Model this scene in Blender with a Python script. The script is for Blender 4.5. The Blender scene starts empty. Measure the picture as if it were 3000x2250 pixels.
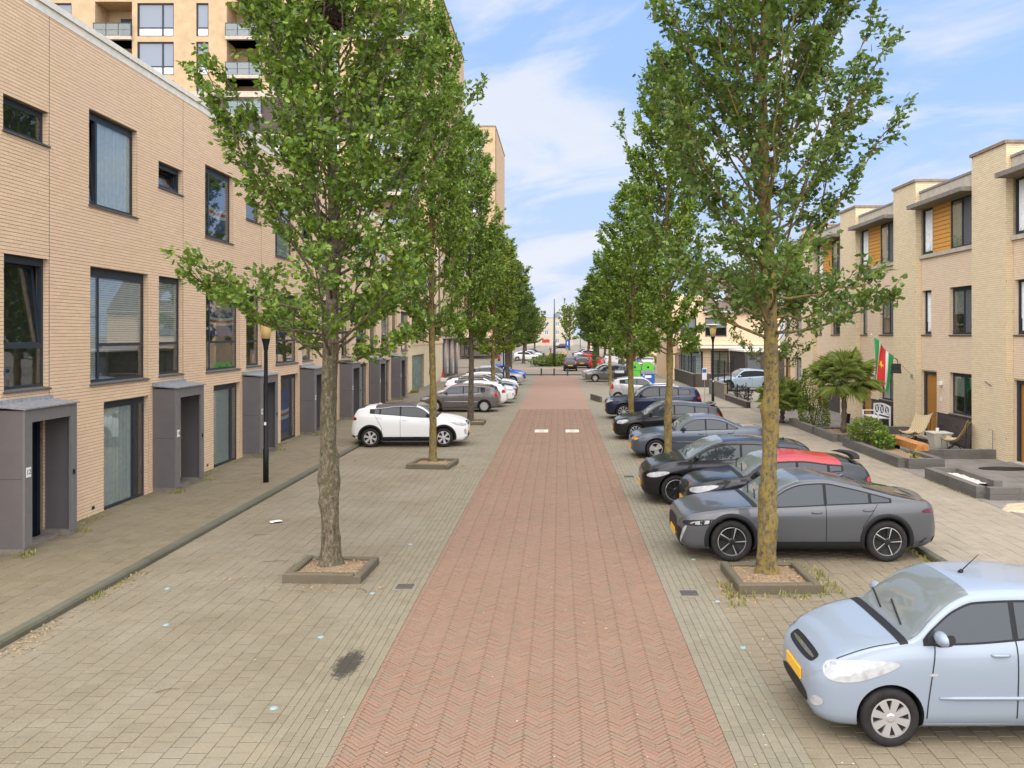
import bpy, bmesh, math, random
import numpy as np
from mathutils import Vector, Matrix
from mathutils.bvhtree import BVHTree
R = math.radians
random.seed(7); RNG = np.random.default_rng(7)
S = bpy.context.scene
COL = S.collection

# ------------------------------------------------------------------ camera
cam = bpy.data.cameras.new('camera'); camo = bpy.data.objects.new('camera', cam); COL.objects.link(camo)
camo.location = (0, 0, 4.09); camo.rotation_euler = (R(90), 0, 0)
cam.sensor_width = 36; cam.lens = 29.62
cam.shift_x = -0.0461; cam.shift_y = -0.0486
cam.clip_start = 0.1; cam.clip_end = 3000
S.camera = camo

# ------------------------------------------------------------------ sky, sun, exposure
CLOUD_SEED = 9.1
SUN_EL, SUN_AZ = R(63), R(180)          # azimuth clockwise from +Y (the street's direction)
w = bpy.data.worlds.new('World'); S.world = w; w.use_nodes = True
nt = w.node_tree; nt.nodes.clear()
def N(t, **k):
    n = nt.nodes.new(t)
    for a, b in k.items(): setattr(n, a, b)
    return n
sky = N('ShaderNodeTexSky', sky_type='NISHITA', sun_disc=False, sun_elevation=SUN_EL, sun_rotation=SUN_AZ,
        air_density=1.0, dust_density=1.2, ozone_density=1.6)
tc = N('ShaderNodeTexCoord'); sp = N('ShaderNodeSeparateXYZ'); nt.links.new(tc.outputs['Generated'], sp.inputs[0])
def M(op, a, b=None, c=None):
    n = N('ShaderNodeMath', operation=op)
    for i, v in enumerate((a, b, c)):
        if v is None: continue
        if isinstance(v, (int, float)): n.inputs[i].default_value = v
        else: nt.links.new(v, n.inputs[i])
    return n.outputs[0]
sv = N('ShaderNodeCombineXYZ'); nt.links.new(sp.outputs[0], sv.inputs[0]); nt.links.new(sp.outputs[1], sv.inputs[1]); nt.links.new(M('ADD', M('MAXIMUM', sp.outputs[2], 0.0), 0.42), sv.inputs[2])
nv = N('ShaderNodeVectorMath', operation='NORMALIZE'); nt.links.new(sv.outputs[0], nv.inputs[0]); nt.links.new(nv.outputs[0], sky.inputs['Vector'])
zz = M('ADD', M('MAXIMUM', sp.outputs[2], 0.0), 0.16)
px = M('DIVIDE', sp.outputs[0], zz); py = M('DIVIDE', sp.outputs[1], zz)
cb = N('ShaderNodeCombineXYZ')
nt.links.new(M('ADD', M('MULTIPLY', px, 1.0), M('MULTIPLY', py, -0.25)), cb.inputs[0])
nt.links.new(M('ADD', M('MULTIPLY', py, 1.0), M('MULTIPLY', px, 0.55)), cb.inputs[1]); cb.inputs[2].default_value = CLOUD_SEED
n1 = N('ShaderNodeTexNoise'); n1.inputs['Scale'].default_value = 1.15; n1.inputs['Detail'].default_value = 9
n1.inputs['Roughness'].default_value = 0.56; n1.inputs['Distortion'].default_value = 0.7
nt.links.new(cb.outputs[0], n1.inputs['Vector'])
r1 = N('ShaderNodeMapRange', interpolation_type='SMOOTHSTEP'); nt.links.new(n1.outputs[0], r1.inputs[0])
r1.inputs[1].default_value = 0.45; r1.inputs[2].default_value = 0.65
hz = N('ShaderNodeMapRange', interpolation_type='SMOOTHSTEP'); nt.links.new(sp.outputs[2], hz.inputs[0])
hz.inputs[1].default_value = -0.02; hz.inputs[2].default_value = 0.30; hz.inputs[3].default_value = 0.80; hz.inputs[4].default_value = 0.0
hs = N('ShaderNodeHueSaturation'); hs.inputs['Saturation'].default_value = 0.98; hs.inputs['Value'].default_value = 1.0
tn = N('ShaderNodeMix', data_type='RGBA', blend_type='MULTIPLY'); tn.inputs[0].default_value = 1.0; tn.inputs[7].default_value = (1.02, 1.0, 0.98, 1)
nt.links.new(sky.outputs[0], tn.inputs[6]); nt.links.new(tn.outputs[2], hs.inputs['Color'])
m0 = N('ShaderNodeMix', data_type='RGBA'); nt.links.new(hz.outputs[0], m0.inputs[0])
nt.links.new(hs.outputs[0], m0.inputs[6]); m0.inputs[7].default_value = (1.70, 1.88, 2.32, 1)
mx = N('ShaderNodeMix', data_type='RGBA'); nt.links.new(M('MULTIPLY', r1.outputs[0], 0.8), mx.inputs[0])
nt.links.new(m0.outputs[2], mx.inputs[6]); mx.inputs[7].default_value = (2.25, 2.3, 2.42, 1)
bg = N('ShaderNodeBackground'); bg.inputs[1].default_value = 0.10
nt.links.new(mx.outputs[2], bg.inputs[0])
wo = N('ShaderNodeOutputWorld'); nt.links.new(bg.outputs[0], wo.inputs[0])

sl = bpy.data.lights.new('sun', 'SUN'); sl.energy = 1.5; sl.angle = R(140); sl.color = (1.0, 0.94, 0.84)
so = bpy.data.objects.new('sun', sl); COL.objects.link(so)
sd = Vector((math.sin(SUN_AZ)*math.cos(SUN_EL), math.cos(SUN_AZ)*math.cos(SUN_EL), math.sin(SUN_EL)))
so.rotation_euler = sd.to_track_quat('Z', 'Y').to_euler(); so.location = (0, -20, 40)
S.view_settings.view_transform = 'Standard'; S.view_settings.look = 'None'
S.view_settings.exposure = 1.98; S.view_settings.gamma = 1.0; S.view_settings.use_curve_mapping = False
S.cycles.max_bounces = 6; S.cycles.diffuse_bounces = 3; S.cycles.glossy_bounces = 3
S.cycles.transmission_bounces = 3; S.cycles.transparent_max_bounces = 6
S.cycles.caustics_reflective = False; S.cycles.caustics_refractive = False

# ------------------------------------------------------------------ materials
MATS = {}
class NT:
    """small node-tree writer"""
    def __init__(s, name):
        s.m = bpy.data.materials.new(name); s.m.use_nodes = True; s.t = s.m.node_tree
        s.b = s.t.nodes['Principled BSDF']; s.out = s.t.nodes['Material Output']
        MATS[name] = s.m
    def n(s, t, **k):
        o = s.t.nodes.new(t)
        for a, b in k.items(): setattr(o, a, b)
        return o
    def l(s, a, b): s.t.links.new(a, b)
    def set(s, **k):
        for a, v in k.items():
            i = s.b.inputs[a.replace('_', ' ')]
            if hasattr(v, 'is_linked'): s.l(v, i)
            else: i.default_value = v
    def coord(s, kind='Object'):
        return s.n('ShaderNodeTexCoord').outputs[kind]
    def pos(s): return s.n('ShaderNodeNewGeometry').outputs['Position']
    def noise(s, scale, detail=4, rough=0.55, vec=None, dist=0.0):
        o = s.n('ShaderNodeTexNoise'); o.inputs['Scale'].default_value = scale
        o.inputs['Detail'].default_value = detail; o.inputs['Roughness'].default_value = rough
        o.inputs['Distortion'].default_value = dist
        s.l(vec if vec is not None else s.pos(), o.inputs['Vector']); return o.outputs[0]
    def math(s, op, a, b=None):
        o = s.n('ShaderNodeMath', operation=op)
        for i, v in enumerate((a, b)):
            if v is None: continue
            if isinstance(v, (int, float)): o.inputs[i].default_value = v
            else: s.l(v, o.inputs[i])
        return o.outputs[0]
    def ramp(s, fac, stops, interp='LINEAR'):
        o = s.n('ShaderNodeValToRGB'); o.color_ramp.interpolation = interp
        e = o.color_ramp.elements
        while len(e) < len(stops): e.new(0.5)
        for x, (p, c) in zip(e, stops): x.position = p; x.color = (*c, 1) if len(c) == 3 else c
        s.l(fac, o.inputs[0]); return o.outputs[0]
    def mix(s, fac, a, b, blend='MIX'):
        o = s.n('ShaderNodeMix', data_type='RGBA', blend_type=blend)
        for i, v in ((0, fac), (6, a), (7, b)):
            if isinstance(v, (int, float)): o.inputs[i].default_value = v
            elif isinstance(v, tuple): o.inputs[i].default_value = (*v, 1) if len(v) == 3 else v
            else: s.l(v, o.inputs[i])
        return o.outputs[2]
    def rand(s):
        g = s.n('ShaderNodeNewGeometry').outputs['Random Per Island']
        o = s.n('ShaderNodeObjectInfo').outputs['Random']
        return s.math('FRACT', s.math('ADD', g, s.math('MULTIPLY', o, 7.31)))
    def bump(s, h, strength=0.3, dist=0.01):
        o = s.n('ShaderNodeBump'); o.inputs['Strength'].default_value = strength; o.inputs['Distance'].default_value = dist
        s.l(h, o.inputs['Height']); s.l(o.outputs[0], s.b.inputs['Normal'])

def plain(name, col, rough=0.6, metal=0.0, spec=0.5, coat=0.0, var=0.12, scale=6.0, bump=0.0):
    t = NT(name)
    n = t.noise(scale, 5)
    lo = tuple(c*(1-var) for c in col); hi = tuple(min(1, c*(1+var)) for c in col)
    t.set(Base_Color=t.ramp(n, [(0.3, lo), (0.7, hi)]), Roughness=rough, Metallic=metal)
    t.b.inputs['Specular IOR Level'].default_value = spec
    if coat: t.b.inputs['Coat Weight'].default_value = coat; t.b.inputs['Coat Roughness'].default_value = 0.04
    if bump: t.bump(t.noise(scale*8, 4), bump, 0.01)
    return t.m

def pieces(name, cols, rough=0.85, grain=60, patch=None, bump=0.25, dirt=0.25, dirtcol=(0.05, 0.05, 0.03), blend=0.5, wear=0.0):
    """bricks, pavers, tiles: colour by piece, grain, large soft patches of wear"""
    t = NT(name)
    r = t.rand()
    k = len(cols)
    c = t.ramp(r, [(i/max(1, k-1), cc) for i, cc in enumerate(cols)])
    big = t.noise(0.45, 8, 0.68)
    fine = t.noise(grain, 4, 0.7)
    c = t.mix(0.42, c, t.ramp(fine, [(0.28, (0.25,)*3), (0.72, (0.76,)*3)]), 'OVERLAY')
    if patch: c = t.mix(t.math('MULTIPLY', t.ramp(big, [(0.42, (0, 0, 0)), (0.68, (1, 1, 1))]), blend), c, patch)
    if dirt:
        d = t.noise(2.3, 7, 0.65)
        c = t.mix(t.math('MULTIPLY', t.ramp(d, [(0.52, (0, 0, 0)), (0.75, (1, 1, 1))]), dirt), c, dirtcol)
    if wear:
        e = t.noise(1.1, 8, 0.72, None, 0.6)
        c = t.mix(t.math('MULTIPLY', t.ramp(e, [(0.34, (1, 1, 1)), (0.47, (0, 0, 0))]), wear), c, tuple(x*1.38 for x in cols[0]))
        g2 = t.noise(130, 2, 0.6)
        c = t.mix(0.5, c, t.ramp(g2, [(0.36, (0.30,)*3), (0.64, (0.70,)*3)]), 'OVERLAY')
    t.set(Base_Color=c, Roughness=rough)
    t.bump(fine, bump, 0.004)
    return t.m

PAVE = [(0.160, 0.131, 0.081), (0.178, 0.147, 0.091), (0.169, 0.139, 0.087), (0.183, 0.151, 0.094)]
pieces('paver_grey', PAVE, patch=(0.27, 0.24, 0.175), dirt=0.45, dirtcol=(0.13, 0.12, 0.075), grain=38, wear=0.6)
pieces('paver_grey_right', [(0.169, 0.135, 0.085), (0.191, 0.154, 0.097), (0.180, 0.146, 0.092)], patch=(0.230, 0.193, 0.128), dirt=0.35, dirtcol=(0.100, 0.085, 0.047), grain=45, wear=0.6)
pieces('gutter_brick', [(0.161, 0.134, 0.083), (0.195, 0.166, 0.103), (0.181, 0.155, 0.098)], patch=(0.229, 0.205, 0.140), dirt=0.3, dirtcol=(0.087, 0.081, 0.047), wear=0.6)
pieces('gutter_tile', [(0.169, 0.148, 0.096), (0.195, 0.170, 0.114), (0.184, 0.159, 0.105)], patch=(0.237, 0.216, 0.154), dirt=0.25, dirtcol=(0.092, 0.090, 0.055), wear=0.6)
pieces('road_brick', [(0.209, 0.121, 0.075), (0.227, 0.132, 0.083), (0.217, 0.124, 0.079), (0.205, 0.129, 0.082), (0.192, 0.138, 0.089), (0.231, 0.132, 0.086)],
       patch=(0.238, 0.153, 0.101), dirt=0.14, dirtcol=(0.146, 0.092, 0.058), grain=55, wear=0.3)
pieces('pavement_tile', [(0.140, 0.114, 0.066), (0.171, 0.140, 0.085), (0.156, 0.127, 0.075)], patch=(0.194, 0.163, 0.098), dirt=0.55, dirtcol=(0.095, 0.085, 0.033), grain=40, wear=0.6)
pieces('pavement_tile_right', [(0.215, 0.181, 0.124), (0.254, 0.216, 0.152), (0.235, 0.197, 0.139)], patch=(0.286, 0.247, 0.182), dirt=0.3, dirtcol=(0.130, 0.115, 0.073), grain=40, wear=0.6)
pieces('terrace_tile', [(0.15, 0.135, 0.115), (0.19, 0.17, 0.145), (0.17, 0.155, 0.135)], patch=(0.25, 0.22, 0.18), dirt=0.4, dirtcol=(0.09, 0.085, 0.06))
pieces('brick_peach', [(0.686, 0.485, 0.302), (0.738, 0.532, 0.341), (0.718, 0.501, 0.327), (0.697, 0.511, 0.322), (0.759, 0.547, 0.346), (0.676, 0.485, 0.311)],
       patch=(0.707, 0.501, 0.356), dirt=0.15, dirtcol=(0.437, 0.338, 0.198), grain=30, bump=0.15)
pieces('brick_yellow', [(0.680, 0.546, 0.336), (0.742, 0.608, 0.386), (0.711, 0.577, 0.364), (0.670, 0.536, 0.336), (0.762, 0.624, 0.414)], patch=(0.721, 0.582, 0.381), dirt=0.12, dirtcol=(0.391, 0.312, 0.179), grain=30)
pieces('brick_pink', [(0.700, 0.530, 0.355), (0.752, 0.583, 0.402), (0.721, 0.551, 0.386), (0.690, 0.535, 0.360)], patch=(0.762, 0.594, 0.433), dirt=0.1, dirtcol=(0.433, 0.318, 0.206), grain=30)
pieces('brick_dark', [(0.055, 0.042, 0.035), (0.085, 0.065, 0.055), (0.07, 0.052, 0.045)], dirt=0.2, grain=30)
pieces('concrete_block', [(0.095, 0.088, 0.075), (0.125, 0.115, 0.098), (0.11, 0.10, 0.087)], patch=(0.18, 0.165, 0.14), dirt=0.4, dirtcol=(0.06, 0.055, 0.04), grain=25)
pieces('kerb_stone', [(0.076, 0.070, 0.042), (0.096, 0.088, 0.057), (0.088, 0.084, 0.050)], patch=(0.128, 0.120, 0.084), dirt=0.6, dirtcol=(0.056, 0.066, 0.024), grain=35)
pieces('planter_kerb', [(0.090, 0.073, 0.043), (0.112, 0.091, 0.056)], patch=(0.137, 0.115, 0.076), dirt=0.5, dirtcol=(0.054, 0.049, 0.021), grain=35)
pieces('roof_tile', [(0.10, 0.075, 0.06), (0.15, 0.11, 0.088), (0.125, 0.09, 0.075)], dirt=0.2)
pieces('siding', [(0.62, 0.29, 0.055), (0.66, 0.32, 0.065), (0.64, 0.30, 0.06)], dirt=0.1, dirtcol=(0.4, 0.2, 0.05), grain=12, rough=0.6)
plain('bed_sand', (0.06, 0.052, 0.036), 0.95, var=0.3, scale=20)
plain('bed_red', (0.13, 0.083, 0.056), 0.95, var=0.3, scale=20)
plain('mortar_peach', (0.27, 0.20, 0.13), 0.95, var=0.2)
plain('mortar_yellow', (0.36, 0.29, 0.17), 0.95, var=0.2)
plain('mortar_dark', (0.03, 0.026, 0.022), 0.95)
plain('soil', (0.26, 0.18, 0.10), 0.95, var=0.5, scale=30, bump=0.8)
plain('sand', (0.48, 0.36, 0.23), 0.95, var=0.25, scale=9, bump=0.7)
plain('gravel_white', (0.62, 0.56, 0.48), 0.9, var=0.4, scale=40, bump=0.9)
plain('asphalt_far', (0.22, 0.195, 0.15), 0.9, var=0.18, scale=1.5)
plain('road_far_red', (0.30, 0.18, 0.13), 0.9, var=0.15, scale=2)
plain('frame_navy', (0.032, 0.040, 0.052), 0.42, spec=0.2, var=0.1)
plain('sill_grey', (0.085, 0.085, 0.082), 0.6, var=0.3, scale=14)
plain('portal_panel', (0.118, 0.108, 0.108), 0.55, var=0.07, scale=3)
plain('portal_trim', (0.155, 0.145, 0.14), 0.5, var=0.06)
plain('lead', (0.22, 0.225, 0.235), 0.55, var=0.3, scale=12)
plain('door_navy', (0.012, 0.017, 0.028), 0.35, spec=0.2)
plain('concrete', (0.46, 0.40, 0.31), 0.85, var=0.14, scale=4)
plain('concrete_dark', (0.20, 0.175, 0.145), 0.85, var=0.2, scale=7)
plain('coping_white', (0.70, 0.655, 0.56), 0.6, var=0.1)
plain('white_paint', (0.74, 0.74, 0.72), 0.45, var=0.04)
plain('off_white', (0.60, 0.585, 0.53), 0.55, var=0.06)
plain('blind_slat', (0.80, 0.81, 0.77), 0.55, var=0.05)
plain('curtain', (0.78, 0.78, 0.75), 0.8, var=0.12, scale=9)
plain('curtain_beige', (0.68, 0.58, 0.42), 0.8, var=0.12, scale=9)
plain('wood_door', (0.40, 0.175, 0.028), 0.45, var=0.15, scale=14)
plain('wood_beam', (0.46, 0.20, 0.055), 0.55, var=0.3, scale=10)
plain('black_metal', (0.014, 0.015, 0.017), 0.4, spec=0.2, var=0.2)
plain('green_metal', (0.02, 0.04, 0.033), 0.45, var=0.2)
plain('grey_metal', (0.30, 0.31, 0.32), 0.4, metal=0.5, var=0.1)
plain('column_grey', (0.36, 0.345, 0.36), 0.6, var=0.06)
plain('dark_recess', (0.035, 0.033, 0.036), 0.7, var=0.3)
plain('garage_green', (0.16, 0.21, 0.175), 0.35, var=0.35, scale=2.2)
plain('tower_brick', (0.47, 0.33, 0.19), 0.85, var=0.12, scale=1.6)
plain('tower_brown', (0.075, 0.05, 0.042), 0.7)
plain('panel_white', (0.66, 0.69, 0.72), 0.4, var=0.05)
plain('panel_grey', (0.10, 0.105, 0.115), 0.5)
plain('lamp_cap', (0.42, 0.40, 0.36), 0.5, var=0.15)
plain('green_bin', (0.13, 0.50, 0.055), 0.4, var=0.07)
plain('blue_bin', (0.02, 0.10, 0.36), 0.4, var=0.1)
plain('sign_blue', (0.015, 0.10, 0.42), 0.4, var=0.05)
plain('sign_red', (0.55, 0.03, 0.025), 0.4, var=0.05)
plain('rattan', (0.50, 0.40, 0.24), 0.7, var=0.45, scale=34)
plain('table_stone', (0.56, 0.52, 0.42), 0.7, var=0.08)
plain('bag_leather', (0.022, 0.020, 0.019), 0.5)
plain('flag_green', (0.03, 0.30, 0.10), 0.75, var=0.08)
plain('flag_white', (0.75, 0.75, 0.73), 0.75, var=0.05)
plain('flag_red', (0.62, 0.035, 0.03), 0.75, var=0.08)
plain('flag_yellow', (0.80, 0.50, 0.03), 0.75)
plain('flag_blue', (0.012, 0.05, 0.27), 0.75, var=0.1)
plain('stone_light', (0.55, 0.50, 0.42), 0.8)
plain('paper', (0.72, 0.72, 0.70), 0.7)
plain('stud_blue', (0.20, 0.285, 0.28), 0.12, var=0.3, scale=60)
plain('iron', (0.085, 0.075, 0.058), 0.6, var=0.3, scale=20)
plain('plastic_black', (0.016, 0.016, 0.017), 0.55, spec=0.2, var=0.1)
plain('tyre', (0.022, 0.020, 0.019), 0.8, spec=0.2, var=0.25, scale=14)
plain('rim_silver', (0.50, 0.49, 0.47), 0.32, metal=0.6, var=0.05)
plain('rim_black', (0.012, 0.012, 0.013), 0.3, var=0.1)
plain('lamp_clear', (0.38, 0.38, 0.37), 0.10, metal=0.0, spec=0.5, coat=0.5, var=0.22, scale=12)
plain('lamp_red', (0.42, 0.012, 0.012), 0.12, coat=1.0)
plain('lamp_dark_red', (0.09, 0.008, 0.010), 0.12, coat=1.0)
plain('lamp_amber', (0.75, 0.27, 0.02), 0.15, coat=1.0)
plain('plate_yellow', (0.80, 0.42, 0.015), 0.4, var=0.12, scale=50)
plain('chrome', (0.62, 0.62, 0.62), 0.15, metal=0.95, var=0.02)
plain('skin', (0.50, 0.32, 0.23), 0.6)
plain('cloth_blue', (0.13, 0.19, 0.30), 0.85)
plain('cloth_dark', (0.035, 0.035, 0.045), 0.85)
plain('hair_grey', (0.30, 0.28, 0.26), 0.8)
plain('twig', (0.10, 0.075, 0.05), 0.9, var=0.3)
plain('litter_leaf', (0.33, 0.21, 0.09), 0.9, var=0.5, scale=40)
plain('nest_twig', (0.085, 0.058, 0.035), 0.95, var=0.4, scale=20)
plain('cap_stone', (0.24, 0.175, 0.125), 0.8, var=0.3, scale=8)

t = NT('oil_film'); t.set(Base_Color=(0.035, 0.03, 0.022, 1), Roughness=0.6)
tp_ = t.n('ShaderNodeBsdfTransparent'); ms = t.n('ShaderNodeMixShader'); g_ = t.n('ShaderNodeTexGradient', gradient_type='SPHERICAL')
mp_ = t.n('ShaderNodeMapping'); t.l(t.coord('Object'), mp_.inputs[0]); mp_.inputs['Scale'].default_value = (4.2, 1.5, 1); mp_.inputs['Rotation'].default_value = (0, 0, R(-8)); t.l(mp_.outputs[0], g_.inputs[0])
t.l(t.ramp(t.math('ADD', t.math('MULTIPLY', g_.outputs[1], 0.9), t.math('MULTIPLY', t.math('SUBTRACT', t.noise(17, 6, 0.7), 0.5), 1.3)), [(0.22, (0, 0, 0)), (0.46, (0.62,)*3)]), ms.inputs[0])
t.l(tp_.outputs[0], ms.inputs[1]); t.l(t.b.outputs[0], ms.inputs[2]); t.l(ms.outputs[0], t.out.inputs['Surface'])
def paint(name, col, metal=0.35, rough=0.33):
    t = NT(name)
    fl = t.noise(900, 1)
    t.set(Base_Color=t.mix(0.10, col, t.ramp(fl, [(0.3, (0.3,)*3), (0.7, (0.7,)*3)]), 'OVERLAY'), Metallic=metal, Roughness=rough)
    t.b.inputs['Coat Weight'].default_value = 0.55; t.b.inputs['Coat Roughness'].default_value = 0.03; t.b.inputs['Specular IOR Level'].default_value = 0.25
    return t.m
paint('paint_ice_blue', (0.25, 0.29, 0.335), 0.12, 0.38)
paint('paint_grey', (0.085, 0.087, 0.09), 0.2, 0.32)
paint('paint_black', (0.006, 0.006, 0.007), 0.0, 0.3)
paint('paint_black_pearl', (0.012, 0.013, 0.015), 0.1, 0.3)
paint('paint_steel', (0.07, 0.086, 0.108), 0.25, 0.3)
paint('paint_navy', (0.010, 0.016, 0.045), 0.2, 0.3)
paint('paint_white', (0.75, 0.75, 0.74), 0.0, 0.35)
paint('paint_silver', (0.38, 0.38, 0.37), 0.25, 0.32)
paint('paint_taupe', (0.145, 0.13, 0.125), 0.2, 0.32)
paint('paint_red', (0.50, 0.022, 0.018), 0.1, 0.3)
paint('paint_blue', (0.015, 0.10, 0.50), 0.2, 0.3)
paint('paint_yellow', (0.70, 0.47, 0.05), 0.0, 0.35)
paint('paint_pale_blue', (0.38, 0.47, 0.54), 0.2, 0.35)

def glass_mat(name, tint, body, fac):
    t = NT(name)
    gl = t.n('ShaderNodeBsdfGlossy'); gl.inputs['Roughness'].default_value = 0.015; gl.inputs['Color'].default_value = (0.92, 0.95, 1, 1)
    tr = t.n('ShaderNodeBsdfTransparent'); tr.inputs['Color'].default_value = (*tint, 1)
    df = t.n('ShaderNodeBsdfDiffuse'); df.inputs['Color'].default_value = (*body, 1)
    m1 = t.n('ShaderNodeMixShader'); m1.inputs[0].default_value = 0.12; t.l(tr.outputs[0], m1.inputs[1]); t.l(df.outputs[0], m1.inputs[2])
    fr = t.n('ShaderNodeLayerWeight'); fr.inputs['Blend'].default_value = 0.5
    m2 = t.n('ShaderNodeMixShader'); t.l(t.math('MINIMUM', t.math('ADD', t.math('MULTIPLY', t.math('POWER', fr.outputs['Facing'], 4.0), 0.85), fac), 0.95), m2.inputs[0])
    t.l(m1.outputs[0], m2.inputs[1]); t.l(gl.outputs[0], m2.inputs[2]); t.l(m2.outputs[0], t.out.inputs['Surface'])
    return t.m
glass_mat('window_glass', (0.86, 0.90, 0.89), (0.05, 0.06, 0.06), 0.065)
glass_mat('balcony_glass', (0.55, 0.62, 0.58), (0.25, 0.28, 0.25), 0.10)
def dark_glass(name, col):
    t = NT(name); t.set(Base_Color=(*col, 1), Roughness=0.02)
    t.b.inputs['IOR'].default_value = 1.5; t.b.inputs['Coat Weight'].default_value = 0.0; t.b.inputs['Coat Roughness'].default_value = 0.01
dark_glass('car_glass', (0.030, 0.036, 0.038))
dark_glass('car_screen', (0.15, 0.165, 0.155))
dark_glass('tower_glass', (0.20, 0.23, 0.27))
t = NT('lamp_glass'); t.set(Base_Color=(0.78, 0.56, 0.22, 1), Roughness=0.3); t.b.inputs['Subsurface Weight'].default_value = 0.2

def leaf_mat(name, dark, mid, light, yellow=None):
    t = NT(name)
    r = t.rand(); big = t.noise(0.9, 3)
    f = t.math('ADD', t.math('MULTIPLY', r, 0.65), t.math('MULTIPLY', big, 0.45))
    st = [(0.15, dark), (0.5, mid), (0.85, light)]
    if yellow: st.append((0.985, yellow))
    c = t.ramp(f, st)
    t.set(Base_Color=c, Roughness=0.5); t.b.inputs['Specular IOR Level'].default_value = 0.4
    tl = t.n('ShaderNodeBsdfTranslucent'); t.l(t.mix(0.55, c, (0.16, 0.24, 0.03)), tl.inputs['Color'])
    ms = t.n('ShaderNodeMixShader'); ms.inputs[0].default_value = 0.28
    t.l(t.b.outputs[0], ms.inputs[1]); t.l(tl.outputs[0], ms.inputs[2]); t.l(ms.outputs[0], t.out.inputs['Surface'])
leaf_mat('leaf', (0.053, 0.103, 0.012), (0.119, 0.203, 0.022), (0.231, 0.326, 0.040), (0.399, 0.410, 0.050))
leaf_mat('leaf_dark', (0.041, 0.082, 0.014), (0.090, 0.150, 0.024), (0.167, 0.241, 0.040))
leaf_mat('leaf_yellowish', (0.085, 0.132, 0.015), (0.171, 0.236, 0.028), (0.281, 0.322, 0.045), (0.366, 0.345, 0.050))
leaf_mat('hedge_leaf', (0.050, 0.094, 0.012), (0.110, 0.171, 0.022), (0.242, 0.281, 0.045))
leaf_mat('palm_leaf', (0.10, 0.15, 0.03), (0.19, 0.25, 0.05), (0.32, 0.36, 0.08), (0.45, 0.40, 0.12))
leaf_mat('weed', (0.143, 0.156, 0.033), (0.247, 0.240, 0.055), (0.390, 0.336, 0.099))
def bark(name, base, pale, lichen, amount):
    t = NT(name)
    v = t.n('ShaderNodeMapping'); t.l(t.pos(), v.inputs[0]); v.inputs['Scale'].default_value = (1, 1, 0.45)
    a = t.noise(22, 7, 0.75, v.outputs[0], 0.6); b = t.noise(9, 7, 0.75, None, 0.5); g = t.noise(38, 3, 0.7)
    c = t.ramp(a, [(0.36, tuple(x*0.22 for x in base)), (0.5, base), (0.66, pale)])
    f = t.math('MULTIPLY', t.ramp(t.math('ADD', t.math('MULTIPLY', b, 0.7), t.math('MULTIPLY', g, 0.3)), [(0.60-amount*0.22, (0, 0, 0)), (0.70-amount*0.22, (1, 1, 1))]), 0.85)
    c = t.mix(f, c, t.mix(g, lichen, tuple(x*0.6 for x in lichen)))
    t.set(Base_Color=c, Roughness=0.9); t.bump(a, 0.9, 0.035)
bark('bark_brown', (0.125, 0.098, 0.062), (0.28, 0.225, 0.15), (0.095, 0.09, 0.026), 0.55)
bark('bark_lichen', (0.115, 0.09, 0.045), (0.24, 0.19, 0.09), (0.33, 0.225, 0.04), 0.66)
bark('bark_dark', (0.085, 0.065, 0.045), (0.16, 0.125, 0.085), (0.16, 0.14, 0.05), 0.1)
plain('palm_trunk', (0.13, 0.10, 0.075), 0.95, var=0.4, scale=25, bump=0.8)
MT = MATS

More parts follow.
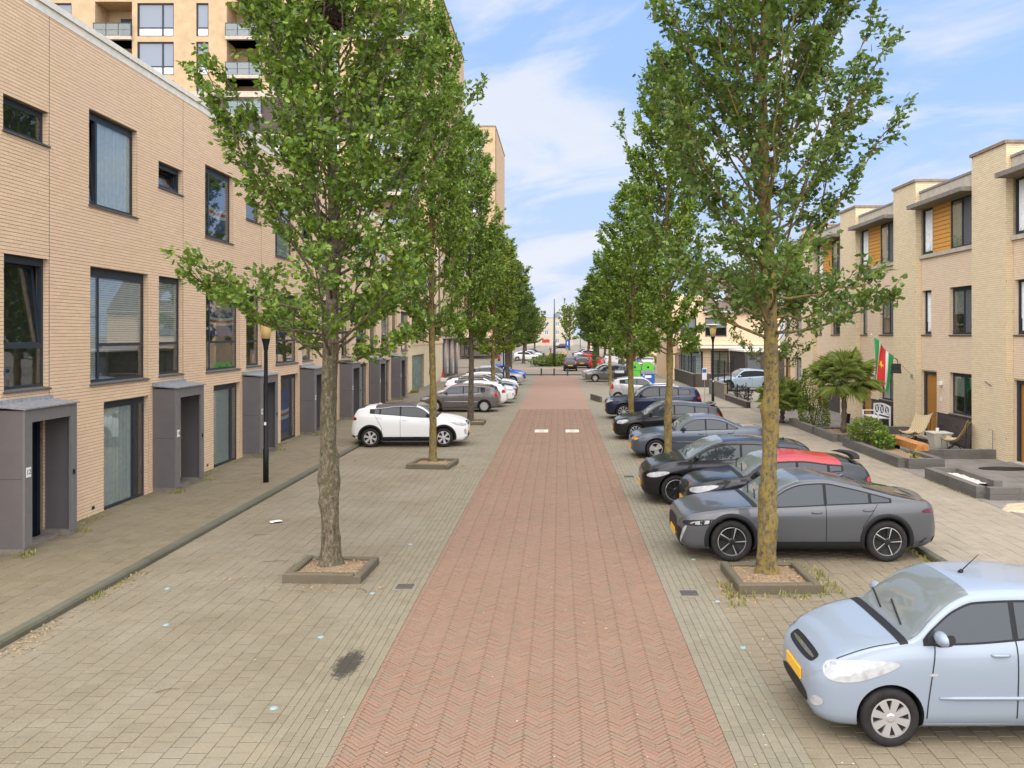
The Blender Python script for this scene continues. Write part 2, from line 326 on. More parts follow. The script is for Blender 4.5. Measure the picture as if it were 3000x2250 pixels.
# ------------------------------------------------------------------ helpers
def tag(o, label=None, cat=None, group=None, kind=None):
    for k, v in (('label', label), ('category', cat), ('group', group), ('kind', kind)):
        if v: o[k] = v
    return o
def empty(name, loc=(0, 0, 0), rz=0, parent=None):
    o = bpy.data.objects.new(name, None); COL.objects.link(o); o.location = loc; o.rotation_euler = (0, 0, rz)
    o.empty_display_size = 0.2
    if parent: o.parent = parent
    return o
def link(name, me, parent=None, loc=None, rz=None):
    o = bpy.data.objects.new(name, me); COL.objects.link(o)
    if parent: o.parent = parent
    if loc is not None: o.location = loc
    if rz is not None: o.rotation_euler = (0, 0, rz)
    return o
KIDS = {}
def copy_tree(o, parent=None):
    c = o.copy(); COL.objects.link(c); c.parent = parent
    for ch in o.children: copy_tree(ch, c)
    return c
class MB:
    def __init__(s): s.v = []; s.f = []; s.m = []
    def add(s, vs, fs, mi=0):
        k = len(s.v); s.v.extend(vs); s.f.extend([tuple(i+k for i in f) for f in fs]); s.m.extend([mi]*len(fs)); return s
    def box(s, x0, x1, y0, y1, z0, z1, mi=0):
        return s.add([(x0, y0, z0), (x1, y0, z0), (x1, y1, z0), (x0, y1, z0), (x0, y0, z1), (x1, y0, z1), (x1, y1, z1), (x0, y1, z1)],
              [(3, 2, 1, 0), (4, 5, 6, 7), (0, 1, 5, 4), (1, 2, 6, 5), (2, 3, 7, 6), (3, 0, 4, 7)], mi)
    def fbox(s, F, u0, u1, v0, v1, w0, w1, mi=0):
        """box in facade coordinates mapped by F(u, v, w)"""
        p = [F(u, v, w_) for w_ in (w0, w1) for (u, v) in ((u0, v0), (u1, v0), (u1, v1), (u0, v1))]
        return s.add(p, [(3, 2, 1, 0), (4, 5, 6, 7), (0, 1, 5, 4), (1, 2, 6, 5), (2, 3, 7, 6), (3, 0, 4, 7)], mi)
    def tube(s, pts, rad, n=8, mi=0, cap=True):
        pts = [Vector(p) for p in pts]; rad = rad if hasattr(rad, '__len__') else [rad]*len(pts)
        k = len(s.v); d0 = None; vs = []
        for i, p in enumerate(pts):
            d = (pts[min(i+1, len(pts)-1)] - pts[max(i-1, 0)]).normalized()
            a = d.orthogonal().normalized() if d0 is None else (d0 - d*d0.dot(d)).normalized()
            d0 = a; b = d.cross(a)
            for j in range(n):
                t_ = 2*math.pi*j/n; vs.append(tuple(p + (a*math.cos(t_) + b*math.sin(t_))*rad[i]))
        fs = [(i*n+j, i*n+(j+1) % n, (i+1)*n+(j+1) % n, (i+1)*n+j) for i in range(len(pts)-1) for j in range(n)]
        if cap: fs += [tuple(range(n))[::-1], tuple((len(pts)-1)*n+j for j in range(n))]
        return s.add(vs, fs, mi)
    def lathe(s, prof, n=20, c=(0, 0, 0), mi=0, axis='z'):
        vs = []
        for r, h in prof:
            for j in range(n):
                a = 2*math.pi*j/n; x, y = r*math.cos(a), r*math.sin(a)
                vs.append((c[0]+x, c[1]+y, c[2]+h) if axis == 'z' else (c[0]+x, c[1]+h, c[2]+y))
        fs = [(i*n+j, i*n+(j+1) % n, (i+1)*n+(j+1) % n, (i+1)*n+j) for i in range(len(prof)-1) for j in range(n)]
        fs += [tuple(range(n))[::-1], tuple((len(prof)-1)*n+j for j in range(n))]
        return s.add(vs, fs, mi)
    def prism(s, poly, h0, h1, F=None, mi=0):
        """poly of (u, v) extruded from h0 to h1; F maps (u, v, h)"""
        F = F or (lambda u, v, h: (u, v, h)); n = len(poly)
        vs = [F(u, v, h0) for u, v in poly] + [F(u, v, h1) for u, v in poly]
        return s.add(vs, [tuple(range(n))[::-1], tuple(range(n, 2*n))] + [(i, (i+1) % n, n+(i+1) % n, n+i) for i in range(n)], mi)
    def mesh(s, name, mats, smooth=False):
        me = bpy.data.meshes.new(name); me.from_pydata(s.v, [], s.f)
        for m in ([mats] if isinstance(mats, str) else mats): me.materials.append(MT[m])
        if any(s.m): me.polygons.foreach_set('material_index', s.m)
        if smooth: me.polygons.foreach_set('use_smooth', [True]*len(me.polygons))
        me.update(); return me
    def build(s, name, mats, parent=None, smooth=False, loc=None, rz=None):
        return link(name, s.mesh(name, mats, smooth), parent, loc, rz)
def npmesh(name, V, F, mat, smooth=False):
    """V (n,3) array, F (m,k) array"""
    me = bpy.data.meshes.new(name); V = np.asarray(V, np.float32); F = np.asarray(F, np.int32); m, k = F.shape
    me.vertices.add(len(V)); me.vertices.foreach_set('co', V.ravel())
    me.loops.add(m*k); me.loops.foreach_set('vertex_index', F.ravel())
    me.polygons.add(m); me.polygons.foreach_set('loop_start', np.arange(m)*k)
    me.polygons.foreach_set('loop_total', np.full(m, k))
    me.materials.append(MT[mat])
    if smooth: me.polygons.foreach_set('use_smooth', np.ones(m, bool))
    me.update(calc_edges=True); return me
def structure(o): o['kind'] = 'structure'; return o
# ------------------------------------------------------------------ ground, road, paving
def sheet(name, x0, x1, y0, y1, z, mat):
    o = link(name, npmesh(name, [(x0, y0, z), (x1, y0, z), (x1, y1, z), (x0, y1, z)], [(0, 1, 2, 3)], mat))
    return structure(o)
sheet('ground', -900, 900, -300, 1500, -0.07, 'asphalt_far')

def clip(poly, axis, lim, keep_less):
    out = []
    for i, p in enumerate(poly):
        q = poly[(i+1) % len(poly)]
        a = (p[axis] <= lim) if keep_less else (p[axis] >= lim); b = (q[axis] <= lim) if keep_less else (q[axis] >= lim)
        if a: out.append(p)
        if a != b:
            t_ = (lim-p[axis])/(q[axis]-p[axis]); out.append((p[0]+t_*(q[0]-p[0]), p[1]+t_*(q[1]-p[1])))
    return out
def piece_geo(poly, z, bev=0.004, deep=0.03):
    n = len(poly); cx = sum(p[0] for p in poly)/n; cy = sum(p[1] for p in poly)/n
    def ins(p, k):
        dx, dy = p[0]-cx, p[1]-cy; l = math.hypot(dx, dy) or 1; s_ = max(0, 1-k*1.4/l); return cx+dx*s_, cy+dy*s_
    tz = [random.uniform(-0.0012, 0.0012) for _ in poly]; dz = random.uniform(-0.003, 0.003)
    top = [(*ins(p, bev), z+dz+t_) for p, t_ in zip(poly, tz)]
    edge = [(p[0], p[1], z+dz+t_-bev) for p, t_ in zip(poly, tz)]
    low = [(p[0], p[1], z-deep) for p in poly]
    f = [tuple(range(n))] + [(n+i, n+(i+1) % n, (i+1) % n, i) for i in range(n)] + [(2*n+i, 2*n+(i+1) % n, n+(i+1) % n, n+i) for i in range(n)]
    return top+edge+low, f
def seen(x, y):
    return y > 8.0 and -0.672*y < x < 0.56*y
def pave(parent, rects, z, mat, pname, nobj, xlim=None, joint=0.0085, jl=None):
    jl = jl or joint
    """rects: (cx, cy, length, width, angle). The nearest whole ones in view become pieces of their own, the rest one mesh"""
    far = MB(); cand = []
    for (cx, cy, l, w_, a) in rects:
        c, s_ = math.cos(a), math.sin(a); h, k = l/2-jl/2, w_/2-joint/2
        poly = [(cx+u*c-v*s_, cy+u*s_+v*c) for u, v in ((-h, -k), (h, -k), (h, k), (-h, k))]
        whole = True
        if xlim:
            for lim, less in ((xlim[0], False), (xlim[1], True)):
                p2 = clip(poly, 0, lim, less)
                if p2 != poly: whole = False
                poly = p2
            if len(poly) < 3: continue
        if whole and seen(cx, cy): cand.append((cx*cx*0.3+cy*cy, cx, cy, l, w_, a, poly))
        else: far.add(*piece_geo(poly, z))
    cand.sort(); protos = {}
    for i, (d, cx, cy, l, w_, a, poly) in enumerate(cand):
        if i < nobj:
            key = (round(l, 3), round(w_, 3), random.randrange(4))
            if key not in protos:
                h, k = l/2-jl/2, w_/2-joint/2
                vs, fs = piece_geo([(-h, -k), (h, -k), (h, k), (-h, k)], 0)
                protos[key] = MB().add(vs, fs).mesh(pname, mat)
            link(pname, protos[key], parent, (cx, cy, z), a)
        else: far.add(*piece_geo(poly, z))
    if far.v:
        o = far.build(pname, mat, parent); o['kind'] = 'stuff'
ROAD0, ROAD1, YN, YF = -2.2, 1.68, 6.0, 84.0
# red herringbone carriageway
road = sheet('road', ROAD0, ROAD1, YN, YF, -0.012, 'bed_red')
nb, lb = 4, 0.208; u = lb/nb; rects = []
Yr = 46.0; ext = int((Yr+8)/u)
c45 = math.sqrt(0.5)
for i in range(-ext, ext):
    for j in range(-ext, ext):
        m_ = (i-j) % (2*nb)
        if m_ == 0: a, b, ang = (i+nb/2)*u, (j+0.5)*u, 0.0
        elif m_ == 2*nb-1: a, b, ang = (i+0.5)*u, (j+nb/2)*u, math.pi/2
        else: continue
        x = (a-b)*c45 - 0.2; y = (a+b)*c45
        if ROAD0-0.1 < x < ROAD1+0.1 and YN < y < Yr: rects.append((x, y, lb, u, ang+math.pi/4))
pave(road, rects, 0.0, 'road_brick', 'brick', 300, (ROAD0+0.003, ROAD1-0.003), 0.0065)
# beyond the pieces one can tell apart the carriageway is one surface
t = NT('road_surface'); bt = t.n('ShaderNodeTexBrick'); mp = t.n('ShaderNodeMapping'); mp.inputs['Rotation'].default_value = (0, 0, R(45))
t.l(t.pos(), mp.inputs[0]); t.l(mp.outputs[0], bt.inputs['Vector'])
bt.inputs['Color1'].default_value = (0.232, 0.138, 0.092, 1); bt.inputs['Color2'].default_value = (0.245, 0.145, 0.098, 1); bt.inputs['Mortar'].default_value = (0.22, 0.13, 0.09, 1)
bt.inputs['Scale'].default_value = 5; bt.inputs['Mortar Size'].default_value = 0.02; bt.inputs['Row Height'].default_value = 0.26; bt.inputs['Brick Width'].default_value = 1.0
t.set(Base_Color=t.mix(0.4, bt.outputs[0], t.ramp(t.noise(0.7, 6), [(0.35, (0.23, 0.145, 0.10)), (0.7, (0.28, 0.18, 0.125))])), Roughness=0.9)
sheet('road_beyond', ROAD0, ROAD1, Yr, YF, -0.001, 'road_surface')
def tile_surface(name, cols, mortar, sx, rot=0):
    t = NT(name); bt = t.n('ShaderNodeTexBrick'); mp = t.n('ShaderNodeMapping'); mp.inputs['Rotation'].default_value = (0, 0, R(90+rot))
    t.l(t.pos(), mp.inputs[0]); t.l(mp.outputs[0], bt.inputs['Vector'])
    bt.inputs['Color1'].default_value = (*cols[0], 1); bt.inputs['Color2'].default_value = (*cols[1], 1); bt.inputs['Mortar'].default_value = (*mortar, 1)
    bt.inputs['Scale'].default_value = 1/sx; bt.inputs['Mortar Size'].default_value = 0.018; bt.inputs['Row Height'].default_value = 1.0; bt.inputs['Brick Width'].default_value = 1.0
    t.set(Base_Color=t.mix(0.35, bt.outputs[0], t.ramp(t.noise(0.6, 6), [(0.35, tuple(c*0.85 for c in cols[0])), (0.7, tuple(c*1.2 for c in cols[1]))])), Roughness=0.9)
tile_surface('paving_surface', ((0.185, 0.16, 0.112), (0.205, 0.178, 0.125)), (0.12, 0.105, 0.07), 0.21)
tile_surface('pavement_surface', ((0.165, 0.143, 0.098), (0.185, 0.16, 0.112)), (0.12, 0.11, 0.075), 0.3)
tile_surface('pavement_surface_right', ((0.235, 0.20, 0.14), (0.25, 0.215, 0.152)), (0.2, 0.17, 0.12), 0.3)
def columns(x0, x1, y0, y1, tw, tl, jit=0.0):
    """paving in columns running down the street, each column shifted by half a piece"""
    out = []; k = 0; x = x0
    while x < x1-1e-6:
        y = y0 + (tl/2 if k % 2 else 0) + random.uniform(-jit, jit)
        while y < y1: out.append((x+tw/2, y+tl/2, tl, tw, math.pi/2)); y += tl
        x += tw; k += 1
    return out
KL0, KL1, KR0, KR1 = -7.42, -7.26, 6.70, 6.86     # kerbs
GL, GR = -3.0, 2.42                                # edges of the narrow-brick gutters
Yp = 50.0
for nm, x0, x1, mat, tw, tl, n_, par in (
        ('parking_bays_left', KL1, GL, 'paver_grey', 0.213, 0.213, 300, 0.012), ('gutter_strip_left', GL, ROAD0, 'gutter_brick', 0.1, 0.205, 150, 0.02),
        ('gutter_strip_right', ROAD1, GR, 'gutter_tile', 0.1057, 0.205, 150, 0.02), ('parking_bays_right', GR, KR0, 'paver_grey_right', 0.2038, 0.213, 300, 0.012)):
    o = sheet(nm, x0, x1, YN, YF, -0.012, 'bed_sand')
    nn = max(1, round((x1-x0)/tw)); tw = (x1-x0)/nn
    pave(o, columns(x0, x1, YN, Yp, tw, tl, par), 0.0, mat, 'paver', n_, None, *((0.0042, 0.016) if tw > .15 else (0.0035, 0.009)))
    sheet(nm+'_beyond', x0, x1, Yp, YF, -0.001, 'paving_surface')
# pavements, a kerb step higher
PZ = 0.09
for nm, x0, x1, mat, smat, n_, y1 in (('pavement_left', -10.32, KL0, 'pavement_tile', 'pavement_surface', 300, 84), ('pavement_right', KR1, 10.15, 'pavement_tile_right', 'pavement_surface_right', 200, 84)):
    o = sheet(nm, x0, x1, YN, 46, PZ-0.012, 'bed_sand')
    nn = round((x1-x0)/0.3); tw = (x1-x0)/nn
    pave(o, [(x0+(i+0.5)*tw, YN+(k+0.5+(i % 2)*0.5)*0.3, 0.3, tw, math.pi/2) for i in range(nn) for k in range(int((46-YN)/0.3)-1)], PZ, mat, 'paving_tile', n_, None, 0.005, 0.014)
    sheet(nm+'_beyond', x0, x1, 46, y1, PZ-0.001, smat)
for nm, x0, x1, side in (('kerb_left', KL0, KL1, 1), ('kerb_right', KR0, KR1, -1)):
    root = empty(nm, (0, 0, 0)); structure(root)
    y = YN; q = [(0, -0.05), (0.16, -0.05), (0.155, PZ-0.03), (0.13, PZ+0.003), (0, PZ+0.004)]
    if side < 0: q = [(0.16-a, b) for a, b in q][::-1]
    me = MB().prism(q, 0.004, 0.996, lambda u_, v_, h: (u_, h, v_)).mesh('kerb_stone', 'kerb_stone')
    while y < 84: link('kerb_stone', me, root, (x0, y, random.uniform(-0.004, 0.004))); y += 1.0
# cross street with its kerbs and the street going on behind it
sheet('cross_street', -80, 80, 85.0, 102, -0.02, 'paving_surface')
sheet('cross_street_red', -80, 80, 98.2, 101.0, -0.012, 'road_far_red')
sheet('far_street', -6.8, 7.5, 101.6, 330, -0.03, 'paving_surface')
sheet('far_carriageway', -2.4, 1.7, 112, 330, -0.015, 'road_far_red')
kb = empty('kerb_crossing'); structure(kb)
me = MB().box(0, 0.99, 0, 0.18, -0.05, 0.10).mesh('kerb_stone', 'kerb_stone')
for i in range(28): link('kerb_stone', me, kb, (-14+i, 84.3, 0))
sheet('crossing_platform', -14, 14, 84.48, 86.5, 0.02, 'paving_surface')
sheet('far_pavement_left', -60, -6.8, 102, 330, 0.05, 'pavement_surface')
sheet('far_pavement_right', 7.5, 60, 102, 330, 0.05, 'pavement_surface_right')
# front gardens on the right: dark tiled terraces
tr = sheet('terrace', 10.15, 14.25, 15, 46, PZ-0.010, 'bed_sand')
pave(tr, [(10.15+(i+0.5)*0.41, 15+(k+0.5)*0.4, 0.41, 0.4, 0) for i in range(10) for k in range(77)], PZ+0.004, 'terrace_tile', 'paving_tile', 150)
sheet('courtyard', 10.15, 40, 46, 74, PZ-0.02, 'pavement_surface_right')
# ------------------------------------------------------------------ building kit
def wall_faces(mb, F, u0, u1, v0, v1, ops, reveal, mi=0, mr=0):
    us = sorted({u0, u1, *[min(max(o[0], u0), u1) for o in ops], *[min(max(o[1], u0), u1) for o in ops]})
    vs = sorted({v0, v1, *[o[2] for o in ops], *[o[3] for o in ops]})
    us = [a for a in us if u0 <= a <= u1]; vs = [a for a in vs if v0 <= a <= v1]
    for a, b in zip(us, us[1:]):
        for c, d in zip(vs, vs[1:]):
            mu, mv = (a+b)/2, (c+d)/2
            if any(o[0] < mu < o[1] and o[2] < mv < o[3] for o in ops): continue
            mb.add([F(a, c, 0), F(b, c, 0), F(b, d, 0), F(a, d, 0)], [(0, 1, 2, 3)], mi)
    for o in ops:
        a, b, c, d = o[:4]; r_ = reveal
        for p, q in (((a, c), (b, c)), ((b, c), (b, d)), ((b, d), (a, d)), ((a, d), (a, c))):
            mb.add([F(*p, 0.004), F(*q, 0.004), F(*q, -r_), F(*p, -r_)], [(0, 1, 2, 3)], mr)
def brick_rects(u0, u1, v0, v1, ops, course, blen, jh=0.009, jv=0.003, seed=0):
    rnd = random.Random(seed); out = []
    n = int(round((v1-v0)/course)); course = (v1-v0)/n
    for r_ in range(n):
        a, b = v0+r_*course, v0+(r_+1)*course; mid = (a+b)/2
        iv = [(u0, u1)]
        for o in ops:
            if o[2]-course*0.3 < mid < o[3]+course*0.3:
                nx = []
                for p, q in iv:
                    if o[1] <= p or o[0] >= q: nx.append((p, q)); continue
                    if o[0] > p: nx.append((p, o[0]))
                    if o[1] < q: nx.append((o[1], q))
                iv = nx
        off = (r_*0.37 % 1)*blen
        for p, q in iv:
            x = math.floor((p-u0-off)/blen)*blen+u0+off
            while x < q-1e-4:
                s_, e = max(x, p), min(x+blen, q)
                if e-s_ > 0.02: out.append((s_+jv/2, e-jv/2, a+jh/2+rnd.uniform(-.001, .001), b-jh/2, rnd.uniform(-.0015, .0015)))
                x += blen
    return out
def lay_bricks(parent, F, rects, mat, nobj=0, cx=None, depth=0.005):
    """bricks stand a few millimetres proud of the mortar; the nobj closest to cx are pieces of their own"""
    order = sorted(range(len(rects)), key=lambda i: cx(rects[i])) if nobj else []
    single = set(); cnt = 0; proto = {}
    full = max(b-a for a, b, *_ in rects); hh = rects[0][3]-rects[0][2]
    for i in order:
        a, b, c, d, e = rects[i]
        if b-a < full-0.002: continue
        if cnt >= nobj: break
        single.add(i); cnt += 1
        if 'm' not in proto:
            mb = MB(); _brick(mb, F, 0, full, 0, hh, depth); o0 = F(0, 0, 0)
            mb.v = [(x-o0[0], y-o0[1], z-o0[2]) for x, y, z in mb.v]; proto['m'] = mb.mesh('brick', mat)
        p = F(a, c, e); link('brick', proto['m'], parent, p)
    mb = MB()
    for i, (a, b, c, d, e) in enumerate(rects):
        if i not in single: _brick(mb, F, a, b, c, d, depth+e)
    o = mb.build('brick', mat, parent); o['kind'] = 'stuff'; return o
def _brick(mb, F, a, b, c, d, w_):
    e = 0.0015
    p = [F(a, c, 0), F(b, c, 0), F(b, d, 0), F(a, d, 0), F(a+e, c+e, w_), F(b-e, c+e, w_), F(b-e, d-e, w_), F(a+e, d-e, w_)]
    mb.add(p, [(4, 5, 6, 7), (0, 1, 5, 4), (1, 2, 6, 5), (2, 3, 7, 6), (3, 0, 4, 7)])
def lay_reveal(mb, F, o, course, reveal):
    """brick courses on the two jambs of an opening"""
    a, b, c, d = o[:4]; n = max(1, round((d-c)/course)); h = (d-c)/n
    for k in range(n):
        z0, z1 = c+k*h+0.004, c+(k+1)*h-0.004
        for (x0, x1) in ((a-0.006, a+0.005), (b-0.005, b+0.006)):
            mb.fbox(F, x0, x1, z0, z1, -reveal+0.1, -0.002)
def window(parent, F, o, recess=0.16, mull=(), trans=(), fr=0.07, sill='sill_grey', frame='frame_navy', glass='window_glass', head=0.0,
           tilt=None, cover=None, sillw=0.10, panelfill=None, name='window'):
    """o=(u0,u1,v0,v1); mull/trans are positions of posts and rails; cells get panes. cover: list of (cell, kind)"""
    a, b, c, d = o[:4]; mb = MB(); w0, w1 = -recess-0.09, -recess
    mb.fbox(F, a, a+fr, c, d, w0, w1); mb.fbox(F, b-fr, b, c, d, w0, w1)
    mb.fbox(F, a+fr, b-fr, c, c+fr, w0, w1); mb.fbox(F, a+fr, b-fr, d-fr-head, d, w0, w1)
    us = [a+fr]+[x for m in mull for x in (m-fr/2, m+fr/2)]+[b-fr]
    for m in mull: mb.fbox(F, m-fr/2, m+fr/2, c+fr, d-fr-head, w0, w1)
    cells = []
    for k in range(0, len(us), 2):
        x0, x1 = us[k], us[k+1]
        tr_ = [t_ for t_ in trans if len(t_) < 2 or t_[1] == k//2]
        vs = [c+fr]+[y for t_ in tr_ for y in (t_[0]-fr/2, t_[0]+fr/2)]+[d-fr-head]
        for t_ in tr_: mb.fbox(F, x0, x1, t_[0]-fr/2, t_[0]+fr/2, w0, w1+0.01)
        for q in range(0, len(vs), 2): cells.append((x0, x1, vs[q], vs[q+1]))
    win = mb.build(name, frame, parent)
    for i, (x0, x1, y0, y1) in enumerate(cells):
        if panelfill and i in panelfill:
            MB().fbox(F, x0, x1, y0, y1, w0+0.03, w0+0.06).build('panel', panelfill[i], win); continue
        pm = MB()
        if tilt and i in tilt:                       # a sash tipped inwards at the top, with its own slim frame
            dw = -0.14; s_ = 0.05
            def T(uu, vv, ww, y0=y0, y1=y1): return F(uu, vv, ww+dw*(vv-y0)/(y1-y0))
            fm = MB()
            fm.fbox(T, x0, x0+s_, y0, y1, w0+0.02, w0+0.07); fm.fbox(T, x1-s_, x1, y0, y1, w0+0.02, w0+0.07)
            fm.fbox(T, x0+s_, x1-s_, y0, y0+s_, w0+0.02, w0+0.07); fm.fbox(T, x0+s_, x1-s_, y1-s_, y1, w0+0.02, w0+0.07)
            fm.build('sash', frame, win)
            pm.fbox(T, x0+s_, x1-s_, y0+s_, y1-s_, w0+0.03, w0+0.045)
        else: pm.fbox(F, x0, x1, y0, y1, w0+0.072, w0+0.082)
        pm.build('pane', glass, win)
    for ci, kind in (cover or []):
        x0, x1, y0, y1 = cells[ci]; cm = MB(); wb = w0+0.035
        if kind == 'blind':
            y = y0+0.01
            while y < y1-0.02: cm.fbox(F, x0+0.01, x1-0.01, y, y+0.042, wb, wb+0.012); y += 0.052
            cm.build('blind', 'blind_slat', win)['kind'] = 'stuff'
        elif kind.startswith('curtain'):
            n = max(4, int((x1-x0)/0.05)); pts = []
            for k in range(n+1): pts.append((x0+(x1-x0)*k/n, wb+0.015*math.sin(k*1.9)+0.008*math.sin(k*0.7)))
            for p, q in zip(pts, pts[1:]): cm.add([F(p[0], y0, p[1]), F(q[0], y0, q[1]), F(q[0], y1, q[1]), F(p[0], y1, p[1])], [(0, 1, 2, 3)])
            cm.build('curtain', 'curtain_beige' if kind.endswith('b') else 'curtain', win)
        elif kind == 'half':
            cm.fbox(F, x0, x1, y0+(y1-y0)*0.45, y1, wb, wb+0.01); cm.build('roller_blind', 'off_white', win)
        elif kind == 'flag':                          # a flag pinned behind the glass: bands, stripe and a ring of stars
            hgt = y1-y0; wi = x1-x0
            for p0, p1, mt in ((0, .30, 'flag_blue'), (.30, .37, 'flag_white'), (.37, .44, 'flag_red'), (.44, .51, 'flag_white'), (.51, .95, 'flag_blue')):
                sg = MB()
                for k in range(8):
                    def P(kk, pp): 
                        sag = 0.05*math.sin(math.pi*kk/8)
                        return F(x0+0.03+(wi-0.06)*kk/8, y0+hgt*(0.12+0.75*pp)-sag, wb+0.02*math.sin(kk*1.3))
                    sg.add([P(k, p0), P(k+1, p0), P(k+1, p1), P(k, p1)], [(0, 1, 2, 3)])
                sg.build('flag_band', mt, win)
            for k in range(10):
                an = 2*math.pi*k/10; cu, cv = x0+wi*0.42+0.16*math.cos(an), y0+hgt*0.42+0.16*math.sin(an)
                MB().fbox(F, cu-0.02, cu+0.02, cv-0.02, cv+0.02, wb+0.022, wb+0.026).build('star', 'flag_yellow', win)
    if sill:
        MB().prism([(-recess-0.02, c-0.005), (-recess-0.02, c+0.02), (0.045, c-0.02), (0.045, c-0.05), (0.0055, c-0.05), (0.0055, c-0.03), (-recess+.05, c-0.02)], a-0.03, b+0.03,
                   lambda p_, v_, h: F(h, v_, p_)).build('sill', sill, win)
    return win
def text_mesh(body, size, mat):
    cu = bpy.data.curves.new('txt', 'FONT'); cu.body = body; cu.size = size; cu.align_x = 'CENTER'; cu.align_y = 'CENTER'; cu.extrude = 0.001
    o = bpy.data.objects.new('txt', cu); COL.objects.link(o)
    me = bpy.data.meshes.new_from_object(o.evaluated_get(bpy.context.evaluated_depsgraph_get())); bpy.data.objects.remove(o)
    me.materials.clear(); me.materials.append(MT[mat]); return me

# ------------------------------------------------------------------ left terrace: numbers 12 to 24
LX, LP, LH = -10.3, 6.05, 10.70
ordinal = ['nearest', 'second', 'third', 'fourth', 'fifth', 'sixth', 'farthest']
def left_house(k):
    y0 = 15.2+k*LP; num = 12+2*k
    root = empty('terraced_house', (LX, y0, 0))
    tag(root, ('peach brick terraced house with the large blinds and nearest grey door box', 'peach brick terraced house with blue flags hung in two windows')[k] if k < 2 else f'peach brick terraced house, {ordinal[k]} from the camera in the left row', 'house', 'peach brick terraced houses on the left')
    F = lambda u_, v_, w_: (w_, u_, v_)
    lo = -2.6 if k == 0 else 0.0
    ops = [(.40, 1.78, 7.90, 8.55), (3.25, 5.35, 6.95, 9.03), (.42, 1.80, 3.03, 5.60), (3.30, 5.90, 3.0, 5.58), (3.85, 5.92, 0.06, 2.55), (.42, 1.60, 0.05, 2.45)]
    wm = MB(); wall_faces(wm, F, lo, LP, 0, LH, ops, 0.26)
    # the body behind the front: roof, back and end walls, floors
    wm.box(-9, -8.8, lo, LP, 0, LH); wm.box(-8.8, -0.28, lo, LP, LH-0.25, LH-0.15)
    wm.box(-8.8, -0.30, LP-0.1, LP-0.02, 0, LH-0.26)
    if k == 0: wm.box(-8.8, -0.01, lo, lo+0.15, 0, LH-0.01)
    for z in (2.75, 6.0): wm.box(-8.8, -0.35, lo+.16, LP-0.12, z, z+0.12)
    wm.build('wall', 'mortar_peach', root)
    MB().fbox(F, 1.803, 1.812, 0.05, LH-0.03, 0.002, 0.0075).build('movement_joint', 'mortar_dark', root)
    rects = brick_rects(lo, LP-0.006, 0.02, LH-0.03, ops, 0.0705, 0.29, seed=k)
    lay_bricks(root, F, rects, 'brick_peach', 300 if k < 2 else 0, lambda r_: (r_[0]-2.0)**2*0.6+(r_[2]-4.0)**2)
    rv = MB()
    for o in ops[:5]: lay_reveal(rv, F, o, 0.0705, 0.26)
    rv.build('reveal_brick', 'brick_peach', root)['kind'] = 'stuff'
    MB().prism([(-0.42, LH-0.2), (-0.42, LH+0.06), (0.05, LH+0.11), (0.05, LH-0.02), (0.015, LH-0.02), (0.015, LH-0.2)], lo, LP-0.004, lambda p_, v_, h: (p_, h, v_)).build('coping', 'coping_white', root)
    flag1 = k == 1; flag2 = k in (1, 2)
    cov = {0: [(0, 'curtain')]}
    window(root, F, ops[0], 0.11, head=0.06, tilt={0} if k % 2 else None)
    window(root, F, ops[1], 0.11, mull=(3.74,), head=0.10, tilt={0} if k == 0 else None, cover=[(1, 'flag')] if flag1 else ([(1, 'curtain')] if k % 3 == 0 else [(1, 'blind')]))
    window(root, F, ops[2], 0.11, trans=((3.85,),), head=0.08, tilt={1} if k == 0 else None, cover=[(1, 'blind')] if k in (1, 4) else None)
    window(root, F, ops[3], 0.11, mull=(3.82,), trans=((3.85, 1),), head=0.14, cover=[(0, 'blind'), (2, 'blind')] if k in (0, 4) else ([(2, 'flag')] if flag2 else [(2, 'curtain')] if k != 3 else None))
    window(root, F, ops[4], 0.11, mull=(5.42,), head=0.10, sill=None, cover=[(0, 'curtain')] if k in (0, 4) else [(0, 'blind')] if k == 1 else [(0, 'flag')] if k == 2 else [(0, 'curtain_b')], name='window')
    # grey door box
    p = empty('door_box', (0, 0, 0), parent=root); pw0, pw1, pd, ph = 0.08, 1.72, 0.60, 2.70
    bx = MB()
    bx.box(0.004, pd, pw0, pw0+0.05, 0.20, ph); bx.box(0.004, pd, pw1-0.05, pw1, 0.20, ph)
    bx.box(0.004, pd-0.002, pw0+0.05, pw1-0.05, ph-0.05, ph-0.002)
    bx.build('box_panel', 'portal_panel', p)
    fr = MB(); fr.box(pd-0.03, pd+0.012, pw0-0.005, pw0+0.21, 0.205, ph+0.004); fr.box(pd-0.03, pd+0.012, pw1-0.20, pw1+0.005, 0.205, ph+0.004)
    fr.box(pd-0.03, pd+0.010, pw0+0.21, pw1-0.20, 2.47, ph+0.002); fr.build('box_front', 'portal_trim', p)
    MB().prism([(0.0, ph+0.17), (0.0, ph+0.07), (pd+0.05, ph+0.012), (pd+0.05, ph+0.04), (0.12, ph+0.10), (0.10, ph+0.17)], pw0-0.05, pw1+0.05, lambda a_, v_, h: (a_, h, v_)).build('box_roof', 'lead', p)
    bs = MB(); bs.box(0.004, pd-0.01, pw0+0.01, pw0+0.20, 0.05, 0.205); bs.box(0.004, pd-0.01, pw1-0.19, pw1-0.01, 0.05, 0.205); bs.build('box_base', 'concrete_dark', p)
    d = MB(); d.fbox(F, .42, 1.60, 0.10, 2.45, -0.16, -0.10)
    d.fbox(F, .42, .52, .10, 2.45, -0.10, -0.05); d.fbox(F, 1.50, 1.60, .10, 2.45, -0.10, -0.05); d.fbox(F, .98, 1.04, .15, 2.35, -0.10, -0.085)
    dr = d.build('door', 'door_navy', root)
